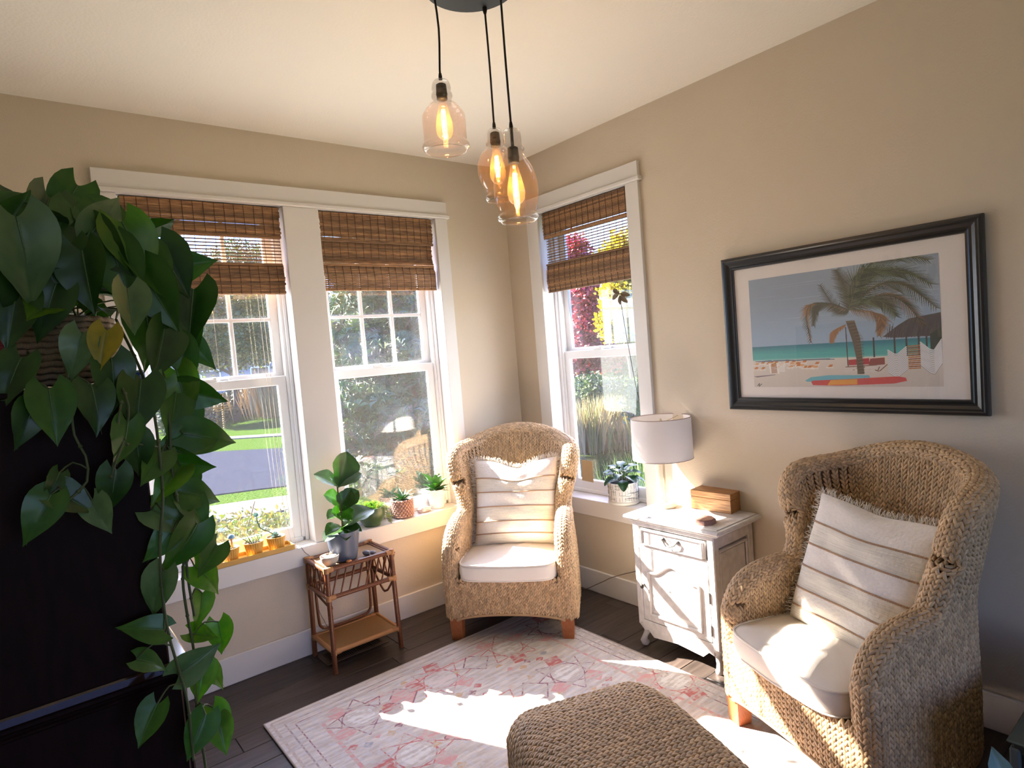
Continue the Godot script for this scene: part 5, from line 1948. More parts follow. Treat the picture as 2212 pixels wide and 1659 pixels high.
# ------------------------------------------------------------------ lamps
func pendant() -> void:
	var o := thing("pendant_light", "three-light pendant with smoky glass shades on black cords", "pendant light", Vector3(-1.405, H, 1.628))
	var blk := mat("black_metal", Color8(44, 48, 52), 0.45, 0.3)
	var b := MB.new()
	b.lathe([Vector2(0.0, 0.0), Vector2(0.150, 0.0), Vector2(0.156, -0.003), Vector2(0.156, -0.022), Vector2(0.153, -0.025), Vector2(0.0, -0.025)], Vector3.ZERO, 48)
	put("canopy", b, blk, o)
	var glass := mat("smoked_glass", Color(0.46, 0.36, 0.22, 0.20), 0.06)
	glass.transparency = BaseMaterial3D.TRANSPARENCY_ALPHA
	glass.metallic_specular = 0.6
	glass.albedo_texture = null
	var clear := mat("bulb_glass", Color(0.95, 0.78, 0.5, 0.10), 0.03)
	clear.transparency = BaseMaterial3D.TRANSPARENCY_ALPHA
	var glow := mat("bulb_filament", Color8(255, 214, 150), 0.5)
	glow.emission_enabled = true
	glow.emission = Color(1.0, 0.70, 0.34)
	glow.emission_energy_multiplier = 30.0
	var sock := mat("socket_black", Color8(40, 38, 36), 0.5)
	var cordm := mat("cord_black", Color8(24, 15, 16), 0.8)
	# shade profiles, height measured down from the top of the cap
	var profs := [
		[Vector2(0.006, 0.0), Vector2(0.022, -0.004), Vector2(0.029, -0.016), Vector2(0.031, -0.030), Vector2(0.029, -0.038), Vector2(0.033, -0.046), Vector2(0.034, -0.056), Vector2(0.030, -0.066), Vector2(0.036, -0.074), Vector2(0.047, -0.083), Vector2(0.049, -0.088), Vector2(0.058, -0.096), Vector2(0.060, -0.101), Vector2(0.068, -0.112), Vector2(0.070, -0.13), Vector2(0.0695, -0.185), Vector2(0.070, -0.20), Vector2(0.0755, -0.206), Vector2(0.0765, -0.214), Vector2(0.073, -0.222), Vector2(0.066, -0.226)],
		[Vector2(0.006, 0.0), Vector2(0.020, -0.004), Vector2(0.026, -0.016), Vector2(0.028, -0.036), Vector2(0.033, -0.046), Vector2(0.034, -0.056), Vector2(0.030, -0.064), Vector2(0.042, -0.074), Vector2(0.056, -0.09), Vector2(0.066, -0.112), Vector2(0.070, -0.135), Vector2(0.068, -0.16), Vector2(0.058, -0.19), Vector2(0.047, -0.21), Vector2(0.044, -0.226), Vector2(0.050, -0.234), Vector2(0.050, -0.242), Vector2(0.044, -0.248)],
		[Vector2(0.006, 0.0), Vector2(0.022, -0.004), Vector2(0.028, -0.016), Vector2(0.030, -0.05), Vector2(0.035, -0.058), Vector2(0.036, -0.066), Vector2(0.031, -0.074), Vector2(0.036, -0.088), Vector2(0.046, -0.104), Vector2(0.049, -0.108), Vector2(0.056, -0.122), Vector2(0.059, -0.127), Vector2(0.066, -0.15), Vector2(0.070, -0.18), Vector2(0.069, -0.21), Vector2(0.063, -0.24), Vector2(0.057, -0.262), Vector2(0.063, -0.268), Vector2(0.065, -0.276), Vector2(0.060, -0.284), Vector2(0.053, -0.287)],
	]
	var at := [Vector3(-0.112, 0, -0.053), Vector3(0.112, 0, -0.0755), Vector3(0.010, 0, 0.134)]
	var tops := [2.418, 2.306, 2.222]
	var bulb_drop := [0.075, 0.075, 0.118]
	for k in 3:
		var p: Vector3 = at[k]
		var yt: float = tops[k] - H
		b = MB.new()
		b.tube([p + Vector3(0, -0.024, 0), p + Vector3(0, -0.034, 0), p + Vector3(0, -0.046, 0)], [0.008, 0.008, 0.005], 10)
		var mid := p + Vector3(0, yt * 0.5, 0) + Vector3([0.007, 0.002, -0.002][k], 0, [0.004, 0.0, 0.001][k])
		b.tube(curve([p + Vector3(0, -0.03, 0), mid, p + Vector3(0, yt + 0.03, 0), p + Vector3(0, yt + 0.002, 0)], 0.05), 0.0034, 8)
		b.tube([p + Vector3(0, yt + 0.02, 0), p + Vector3(0, yt + 0.01, 0), p + Vector3(0, yt, 0)], [0.0045, 0.006, 0.0065], 8)
		put("cord", b, cordm, o)
		b = MB.new()
		# smooth the profile
		var sp := []
		for q in profs[k]: sp.append(Vector3(q.x, q.y, 0))
		var fine := []
		for q in curve(sp, 0.006): fine.append(Vector2(q.x, q.y))
		b.lathe(fine, p + Vector3(0, yt, 0), 40)
		put("shade", b, glass, o)
		b = MB.new()
		var ri: Vector2 = profs[k][profs[k].size() - 1]
		var rim := []
		for i in 41: rim.append(p + Vector3(cos(TAU * i / 40) * ri.x, yt + ri.y, sin(TAU * i / 40) * ri.x))
		b.tube(rim, 0.0022, 6, false)
		put("shade_rim", b, glass, o)
		var sy: float = yt - (bulb_drop[k] as float)
		b = MB.new()
		b.lathe([Vector2(0.0, 0.0), Vector2(0.010, 0.0), Vector2(0.0165, -0.004), Vector2(0.0175, -0.022), Vector2(0.0178, -0.03), Vector2(0.0178, -0.03), Vector2(0.0185, -0.031), Vector2(0.0185, -0.036), Vector2(0.0172, -0.037), Vector2(0.0172, -0.05), Vector2(0.0, -0.05)], p + Vector3(0, sy + 0.062, 0), 20)
		if k == 2: b.tube([p + Vector3(0, yt, 0), p + Vector3(0, yt - 0.03, 0), p + Vector3(0, sy + 0.06, 0)], 0.005, 8)
		put("socket", b, sock, o)
		b = MB.new()
		b.lathe([Vector2(0.012, 0.014), Vector2(0.0125, 0.002), Vector2(0.015, -0.012), Vector2(0.021, -0.035), Vector2(0.0265, -0.06), Vector2(0.0285, -0.08), Vector2(0.026, -0.098), Vector2(0.018, -0.110), Vector2(0.008, -0.116), Vector2(0.0005, -0.1175)], p + Vector3(0, sy, 0), 24)
		var bulb := put("bulb", b, clear, o)
		b = MB.new()
		for i in 6:
			var a := TAU * i / 6.0
			b.tube([p + Vector3(cos(a) * 0.005, sy - 0.02, sin(a) * 0.005), p + Vector3(cos(a) * 0.0075, sy - 0.05, sin(a) * 0.0075), p + Vector3(cos(a) * 0.006, sy - 0.092, sin(a) * 0.006)], 0.0012, 5)
		put("filament", b, glow, bulb)
		var l := OmniLight3D.new()
		l.name = "bulb_light"
		l.light_color = Color(1.0, 0.78, 0.50)
		l.light_energy = BULB
		l.light_size = 0.006
		l.omni_range = 12.0
		l.omni_attenuation = 2.0
		l.shadow_enabled = true
		l.position = p + Vector3(0, sy - 0.055, 0)
		o.add_child(l, true)

const BULB := 0.014

func table_lamp() -> void:
	var o := thing("table_lamp", "small table lamp with a white drum shade on the grey-white cabinet", "lamp", Vector3(-0.145, 0.669, 1.285))
	var brass := mat("satin_brass", Color8(206, 190, 158), 0.35, 0.7)
	var b := MB.new()
	b.lathe([Vector2(0.0, 0.0), Vector2(0.050, 0.0), Vector2(0.052, 0.003), Vector2(0.052, 0.02), Vector2(0.049, 0.024), Vector2(0.0, 0.024)], Vector3.ZERO, 36)
	put("base", b, mat("cream_stone", Color8(226, 214, 190), 0.5), o)
	b = MB.new()
	b.lathe([Vector2(0.0, 0.024), Vector2(0.0065, 0.024), Vector2(0.0065, 0.245), Vector2(0.0, 0.245)], Vector3.ZERO, 14)
	put("rod", b, brass, o)
	var g := mat("clear_glass", Color(1, 1, 1, 0.06), 0.02)
	g.transparency = BaseMaterial3D.TRANSPARENCY_ALPHA
	b = MB.new()
	b.lathe([Vector2(0.043, 0.025), Vector2(0.0435, 0.03), Vector2(0.0435, 0.232), Vector2(0.042, 0.236)], Vector3.ZERO, 36)
	put("glass_cylinder", b, g, o)
	b = MB.new()
	b.lathe([Vector2(0.0, 0.234), Vector2(0.056, 0.234), Vector2(0.060, 0.237), Vector2(0.060, 0.242), Vector2(0.056, 0.246), Vector2(0.0, 0.247)], Vector3.ZERO, 36)
	put("cap", b, M.cream_stone, o)
	var sh := mat("lamp_linen", Color8(236, 232, 230), 0.9)
	sh.backlight_enabled = true
	sh.backlight = Color(0.5, 0.48, 0.45)
	b = MB.new()
	b.lathe([Vector2(0.152, 0.252), Vector2(0.150, 0.46)], Vector3.ZERO, 56)
	b.lathe([Vector2(0.1485, 0.46), Vector2(0.1505, 0.252)], Vector3.ZERO, 56)
	put("shade", b, sh, o)
	for q in [[0.152, 0.252], [0.150, 0.46]]:
		b = MB.new()
		var pts := []
		for i in 49: pts.append(Vector3(cos(TAU * i / 48) * (q[0] - 0.001), q[1], sin(TAU * i / 48) * (q[0] - 0.001)))
		b.tube(pts, 0.0022, 6, false)
		put("shade_hem", b, mat("shade_hem", Color8(168, 150, 140), 0.9), o)
	b = MB.new()
	for i in 3:
		var a := TAU * i / 3.0
		b.tube([Vector3(0, 0.43, 0), Vector3(cos(a) * 0.07, 0.44, sin(a) * 0.07), Vector3(cos(a) * 0.149, 0.452, sin(a) * 0.149)], 0.0018, 6)
	b.tube([Vector3(0, 0.245, 0), Vector3(0, 0.27, 0), Vector3(0, 0.30, 0)], 0.012, 10)
	b.tube([Vector3(0, 0.42, 0), Vector3(0, 0.44, 0), Vector3(0, 0.455, 0)], [0.004, 0.009, 0.003], 10)
	put("spider", b, brass, o)
	b = MB.new()
	b.lathe([Vector2(0.012, 0.30), Vector2(0.02, 0.325), Vector2(0.03, 0.355), Vector2(0.03, 0.375), Vector2(0.02, 0.398), Vector2(0.0005, 0.405)], Vector3.ZERO, 20)
	put("bulb", b, mat("opal_bulb", Color8(240, 238, 234), 0.3), o)

func furniture() -> void:
	seating()
	rug()
	nightstand()
	rattan_table()
	hutch()
	tag_jar()
	picture()
	pendant()
	table_lamp()

# ------------------------------------------------------------------ house plants
func V(x: float, y: float, z: float) -> Vector3:
	return Vector3(x, y, z)

func heart_leaf(curl: float, fold: float, twist: float) -> ArrayMesh:
	# petiole joint at the origin, tip at +y, upper face towards +z; length 1
	var b := MB.new()
	var wt := [Vector2(0, 0.18), Vector2(0.08, 0.30), Vector2(0.2, 0.365), Vector2(0.35, 0.365), Vector2(0.55, 0.285), Vector2(0.75, 0.155), Vector2(0.9, 0.052), Vector2(1.0, 0.004)]
	b.grid(11, 10, func(t, q):
		var s: float = q * 2.0 - 1.0
		var w := lut(wt, t)
		var y: float = t - 0.20 * pow(absf(s), 1.6) * pow(1.0 - t, 3.0) * 1.2
		var x := s * w
		var z: float = fold * absf(x) - curl * t * t * 0.5 - 0.10 * x * x + 0.012 * sin(t * 26.0 - absf(s) * 5.0) * absf(s)
		var a: float = twist * t
		return Vector3(x * cos(a) - z * sin(a), y, x * sin(a) + z * cos(a)))
	return b.mesh()

func leaf_mat(called: String, c0: Color, c1: Color, back: Color, rough := 0.36) -> StandardMaterial3D:
	var m := mat(called, Color.WHITE, rough, 0.0, 0.45)
	m.albedo_texture = noise_tex(0.012, c0, c1, 128, 3, called.length())
	m.backlight_enabled = true
	m.backlight = back
	return m

func midrib(b: MB, curl: float, fold: float) -> void:
	var pts := []
	for i in 9:
		var t := i / 8.0
		pts.append(Vector3(0, t * 0.96, 0.006 - curl * t * t * 0.5))
	b.tube(pts, [0.014, 0.013, 0.011, 0.010, 0.008, 0.007, 0.006, 0.004, 0.002], 5, false)

func pothos() -> void:
	var o := thing("trailing_pothos", "large trailing pothos with heart-shaped leaves spilling from a rope basket on the dark hutch", "plant", Vector3(-2.585, 1.532, 1.39))
	var base := o.position
	var rope := mat("rope_basket", Color.WHITE, 0.85)
	grained(rope, Color8(104, 84, 62), Color8(150, 126, 98), Vector3(20, 20, 20), 0.05, false, 0.0, 256, 91)
	var b := MB.new()
	b.lathe([Vector2(0.0, 0.004), Vector2(0.085, 0.004), Vector2(0.112, 0.05), Vector2(0.118, 0.11), Vector2(0.108, 0.165), Vector2(0.100, 0.165), Vector2(0.108, 0.11), Vector2(0.0, 0.10)], Vector3.ZERO, 28)
	var basket := put("basket", b, rope, o)
	for k in 11:
		b = MB.new()
		var y := 0.012 + k * 0.0145
		var r := lut([Vector2(0, 0.088), Vector2(0.05, 0.114), Vector2(0.11, 0.120), Vector2(0.17, 0.109)], y)
		var pts := []
		for i in 61:
			var a := TAU * i / 60.0
			pts.append(Vector3(cos(a) * (r + 0.0035 * sin(i * 2.1 + k)), y + 0.002 * cos(i * 2.1 + k), sin(a) * (r + 0.0035 * sin(i * 2.1 + k))))
		b.tube(pts, 0.0078, 7, false)
		put("rope_coil", b, rope, basket)
	b = MB.new()
	b.lathe([Vector2(0.105, 0.135), Vector2(0.05, 0.142), Vector2(0.0, 0.144)], Vector3.ZERO, 20)
	put("soil", b, mat("potting_soil", Color8(36, 26, 20), 1.0), o)
	var stem_m := mat("vine_stem", Color8(62, 70, 30), 0.6)
	var mats := [leaf_mat("leaf_deep", lin(0.010, 0.035, 0.005), lin(0.028, 0.075, 0.008), Color(0.25, 0.42, 0.06)),
		leaf_mat("leaf_mid", lin(0.025, 0.080, 0.008), lin(0.050, 0.125, 0.012), Color(0.34, 0.56, 0.07)),
		leaf_mat("leaf_bright", lin(0.050, 0.13, 0.008), lin(0.13, 0.22, 0.012), Color(0.55, 0.80, 0.08)),
		leaf_mat("leaf_yellow", lin(0.20, 0.17, 0.012), lin(0.34, 0.25, 0.02), Color(0.5, 0.42, 0.06)),
		leaf_mat("leaf_pale", lin(0.06, 0.11, 0.035), lin(0.11, 0.17, 0.06), Color(0.30, 0.46, 0.12))]
	var shapes := [heart_leaf(0.25, 0.35, 0.0), heart_leaf(0.6, 0.22, 0.35), heart_leaf(0.1, 0.55, -0.3), heart_leaf(0.9, 0.30, 0.1)]
	var ribs := []
	for c in [0.25, 0.6, 0.1, 0.9]:
		b = MB.new()
		midrib(b, c, 0.3)
		ribs.append(b.mesh())
	var vines := [
		[V(-2.472, 1.685, 1.500), V(-2.447, 1.568, 1.580), V(-2.437, 1.469, 1.640), V(-2.437, 1.363, 1.660), V(-2.441, 1.257, 1.660), V(-2.458, 1.154, 1.665), V(-2.464, 1.039, 1.670), V(-2.461, 0.951, 1.670), V(-2.450, 0.870, 1.670), V(-2.439, 0.778, 1.670), V(-2.440, 0.644, 1.670)],
		[V(-2.425, 1.672, 1.500), V(-2.404, 1.553, 1.580), V(-2.403, 1.443, 1.620), V(-2.410, 1.334, 1.630), V(-2.406, 1.234, 1.630), V(-2.397, 1.152, 1.620), V(-2.412, 1.054, 1.620), V(-2.411, 0.963, 1.620), V(-2.406, 0.881, 1.620), V(-2.414, 0.796, 1.630), V(-2.413, 0.692, 1.630), V(-2.410, 0.587, 1.630)],
		[V(-2.405, 1.601, 1.520), V(-2.384, 1.507, 1.580), V(-2.403, 1.409, 1.600), V(-2.424, 1.325, 1.620), V(-2.395, 1.219, 1.620), V(-2.396, 1.185, 1.620), V(-2.401, 1.062, 1.620), V(-2.396, 0.958, 1.620)],
		[V(-2.585, 1.656, 1.500), V(-2.591, 1.518, 1.680), V(-2.593, 1.432, 1.700), V(-2.578, 1.386, 1.700), V(-2.581, 1.332, 1.700), V(-2.615, 1.302, 1.710), V(-2.624, 1.285, 1.710)],
		[V(-2.525, 1.632, 1.500), V(-2.494, 1.508, 1.690), V(-2.497, 1.437, 1.690), V(-2.527, 1.362, 1.700), V(-2.538, 1.334, 1.700)],
		[V(-2.648, 1.618, 1.500), V(-2.659, 1.516, 1.690), V(-2.661, 1.479, 1.690)],
		[V(-2.451, 1.605, 1.500), V(-2.503, 1.489, 1.690), V(-2.517, 1.410, 1.695), V(-2.478, 1.393, 1.680), V(-2.440, 1.380, 1.660)]]
	var all_pts := []
	for k in vines.size():
		var pts := []
		for q in curve(vines[k], 0.03):
			pts.append(q - base)
			all_pts.append(q - base)
		b = MB.new()
		b.tube(pts, 0.0032 if k < 3 else 0.0026, 7)
		for i in range(4, pts.size(), 4):
			b.sphere(pts[i], Vector3.ONE * 0.0046, 7, 5)
		put("vine", b, stem_m, o)
	var leaves := [
		[V(-2.677, 1.922, 1.553), V(-2.621, 1.969, 1.563), 1],
		[V(-2.656, 1.879, 1.568), V(-2.611, 1.959, 1.585), 1],
		[V(-2.642, 1.885, 1.658), V(-2.623, 1.711, 1.672), 4],
		[V(-2.577, 1.962, 1.522), V(-2.607, 1.840, 1.574), 0],
		[V(-2.515, 2.006, 1.477), V(-2.577, 1.893, 1.507), 1],
		[V(-2.554, 1.946, 1.504), V(-2.459, 1.916, 1.528), 1],
		[V(-2.507, 1.875, 1.575), V(-2.441, 1.965, 1.583), 4],
		[V(-2.598, 1.934, 1.494), V(-2.562, 1.830, 1.528), 0],
		[V(-2.532, 1.942, 1.535), V(-2.531, 1.820, 1.584), 1],
		[V(-2.497, 1.933, 1.536), V(-2.395, 1.840, 1.566), 1],
		[V(-2.449, 1.901, 1.591), V(-2.402, 1.757, 1.619), 2],
		[V(-2.517, 1.886, 1.558), V(-2.444, 1.776, 1.606), 0],
		[V(-2.630, 1.800, 1.594), V(-2.654, 1.661, 1.623), 0],
		[V(-2.560, 1.843, 1.582), V(-2.596, 1.699, 1.620), 0],
		[V(-2.533, 1.830, 1.605), V(-2.528, 1.687, 1.625), 0],
		[V(-2.476, 1.847, 1.586), V(-2.446, 1.696, 1.603), 1],
		[V(-2.426, 1.850, 1.552), V(-2.370, 1.717, 1.606), 1],
		[V(-2.374, 1.861, 1.544), V(-2.318, 1.728, 1.569), 0],
		[V(-2.357, 1.810, 1.473), V(-2.235, 1.831, 1.517), 1],
		[V(-2.306, 1.750, 1.554), V(-2.343, 1.599, 1.605), 0],
		[V(-2.418, 1.790, 1.585), V(-2.364, 1.644, 1.612), 1],
		[V(-2.461, 1.742, 1.642), V(-2.460, 1.637, 1.673), 4],
		[V(-2.511, 1.648, 1.665), V(-2.533, 1.565, 1.679), 3],
		[V(-2.555, 1.645, 1.656), V(-2.586, 1.556, 1.681), 4],
		[V(-2.587, 1.757, 1.599), V(-2.632, 1.644, 1.619), 0],
		[V(-2.655, 1.745, 1.592), V(-2.684, 1.620, 1.616), 0],
		[V(-2.418, 1.715, 1.566), V(-2.413, 1.561, 1.590), 1],
		[V(-2.347, 1.701, 1.530), V(-2.357, 1.539, 1.566), 1],
		[V(-2.371, 1.753, 1.528), V(-2.296, 1.651, 1.546), 0],
		[V(-2.509, 1.587, 1.661), V(-2.506, 1.472, 1.688), 0],
		[V(-2.625, 1.531, 1.689), V(-2.622, 1.420, 1.722), 1],
		[V(-2.367, 1.503, 1.590), V(-2.271, 1.462, 1.617), 1],
		[V(-2.371, 1.551, 1.593), V(-2.361, 1.436, 1.623), 2],
		[V(-2.405, 1.534, 1.638), V(-2.435, 1.466, 1.647), 2],
		[V(-2.379, 1.495, 1.597), V(-2.406, 1.389, 1.638), 1],
		[V(-2.365, 1.480, 1.573), V(-2.327, 1.376, 1.590), 1],
		[V(-2.376, 1.398, 1.615), V(-2.259, 1.362, 1.634), 1],
		[V(-2.330, 1.386, 1.599), V(-2.442, 1.373, 1.621), 1],
		[V(-2.414, 1.336, 1.593), V(-2.322, 1.309, 1.649), 1],
		[V(-2.390, 1.321, 1.618), V(-2.457, 1.270, 1.669), 2],
		[V(-2.410, 1.267, 1.619), V(-2.304, 1.229, 1.629), 1],
		[V(-2.367, 1.301, 1.571), V(-2.411, 1.231, 1.623), 1],
		[V(-2.387, 1.250, 1.608), V(-2.349, 1.160, 1.648), 1],
		[V(-2.459, 1.232, 1.621), V(-2.372, 1.177, 1.665), 4],
		[V(-2.375, 1.184, 1.651), V(-2.442, 1.076, 1.666), 1],
		[V(-2.397, 1.145, 1.587), V(-2.314, 1.099, 1.604), 1],
		[V(-2.328, 1.112, 1.609), V(-2.384, 1.057, 1.649), 1],
		[V(-2.383, 1.075, 1.610), V(-2.325, 0.996, 1.620), 2],
		[V(-2.455, 1.095, 1.659), V(-2.500, 1.000, 1.665), 4],
		[V(-2.370, 1.000, 1.596), V(-2.382, 0.927, 1.631), 2],
		[V(-2.340, 0.915, 1.591), V(-2.337, 0.830, 1.603), 2],
		[V(-2.405, 0.910, 1.591), V(-2.354, 0.893, 1.633), 2],
		[V(-2.469, 0.965, 1.674), V(-2.547, 1.004, 1.682), 1],
		[V(-2.529, 0.922, 1.678), V(-2.466, 0.886, 1.685), 1],
		[V(-2.447, 0.840, 1.640), V(-2.357, 0.885, 1.664), 4],
		[V(-2.392, 0.838, 1.619), V(-2.411, 0.754, 1.635), 2],
		[V(-2.383, 0.820, 1.593), V(-2.344, 0.769, 1.630), 2],
		[V(-2.502, 0.815, 1.696), V(-2.551, 0.746, 1.716), 1],
		[V(-2.371, 0.701, 1.577), V(-2.346, 0.627, 1.612), 2],
		[V(-2.366, 0.673, 1.590), V(-2.362, 0.599, 1.634), 2],
		[V(-2.402, 0.728, 1.653), V(-2.452, 0.644, 1.672), 1],
		[V(-2.642, 1.327, 1.699), V(-2.571, 1.268, 1.713), 0],
		[V(-2.644, 1.319, 1.713), V(-2.692, 1.242, 1.747), 1],
		[V(-2.576, 1.291, 1.695), V(-2.554, 1.224, 1.735), 4],
		[V(-2.529, 1.347, 1.699), V(-2.546, 1.257, 1.708), 0],
		[V(-2.495, 1.447, 1.693), V(-2.514, 1.350, 1.706), 1],
		[V(-2.654, 1.502, 1.693), V(-2.678, 1.427, 1.726), 0],
		[V(-2.482, 1.413, 1.676), V(-2.478, 1.321, 1.682), 0],
		[V(-2.387, 1.651, 1.592), V(-2.425, 1.533, 1.637), 0],
		[V(-2.661, 1.601, 1.610), V(-2.710, 1.515, 1.652), 0],
		[V(-2.551, 1.532, 1.673), V(-2.544, 1.437, 1.720), 0],
		[V(-2.456, 1.535, 1.656), V(-2.483, 1.416, 1.702), 0],
		[V(-2.425, 1.180, 1.645), V(-2.487, 1.125, 1.663), 1],
		[V(-2.625, 1.358, 1.694), V(-2.646, 1.313, 1.726), 0],
		[V(-2.427, 1.365, 1.633), V(-2.479, 1.306, 1.688), 1],
		[V(-2.360, 1.620, 1.590), V(-2.345, 1.522, 1.620), 1],
		[V(-2.334, 1.625, 1.536), V(-2.284, 1.560, 1.579), 1]]
	var place := func(p0: Vector3, p1: Vector3, kind: int, nrm: Vector3, at_stem: bool):
		var d := p1 - p0
		var k := rng.randi_range(0, 3)
		var l := d.length() * 1.02
		var bs := look(d, nrm)
		var lf := mi("leaf", shapes[k], mats[kind], o, Transform3D(bs.scaled_local(Vector3.ONE * l), p0))
		mi("midrib", ribs[k], mats[4] if kind != 3 else mats[3], lf)
		if at_stem:
			var best := 1e9
			var near := Vector3.ZERO
			for q in all_pts:
				var dd: float = q.distance_to(p0) + 0.4 * maxf(0.0, p0.y - q.y)
				if dd < best:
					best = dd
					near = q
			if best < 0.22:
				var pb := MB.new()
				pb.tube(curve([near, near.lerp(p0, 0.5) + Vector3(0, 0.018, 0), p0], 0.02), 0.0019, 6, false)
				put("petiole", pb, stem_m, o)
	for q in leaves:
		var n := Vector3(rr(-0.5, 0.5), rr(-0.1, 0.7), 1.0)
		place.call(q[0] - base, q[1] - base, q[2], n, true)
	# the dense crown over the basket, behind and between those
	for i in 84:
		var a := rr(0, TAU)
		var rad := pow(rng.randf(), 0.6)
		var c := Vector3(-0.02 + cos(a) * 0.25 * rad, 0.235 + rr(-0.10, 0.20) * (1.0 - 0.3 * rad), sin(a) * 0.20 * rad - 0.02)
		if c.z > 0.16: c.z = 0.16
		var outw := (c - Vector3(-0.02, 0.12, 0)).normalized()
		var tip := (outw + Vector3(rr(-0.4, 0.4), rr(-1.1, 0.0), rr(-0.4, 0.4))).normalized()
		var l := rr(0.09, 0.135)
		place.call(c, c + tip * l, [0, 0, 1, 1, 0, 2][i % 6], outw + Vector3(0, 0.4, 0.3), false)
		if i % 2 == 0:
			var pb := MB.new()
			pb.tube(curve([Vector3(rr(-0.05, 0.05), 0.14, rr(-0.05, 0.05)), (c + Vector3(0, 0.16, 0)) * 0.55, c], 0.03), 0.002, 6, false)
			put("petiole", pb, stem_m, o)

func oval_leaf(w: float, curl: float, fold: float, blunt := 0.55) -> ArrayMesh:
	# length 1 along +y, broadest past the middle when blunt > 0.5
	var b := MB.new()
	var wt := [Vector2(0, 0.03), Vector2(0.15, 0.22), Vector2(blunt * 0.7, 0.42), Vector2(blunt, 0.5), Vector2(0.5 + blunt * 0.5, 0.38), Vector2(0.95, 0.16), Vector2(1, 0.01)]
	b.grid(10, 8, func(t, q):
		var s: float = q * 2.0 - 1.0
		var x: float = s * lut(wt, t) * w
		return Vector3(x, t - curl * curl * t * t * 0.12, fold * absf(x) - curl * t * t * 0.4 + 0.014 * sin(t * 20.0) * absf(s)))
	return b.mesh()

func pot_of(o: Node3D, prof: Array, m: Material, segs := 28, wob = null) -> void:
	var b := MB.new()
	b.lathe(prof, Vector3.ZERO, segs, Basis.IDENTITY, wob)
	put("pot", b, m, o)

func soil_at(o: Node3D, r: float, y: float) -> void:
	var b := MB.new()
	b.lathe([Vector2(r, y), Vector2(r * 0.5, y + 0.004), Vector2(0.0, y + 0.005)], Vector3.ZERO, 18)
	put("soil", b, M.potting_soil, o)

func set_leaf(o: Node3D, mesh: Mesh, m: Material, from: Vector3, to: Vector3, nrm: Vector3) -> void:
	mi("leaf", mesh, m, o, Transform3D(look(to - from, nrm).scaled_local(Vector3.ONE * from.distance_to(to)), from))

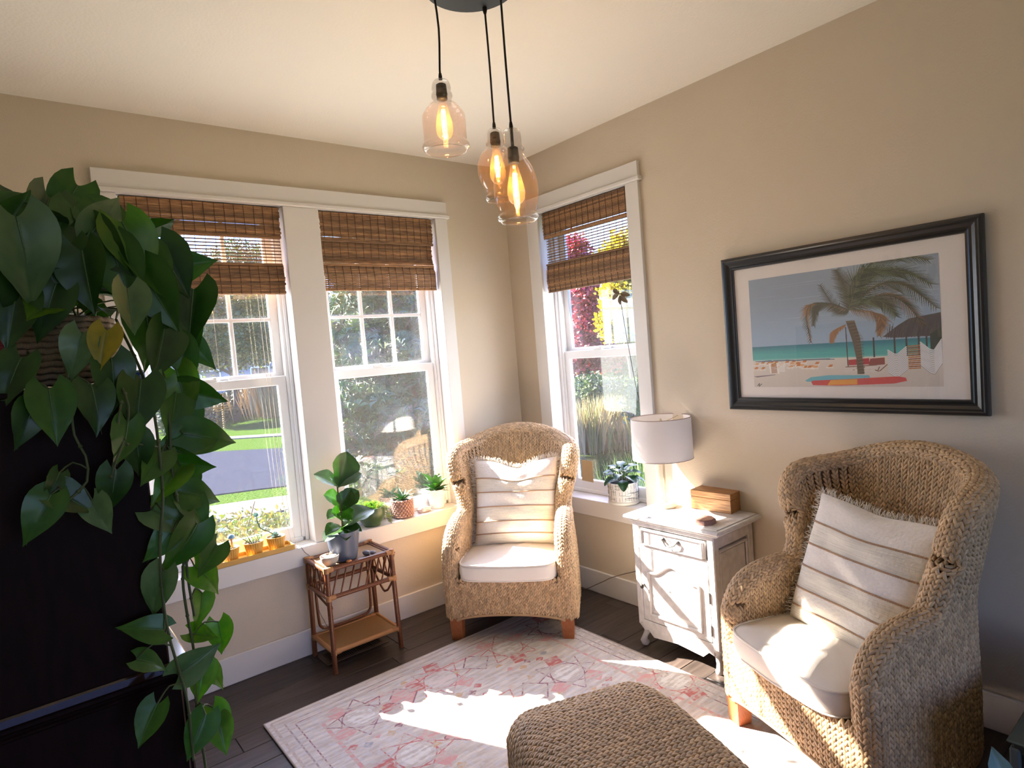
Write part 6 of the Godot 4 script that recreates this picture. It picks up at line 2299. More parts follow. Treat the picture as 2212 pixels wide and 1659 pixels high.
func fig_plant() -> void:
	var o := thing("fiddle_leaf_fig", "young fiddle-leaf fig in a slate-blue pot on the rattan table", "plant", Vector3(-1.432, 0.525, 0.215))
	var slate := mat("slate_glaze", Color8(84, 92, 108), 0.38)
	pot_of(o, [Vector2(0, 0.0), Vector2(0.060, 0.0), Vector2(0.064, 0.004), Vector2(0.086, 0.135), Vector2(0.0885, 0.151), Vector2(0.0885, 0.151), Vector2(0.084, 0.151), Vector2(0.082, 0.13), Vector2(0.0, 0.125)], slate, 40)
	soil_at(o, 0.081, 0.128)
	var b := MB.new()
	b.tube(curve([Vector3(0, 0.12, 0), Vector3(0.004, 0.22, 0.0), Vector3(-0.004, 0.32, 0.004), Vector3(-0.006, 0.405, 0.004)], 0.03), [0.006, 0.006, 0.006, 0.0058, 0.0055, 0.0055, 0.005, 0.005, 0.0048, 0.0045, 0.004, 0.004, 0.0038, 0.0035].slice(0, curve([Vector3(0, 0.12, 0), Vector3(0.004, 0.22, 0.0), Vector3(-0.004, 0.32, 0.004), Vector3(-0.006, 0.405, 0.004)], 0.03).size()), 8)
	put("stem", b, mat("fig_stem", Color8(82, 66, 42), 0.7), o)
	var top := leaf_mat("fig_leaf", lin(0.018, 0.05, 0.010), lin(0.035, 0.085, 0.014), Color(0.30, 0.48, 0.08), 0.34)
	var young := leaf_mat("fig_leaf_young", lin(0.04, 0.11, 0.015), lin(0.07, 0.17, 0.03), Color(0.45, 0.62, 0.10), 0.34)
	var pale := leaf_mat("fig_leaf_pale", lin(0.10, 0.16, 0.10), lin(0.16, 0.23, 0.16), Color(0.3, 0.4, 0.2), 0.34)
	var sh := [oval_leaf(0.95, 0.15, 0.3, 0.62), oval_leaf(0.85, 0.5, 0.35, 0.6), oval_leaf(0.8, 0.8, 0.4, 0.58)]
	# from, to, normal, mesh, material
	for q in [
		[V(-0.002, 0.375, 0.004), V(0.072, 0.548, 0.0), V(0.3, 0.1, 1.0), 0, 0], [V(0.0, 0.375, 0.004), V(0.118, 0.445, 0.03), V(-0.3, 1.0, 0.5), 1, 2],
		[V(-0.006, 0.38, 0.004), V(-0.095, 0.475, -0.03), V(0.5, 0.6, 0.8), 1, 2], [V(-0.004, 0.37, 0.0), V(-0.03, 0.45, 0.05), V(0.8, 0.4, 0.6), 2, 0],
		[V(0.0, 0.29, 0.0), V(-0.078, 0.365, 0.045), V(0.4, 0.6, 0.9), 1, 1], [V(0.002, 0.28, 0.0), V(0.095, 0.345, 0.035), V(-0.5, 0.4, 0.9), 1, 0],
		[V(0.0, 0.25, 0.0), V(0.04, 0.36, 0.05), V(-0.6, 0.1, 0.9), 2, 0], [V(0.0, 0.24, 0.0), V(-0.082, 0.262, 0.05), V(0.0, 1.0, 0.5), 2, 0],
		[V(0.0, 0.215, 0.0), V(-0.055, 0.275, 0.065), V(0.7, 0.5, 0.7), 1, 1], [V(0.003, 0.205, 0.0), V(0.045, 0.255, 0.06), V(-0.6, 0.5, 0.8), 0, 1],
		[V(0.003, 0.16, 0.0), V(0.175, 0.252, 0.01), V(-0.4, 1.0, 0.3), 1, 0], [V(0.003, 0.16, 0.0), V(0.10, 0.215, -0.03), V(-0.3, 0.9, 0.5), 1, 0],
		[V(0.0, 0.165, 0.0), V(-0.10, 0.19, 0.06), V(0.1, 1.0, 0.5), 2, 0], [V(0.0, 0.15, 0.0), V(-0.115, 0.145, 0.035), V(0.0, 1.0, 0.2), 1, 2],
		[V(0.0, 0.155, 0.0), V(-0.02, 0.15, 0.105), V(0.1, 1.0, 0.4), 2, 0], [V(0.002, 0.155, 0.0), V(0.075, 0.165, 0.075), V(-0.1, 1.0, 0.4), 2, 0],
		[V(0.002, 0.15, 0.0), V(0.09, 0.155, -0.06), V(0.0, 1.0, 0.2), 2, 0], [V(0.0, 0.16, 0.0), V(0.018, 0.205, 0.085), V(0.0, 0.7, 0.7), 0, 1]]:
		set_leaf(o, sh[q[3]], [top, young, pale][q[4]], q[0], q[1], q[2])

func spiky(o: Node3D, at: Vector3, n: int, len0: float, len1: float, up: float, mesh: Mesh, mats: Array) -> void:
	for i in n:
		var a := i * 2.399 + 0.4
		var t := float(i) / n
		var dir := Vector3(cos(a), lerpf(up * 0.35, up * 2.6, t), sin(a)).normalized()
		var l := lerpf(len0, len1, t)
		set_leaf(o, mesh, mats[i % mats.size()], at, at + dir * l, Vector3(-dir.x * 0.3, 1.0, -dir.z * 0.3) if dir.y < 0.8 else -Vector3(cos(a), 0, sin(a)))

func sill_plants() -> void:
	var sy := 0.587
	# green glazed bowl with a feathery trailing plant
	var o := thing("potted_sedum", "feathery trailing plant in a round green glazed pot on the sill", "plant", Vector3(-1.145, sy, -0.035))
	pot_of(o, [Vector2(0, 0.0), Vector2(0.045, 0.0), Vector2(0.048, 0.004), Vector2(0.048, 0.012), Vector2(0.066, 0.03), Vector2(0.078, 0.062), Vector2(0.078, 0.085), Vector2(0.074, 0.108), Vector2(0.074, 0.108), Vector2(0.069, 0.108), Vector2(0.072, 0.085), Vector2(0.0, 0.08)], mat("green_glaze", Color8(72, 96, 62), 0.3), 36)
	soil_at(o, 0.07, 0.088)
	var sprig := MB.new()
	for k in 9:
		var y := k * 0.11
		for s in [-1.0, 1.0]:
			var d := Vector3(s * 0.16, 0.12, 0.08 * (1 if k % 2 else -1))
			var a0 := sprig.p(Vector3(0, y, 0))
			var a1 := sprig.p(Vector3(0, y, 0) + d * 0.6 + Vector3(0, 0.05, 0))
			var a2 := sprig.p(Vector3(0, y, 0) + d)
			var a3 := sprig.p(Vector3(0, y, 0) + d * 0.6 - Vector3(0, 0.05, 0))
			sprig.quad(a0, a1, a2, a3)
	sprig.tube([Vector3.ZERO, Vector3(0.01, 0.5, 0), Vector3(0, 1, 0)], 0.022, 4, false)
	var sm := sprig.mesh()
	var fm := leafy("feather_leaves", Color(0.6, 0.75, 0.25))
	var xs := []
	var cs := []
	for i in 170:
		var a := rr(0, TAU)
		var r := rr(0.0, 0.062)
		var tilt := rr(0.0, 1.0) * r / 0.062
		xs.append(Transform3D(look(Vector3(cos(a) * tilt * 1.1, 1.0 - 0.5 * tilt, sin(a) * tilt * 1.1), Vector3(rr(-1, 1), rr(-1, 1), rr(-1, 1))) * Basis.from_scale(Vector3.ONE * rr(0.025, 0.05)), Vector3(cos(a) * r, 0.088, sin(a) * r)))
		cs.append(Color(rr(0.10, 0.30), rr(0.18, 0.36), rr(0.03, 0.09)))
	for i in 120:
		# the part that hangs down over the right rim
		var a := rr(-0.5, 0.9)
		var dr := rr(0.0, 1.0)
		var at := Vector3(cos(a) * (0.078 + 0.02 * dr), 0.11 - 0.10 * dr, sin(a) * (0.078 + 0.02 * dr))
		xs.append(Transform3D(look(Vector3(cos(a) + rr(-0.6, 0.6), rr(-1.0, 0.3), sin(a) + rr(-0.6, 0.6)), Vector3(rr(-1, 1), rr(-1, 1), rr(-1, 1))) * Basis.from_scale(Vector3.ONE * rr(0.014, 0.03)), at))
		cs.append(Color(rr(0.20, 0.36), rr(0.24, 0.38), rr(0.10, 0.18)))
	many("foliage", sm, fm, xs, cs, o)
	# aloe in a textured pink-brown pot
	var aloe := leaf_mat("aloe_leaf", lin(0.03, 0.085, 0.03), lin(0.06, 0.14, 0.05), Color(0.2, 0.32, 0.1), 0.45)
	o = thing("potted_aloe", "small aloe in a scale-textured pinkish pot on the sill", "plant", Vector3(-0.938, sy, -0.045))
	pot_of(o, [Vector2(0, 0.0), Vector2(0.048, 0.0), Vector2(0.056, 0.006), Vector2(0.060, 0.03), Vector2(0.061, 0.07), Vector2(0.060, 0.108), Vector2(0.060, 0.108), Vector2(0.055, 0.108), Vector2(0.055, 0.095), Vector2(0.0, 0.09)], mat("pink_stoneware", Color8(178, 140, 126), 0.6), 36)
	soil_at(o, 0.055, 0.096)
	var bs := MB.new()
	for row in 8:
		for k in 20:
			var a := TAU * (k + 0.5 * (row % 2)) / 20.0
			bs.sphere(Vector3(cos(a) * 0.0605, 0.014 + row * 0.0125, sin(a) * 0.0605), Vector3(0.0085, 0.0072, 0.0085), 6, 4)
	put("relief", bs, M.pink_stoneware, o).set_meta("kind", "stuff")
	var blade := oval_leaf(0.24, 0.35, 0.55, 0.3)
	spiky(o, Vector3(0, 0.095, 0), 16, 0.075, 0.105, 0.5, blade, [aloe])
	# broad-leaved succulent in a white pot
	var hw := leaf_mat("haworthia_leaf", lin(0.025, 0.085, 0.015), lin(0.06, 0.17, 0.02), Color(0.4, 0.6, 0.1), 0.4)
	o = thing("potted_succulent", "broad-leaved succulent in a white flowerpot at the right end of the sill", "plant", Vector3(-0.692, sy, -0.055))
	pot_of(o, [Vector2(0, 0.0), Vector2(0.043, 0.0), Vector2(0.045, 0.003), Vector2(0.055, 0.082), Vector2(0.055, 0.082), Vector2(0.061, 0.084), Vector2(0.063, 0.118), Vector2(0.063, 0.118), Vector2(0.057, 0.118), Vector2(0.055, 0.105), Vector2(0.0, 0.1)], mat("white_clay", Color8(234, 226, 220), 0.6), 36)
	soil_at(o, 0.056, 0.106)
	spiky(o, Vector3(0, 0.1, 0), 9, 0.085, 0.10, 0.28, blade, [aloe])
	spiky(o, Vector3(0, 0.103, 0), 13, 0.075, 0.145, 0.75, oval_leaf(0.5, 0.3, 0.5, 0.4), [hw, aloe])
	# pale rock between the two pots
	var rk := thing("rock", "pale lumpy rock on the sill between the two small pots", "rock", Vector3(-0.80, sy, -0.03))
	bs = MB.new()
	bs.grid(18, 12, func(s, t):
		var d := Vector3(sin(PI * t) * cos(TAU * s), -cos(PI * t), sin(PI * t) * sin(TAU * s))
		var k := 1.0 + 0.22 * sin(d.x * 6.0 + 1.0) * cos(d.z * 5.0) + 0.12 * sin(d.y * 9.0 + d.x * 7.0)
		return Vector3(0, 0.017, 0) + d * Vector3(0.042, 0.02, 0.028) * k, true)
	put("body", bs, mat("pale_rock", Color8(206, 192, 188), 0.8), rk)
	# the yellow trough with four fluted pots
	var yl := mat("mustard_glaze", Color8(206, 160, 76), 0.35)
	yl.backlight_enabled = true
	yl.backlight = Color(0.35, 0.22, 0.05)
	var tr := thing("planter_tray", "long mustard-yellow tray on the left sill, carrying four fluted pots", "tray", Vector3(-1.838, sy, -0.024))
	var tb := MB.new()
	tb.box(Vector3(0, 0.004, 0), Vector3(0.44, 0.008, 0.106), 0.003)
	for s in [-1.0, 1.0]:
		tb.box(Vector3(0, 0.013, s * 0.051), Vector3(0.44, 0.026, 0.006), 0.002)
		tb.box(Vector3(s * 0.218, 0.013, 0), Vector3(0.006, 0.026, 0.106), 0.002)
	put("body", tb, yl, tr)
	var names := ["leftmost fluted mustard pot in the tray, mostly hidden by the trailing vine", "fluted mustard pot with red stonecrop and a little glass mushroom", "fluted mustard pot with bushy light-green sprigs", "fluted mustard pot with a leaning blue-grey succulent, right end of the tray"]
	for k in 4:
		var pt := thing("fluted_pot", names[k], "plant", Vector3(-2.035 + k * 0.1115 + (0.006 if k > 1 else 0.0), sy + 0.008, -0.026), 0.0, "mustard pots in the tray")
		pot_of(pt, [Vector2(0, 0.0), Vector2(0.033, 0.0), Vector2(0.035, 0.003), Vector2(0.046, 0.066), Vector2(0.048, 0.070), Vector2(0.044, 0.070), Vector2(0.042, 0.062), Vector2(0.0, 0.06)], yl, 96, func(r: float, a: float, y: float): return r + (0.0017 * cos(a * 24.0) if r > 0.03 and y > 0.002 and y < 0.069 else 0.0))
		soil_at(pt, 0.042, 0.0615)
		if k == 0:
			spiky(pt, Vector3(0, 0.06, 0), 12, 0.03, 0.04, 0.6, oval_leaf(0.6, 0.3, 0.4, 0.5), [mat_or("leaf_bright")])
		if k == 1:
			var rd := mat("red_sedum", lin(0.32, 0.06, 0.04), 0.5)
			var ob := oval_leaf(0.7, 0.5, 0.4, 0.5)
			for i in 26:
				var a := rr(0, TAU)
				var at := Vector3(cos(a), 0, sin(a)) * rr(0.0, 0.036) + Vector3(0, 0.061, 0)
				set_leaf(pt, ob, rd if i % 3 == 0 else M.leaf_bright, at, at + Vector3(cos(a) * 0.9, rr(0.3, 1.0), sin(a) * 0.9).normalized() * rr(0.010, 0.018), Vector3(0, 1, 0.1))
			var ms := thing("mushroom_ornament", "tiny glass mushroom with a blue cap in the second yellow pot", "ornament", pt.position + Vector3(0.014, 0.062, 0.004))
			var mb := MB.new()
			mb.lathe([Vector2(0.0, -0.006), Vector2(0.0062, -0.006), Vector2(0.0055, 0.02), Vector2(0.0052, 0.056), Vector2(0.0, 0.057)], Vector3.ZERO, 12)
			put("stalk", mb, mat("amber_glass", Color8(196, 140, 84), 0.2), ms)
			mb = MB.new()
			mb.lathe([Vector2(0.0, 0.054), Vector2(0.014, 0.052), Vector2(0.018, 0.055), Vector2(0.015, 0.066), Vector2(0.008, 0.072), Vector2(0.0, 0.0735)], Vector3.ZERO, 18)
			put("cap", mb, mat("blue_glass", Color8(120, 160, 196), 0.12), ms)
		if k == 2:
			var ob2 := oval_leaf(0.42, 0.4, 0.4, 0.5)
			for i in 15:
				var a := i * 2.4
				var tipd := Vector3(cos(a) * 0.75, rr(0.6, 1.4), sin(a) * 0.75).normalized() * rr(0.035, 0.075)
				var st := MB.new()
				st.tube([Vector3(cos(a) * 0.015, 0.06, sin(a) * 0.015), Vector3(cos(a) * 0.018, 0.062, sin(a) * 0.018) + tipd * 0.5, Vector3(cos(a) * 0.015, 0.06, sin(a) * 0.015) + tipd], 0.0013, 5)
				put("stem", st, M.vine_stem, pt)
				for j in 7:
					var at := Vector3(cos(a) * 0.015, 0.06, sin(a) * 0.015) + tipd * (0.3 + 0.1 * j)
					var aa := a + j * 2.2
					set_leaf(pt, ob2, M.leaf_bright, at, at + Vector3(cos(aa), 0.7, sin(aa)).normalized() * rr(0.012, 0.02), Vector3(0, 1, 0.2))
		if k == 3:
			var blu := leaf_mat("blue_succulent", lin(0.16, 0.24, 0.24), lin(0.24, 0.34, 0.33), Color(0.2, 0.3, 0.25), 0.5)
			var pet := oval_leaf(0.75, -0.3, 0.35, 0.62)
			var stem := curve([Vector3(0.012, 0.062, 0.0), Vector3(-0.03, 0.10, 0.006), Vector3(-0.075, 0.135, 0.01), Vector3(-0.088, 0.19, 0.012)], 0.012)
			var st2 := MB.new()
			st2.tube(stem, 0.0028, 7)
			put("stem", st2, M.vine_stem, pt)
			for i in stem.size():
				if i < 3: continue
				var aa := i * 2.4
				set_leaf(pt, pet, blu, stem[i], stem[i] + Vector3(cos(aa), 0.55, sin(aa)).normalized() * 0.019, Vector3(0, 1, 0.1))
			for i in 12:
				var aa := i * 2.4
				var at: Vector3 = stem[stem.size() - 1]
				set_leaf(pt, pet, blu, at, at + Vector3(cos(aa), 0.3 + i * 0.12, sin(aa)).normalized() * 0.026, Vector3(0, 1, 0.1))
			spiky(pt, Vector3(0.0, 0.06, 0.0), 16, 0.03, 0.035, 0.5, pet, [blu])
	# tumbled stones lying in the tray between the pots
	for k in 5:
		var stn := thing("pebble", ["pink pebble at the left end of the yellow tray", "rose pebble in the yellow tray, in front of the second pot", "reddish pebble in the yellow tray between second and third pot", "white pebble in the yellow tray between third and fourth pot", "pale pebble at the right end of the yellow tray"][k], "pebble", Vector3([-2.03, -1.962, -1.866, -1.755, -1.638][k], sy + 0.008, 0.014), k * 1.3, "pebbles in the yellow tray")
		var pb := MB.new()
		pb.sphere(Vector3(0, 0.0075, 0), Vector3(0.014, 0.0075, 0.010), 12, 8)
		put("body", pb, mat("pebble_%d" % k, [Color8(216, 180, 176), Color8(206, 160, 160), Color8(186, 116, 92), Color8(232, 226, 222), Color8(226, 210, 200)][k], 0.4), stn)
	# window by the lamp: trailing-leaved plant in a crackled white pot
	o = thing("potted_peperomia", "glossy-leaved plant in a white pot with black crackle lines on the narrow window's sill", "plant", Vector3(0.035, sy, 0.842))
	pot_of(o, [Vector2(0, 0.012), Vector2(0.083, 0.012), Vector2(0.086, 0.016), Vector2(0.089, 0.126), Vector2(0.089, 0.126), Vector2(0.083, 0.126), Vector2(0.082, 0.11), Vector2(0.0, 0.105)], mat("crackle_white", Color8(226, 224, 220), 0.55), 40)
	soil_at(o, 0.082, 0.112)
	var sau := MB.new()
	sau.lathe([Vector2(0, 0.0), Vector2(0.086, 0.0), Vector2(0.091, 0.004), Vector2(0.092, 0.018), Vector2(0.088, 0.018), Vector2(0.086, 0.010), Vector2(0, 0.010)], Vector3.ZERO, 40)
	put("saucer", sau, mat("saucer_white", Color8(222, 220, 212), 0.5), o)
	var cr := MB.new()
	for i in 90:
		var a := TAU * i / 30.0 + rr(-0.05, 0.05)
		var ya := 0.024 + 0.035 * (i / 30) + rr(-0.004, 0.004)
		var yb := ya + rr(0.018, 0.034)
		var pts := []
		for j in 4: pts.append(Vector3(cos(a + rr(-0.015, 0.015)), 0, sin(a)) * (0.0866 + 0.0028 * ya / 0.12) + Vector3(0, lerpf(ya, yb, j / 3.0), 0))
		cr.tube(pts, 0.0009, 4, false)
	for i in 44:
		var a0 := rr(0, TAU)
		var y := rr(0.022, 0.12)
		var pts := []
		for j in 5: pts.append(Vector3(cos(a0 + j * 0.09), 0, sin(a0 + j * 0.09)) * (0.0868 + 0.0028 * y / 0.12) + Vector3(0, y + rr(-0.001, 0.001), 0))
		cr.tube(pts, 0.0008, 4, false)
	put("crackle_lines", cr, mat("crackle_ink", Color8(70, 70, 72), 0.8), o).set_meta("kind", "stuff")
	var pl := leaf_mat("peperomia_leaf", lin(0.012, 0.045, 0.018), lin(0.03, 0.085, 0.03), Color(0.15, 0.28, 0.08), 0.3)
	var pl2 := oval_leaf(0.62, 0.75, 0.35, 0.45)
	for i in 20:
		var a := i * 2.399
		var t := i / 20.0
		var hgt := lerpf(0.03, 0.10, t)
		var r := lerpf(0.05, 0.012, t)
		var at := Vector3(cos(a) * r, 0.11 + hgt, sin(a) * r)
		var st := MB.new()
		st.tube([Vector3(cos(a) * 0.01, 0.108, sin(a) * 0.01), Vector3(cos(a) * r * 0.7, 0.11 + hgt * 0.7, sin(a) * r * 0.7), at], 0.0018, 5)
		put("stem", st, M.vine_stem, o)
		set_leaf(o, pl2, pl, at, at + Vector3(cos(a) * 1.0, lerpf(-0.25, 0.75, t), sin(a) * 1.0).normalized() * lerpf(0.105, 0.085, t), Vector3(cos(a) * 0.3, 1.0, sin(a) * 0.3))

func mat_or(called: String) -> Material:
	return M[called]

func agave() -> void:
	var o := thing("potted_agave", "blue-grey pointed leaves of a potted plant at the bottom right edge, by the glass-topped table", "plant", Vector3(-1.02, 0.0, 2.93))
	pot_of(o, [Vector2(0, 0.0), Vector2(0.09, 0.0), Vector2(0.095, 0.004), Vector2(0.12, 0.2), Vector2(0.122, 0.22), Vector2(0.114, 0.22), Vector2(0.11, 0.19), Vector2(0, 0.185)], mat("grey_pot", Color8(110, 108, 104), 0.6), 30)
	soil_at(o, 0.11, 0.19)
	var gm := leaf_mat("agave_leaf", lin(0.10, 0.17, 0.16), lin(0.16, 0.25, 0.23), Color(0.08, 0.12, 0.08), 0.5)
	var am := oval_leaf(0.34, 0.2, 0.45, 0.35)
	set_leaf(o, am, gm, V(0.0, 0.19, 0.0), V(0.065, 0.50, -0.09), V(-0.6, 0.2, 0.6))
	set_leaf(o, am, leaf_mat("agave_leaf_yellow", lin(0.3, 0.26, 0.08), lin(0.4, 0.34, 0.1), Color(0.1, 0.1, 0.05)), V(0.0, 0.19, 0.0), V(-0.07, 0.492, -0.13), V(-0.6, 0.2, 0.6))
	for i in 8:
		var a := i * 2.4 + 1.0
		var d := Vector3(cos(a), rr(0.5, 1.1), sin(a)).normalized() * rr(0.15, 0.22)
		set_leaf(o, am, gm, V(0.0, 0.19, 0.0), V(0.0, 0.19, 0.0) + d, V(-d.x, 0.4, -d.z))

func plants() -> void:
	pothos()
	fig_plant()
	sill_plants()
	agave()

# ------------------------------------------------------------------ small things
func small_things() -> void:
	# wooden box on the cabinet
	var o := thing("wooden_box", "oblong wooden box with streaky grain on the cabinet, half in sun", "box", Vector3(-0.035, 0.669, 1.51), 0.06)
	var wd := mat("zebra_wood", Color.WHITE, 0.5)
	grained(wd, Color8(134, 88, 50), Color8(206, 160, 106), Vector3(16, 16, 1.0), 0.03, false, 0.0, 256, 95)
	var b := MB.new()
	b.box(Vector3(0, 0.032, 0), Vector3(0.125, 0.064, 0.215), 0.002)
	put("body", b, wd, o)
	b = MB.new()
	b.box(Vector3(0, 0.0805, 0), Vector3(0.126, 0.031, 0.216), 0.002)
	put("lid", b, wd, o)
	# octagonal coaster box
	o = thing("octagonal_box", "flat octagonal wooden box near the cabinet's front edge", "box", Vector3(-0.278, 0.669, 1.598), 0.2)
	b = MB.new()
	var oc := []
	for i in 8: oc.append(Vector2(cos(TAU * (i + 0.5) / 8.0), sin(TAU * (i + 0.5) / 8.0)) * 0.052)
	b.prism(oc, Vector3(0, 0.0, 0), Vector3.RIGHT, Vector3.FORWARD, Vector3.UP, 0.02)
	var ow := mat("rosy_wood", Color.WHITE, 0.5)
	grained(ow, Color8(128, 92, 84), Color8(170, 132, 118), Vector3(20, 20, 4), 0.03, false, 0.0, 256, 96)
	put("body", b, ow, o)
	b = MB.new()
	var oc2 := []
	for q in oc: oc2.append(q * 0.9)
	b.prism(oc2, Vector3(0, 0.02, 0), Vector3.RIGHT, Vector3.FORWARD, Vector3.UP, 0.004)
	put("lid", b, ow, o)
	# stoneware bowl of shells and stones on the rattan table
	o = thing("bowl", "small grey stoneware bowl of shells on the rattan table", "bowl", Vector3(-1.527, 0.5245, 0.255))
	b = MB.new()
	b.lathe([Vector2(0, 0.0), Vector2(0.024, 0.0), Vector2(0.026, 0.004), Vector2(0.040, 0.022), Vector2(0.046, 0.042), Vector2(0.047, 0.051), Vector2(0.044, 0.051), Vector2(0.042, 0.04), Vector2(0.034, 0.022), Vector2(0.0, 0.014)], Vector3.ZERO, 32)
	put("body", b, mat("stoneware", Color8(168, 162, 152), 0.6), o)
	var shells := [[Vector3(-0.014, 0.046, 0.012), Color8(240, 232, 228), "white scallop shell at the left of the little bowl"], [Vector3(0.012, 0.049, -0.012), Color8(206, 178, 160), "tan shell standing at the back of the little bowl"], [Vector3(0.018, 0.044, 0.016), Color8(228, 220, 222), "pale round shell at the right of the little bowl"], [Vector3(-0.004, 0.044, 0.024), Color8(238, 236, 238), "small white shell at the front of the little bowl"], [Vector3(-0.02, 0.044, -0.012), Color8(214, 204, 208), "lilac-grey pebble at the back left of the little bowl"]]
	var k := 0
	for q in shells:
		var s := thing("seashell", q[2], "shell", o.position + q[0], k * 1.1, "shells in the little bowl")
		b = MB.new()
		b.grid(16, 8, func(u, t):
			var a: float = lerpf(-1.25, 1.25, u)
			var r: float = 0.019 * t * (1.0 + 0.03 * cos(u * 44.0))
			return Vector3(sin(a) * r, 0.009 * sin(PI * t) + 0.006 * t, cos(a) * r - 0.008))
		b.grid(16, 8, func(u, t):
			var a: float = lerpf(-1.25, 1.25, u)
			var r: float = 0.019 * t * (1.0 + 0.03 * cos(u * 44.0))
			return Vector3(sin(a) * r, -0.008 * sin(PI * t) + 0.006 * t, cos(a) * r - 0.008), false, false, true)
		put("body", b, mat("shell_%d" % k, q[1], 0.4), s)
		k += 1
	for q in [[Vector3(-1.332, 0.5245, 0.262), Color8(92, 90, 96), "dark grey tumbled stone on the rattan table, right of the blue pot", 0.02], [Vector3(-1.302, 0.5245, 0.268), Color8(120, 116, 122), "smaller grey stone at the right end of the rattan table", 0.014], [Vector3(-1.445, 0.5245, 0.296), Color8(196, 124, 66), "orange crystal point lying on the rattan table's front edge", 0.012]]:
		var s := thing("stone", q[2], "stone", q[0], k * 0.9, "stones on the rattan table")
		b = MB.new()
		var sc: float = q[3]
		b.grid(12, 8, func(u, t):
			var d := Vector3(sin(PI * t) * cos(TAU * u), -cos(PI * t), sin(PI * t) * sin(TAU * u))
			return Vector3(0, sc * 0.62, 0) + d * Vector3(sc * 1.3, sc * 0.62, sc) * (1.0 + 0.12 * sin(d.x * 5.0 + d.z * 4.0)), true)
		put("body", b, mat("stone_%d" % k, q[1], 0.45), s)
		k += 1
	# floor register
	o = thing("floor_vent", "brown metal floor register under the rattan table", "floor vent", Vector3(-1.40, 0.0, 0.125))
	b = MB.new()
	for s in [-1.0, 1.0]:
		b.box(Vector3(0, 0.003, s * 0.066), Vector3(0.35, 0.006, 0.026), 0.002)
		b.box(Vector3(s * 0.16, 0.003, 0), Vector3(0.03, 0.006, 0.15), 0.002)
	var vm := mat("bronze_metal", Color8(96, 82, 70), 0.5, 0.4)
	put("frame", b, vm, o)
	b = MB.new()
	b.box(Vector3(0, 0.0012, 0), Vector3(0.30, 0.002, 0.12))
	put("damper", b, mat("vent_dark", Color8(14, 12, 12), 0.9), o)
	for i in 26:
		b = MB.new()
		b.box(Vector3(-0.14 + i * 0.0112, 0.004, 0), Vector3(0.004, 0.004, 0.112), 0.001)
		put("slat", b, vm, o)
	# tan sticky note on the narrow window's glass
	o = thing("note", "tan square note stuck to the lower left of the narrow window's glass", "note", Vector3(0.094, 0.727, 0.499))
	b = MB.new()
	b.box(Vector3.ZERO, Vector3(0.0016, 0.135, 0.1), 0.0004, Basis(Vector3.RIGHT, 0.03))
	put("sheet", b, mat("tan_paper", Color8(176, 150, 112), 0.9), o)
	# cords
	o = thing("lamp_cord", "thin cord running from behind the cabinet down the wall to the baseboard", "cord")
	b = MB.new()
	b.tube(curve([V(-0.02, 0.36, 1.19), V(-0.02, 0.323, 1.14), V(-0.023, 0.24, 1.0), V(-0.026, 0.18, 0.86), V(-0.028, 0.13, 0.75), V(-0.03, 0.10, 0.70), V(-0.03, 0.055, 0.62), V(-0.032, 0.012, 0.54), V(-0.045, 0.006, 0.46), V(-0.03, 0.02, 0.40)], 0.02), 0.0026, 7)
	put("wire", b, mat("cord_brown", Color8(120, 104, 92), 0.7), o)
	o = thing("blind_cord", "thin pale blind cord hanging down the right side of the left window", "cord")
	b = MB.new()
	b.tube(curve([V(-1.655, 1.93, -0.045), V(-1.648, 1.5, -0.05), V(-1.64, 1.0, -0.05), V(-1.622, 0.66, -0.04), V(-1.61, 0.596, -0.02)], 0.05), 0.0012, 6)
	b.tube(curve([V(-1.635, 1.93, -0.045), V(-1.628, 1.5, -0.05), V(-1.62, 1.0, -0.05), V(-1.602, 0.66, -0.03), V(-1.592, 0.593, 0.0)], 0.05), 0.0012, 6)
	put("strand", b, mat("cord_cream", Color8(196, 184, 164), 0.8), o)
	o = thing("power_cord", "thin grey cord over the sill edge down behind the rattan table", "cord")
	b = MB.new()
	b.tube(curve([V(-1.612, 0.592, 0.0), V(-1.60, 0.597, 0.02), V(-1.59, 0.592, 0.037), V(-1.575, 0.56, 0.04), V(-1.545, 0.52, 0.037), V(-1.53, 0.42, 0.032), V(-1.53, 0.25, 0.028), V(-1.50, 0.15, 0.03), V(-1.45, 0.012, 0.03)], 0.02), 0.0018, 6)
	put("wire", b, mat("cord_grey", Color8(120, 120, 122), 0.6), o)
	# hanging ornaments
	o = thing("hanging_ornament", "beaded dragonfly ornament on a thread in the left window", "ornament")
	b = MB.new()
	b.tube([V(-1.874, 1.93, -0.055), V(-1.874, 1.6, -0.055), V(-1.874, 1.425, -0.055)], 0.0006, 4)
	put("thread", b, M.cord_cream, o)
	b = MB.new()
	for i in 16: b.sphere(V(-1.874 - 0.0004 * i, 1.425 - i * 0.0112, -0.055), Vector3.ONE * lerpf(0.0062, 0.0042, i / 15.0), 8, 6)
	put("beads", b, mat("antique_brass", Color8(122, 102, 66), 0.35, 0.7), o)
	b = MB.new()
	for s in [-1.0, 1.0]:
		for y in [1.365, 1.352]:
			b.tube(curve([V(-1.876, y, -0.055), V(-1.876 + s * 0.022, y + 0.007, -0.055), V(-1.876 + s * 0.046, y - 0.001, -0.055), V(-1.876 + s * 0.022, y - 0.006, -0.055), V(-1.876, y - 0.002, -0.055)], 0.01), 0.0014, 6)
	put("wings", b, M.antique_brass, o)
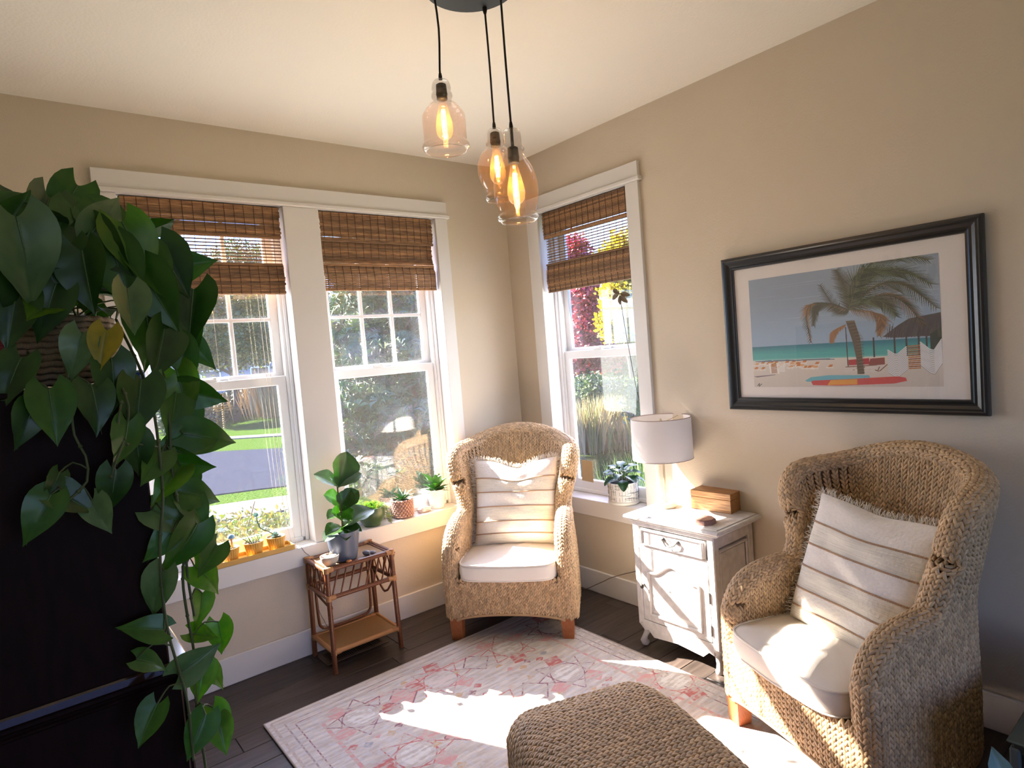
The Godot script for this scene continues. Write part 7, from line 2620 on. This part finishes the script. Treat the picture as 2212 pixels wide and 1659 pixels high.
	o = thing("hanging_ornament", "brown leaf-shaped ornament on a long dark thread in the narrow window", "ornament")
	b = MB.new()
	b.tube(curve([V(0.05, 1.90, 0.885), V(0.05, 1.79, 0.905), V(0.05, 1.626, 0.925), V(0.05, 1.413, 0.955), V(0.045, 1.25, 0.985), V(0.04, 1.13, 1.02), V(0.02, 1.09, 1.045)], 0.05), 0.0016, 6)
	put("thread", b, mat("dark_thread", Color8(60, 48, 40), 0.8), o)
	var lf := oval_leaf(0.42, 0.4, 0.3, 0.5)
	var lm := mat("brown_leaf", Color8(96, 78, 58), 0.6)
	for q in [[V(0.05, 1.80, 0.905), V(0.05, 1.775, 0.835)], [V(0.05, 1.80, 0.905), V(0.05, 1.835, 0.85)], [V(0.05, 1.79, 0.905), V(0.05, 1.735, 0.90)], [V(0.05, 1.80, 0.905), V(0.05, 1.785, 0.975)], [V(0.05, 1.79, 0.905), V(0.05, 1.745, 0.955)]]:
		set_leaf(o, lf, lm, q[0], q[1], V(-1, 0.2, 0.2))
	# glass-topped dark table at the right edge
	o = thing("side_table", "dark table with a glass top, cut off by the photo's bottom right corner", "side table", Vector3(-0.50, 0, 3.12))
	var dk := mat("dark_frame", Color8(26, 27, 26), 0.35)
	b = MB.new()
	b.box(Vector3(0, 0.437, 0), Vector3(0.60, 0.008, 0.60), 0.003)
	var tg := mat("table_glass", Color8(60, 70, 64), 0.08)
	put("glass_top", b, tg, o)
	b = MB.new()
	b.box(Vector3(0, 0.42, 0), Vector3(0.58, 0.026, 0.58), 0.004)
	b.box(Vector3(0, 0.21, 0), Vector3(0.56, 0.40, 0.56), 0.004)
	put("body", b, dk, o)
	for q in [Vector2(-1, -1), Vector2(1, -1), Vector2(1, 1), Vector2(-1, 1)]:
		b = MB.new()
		b.box(Vector3(q.x * 0.285, 0.21, q.y * 0.285), Vector3(0.022, 0.42, 0.022), 0.004)
		put("leg", b, mat("dark_post", Color8(66, 72, 70), 0.3) if q.x < 0 and q.y < 0 else dk, o)
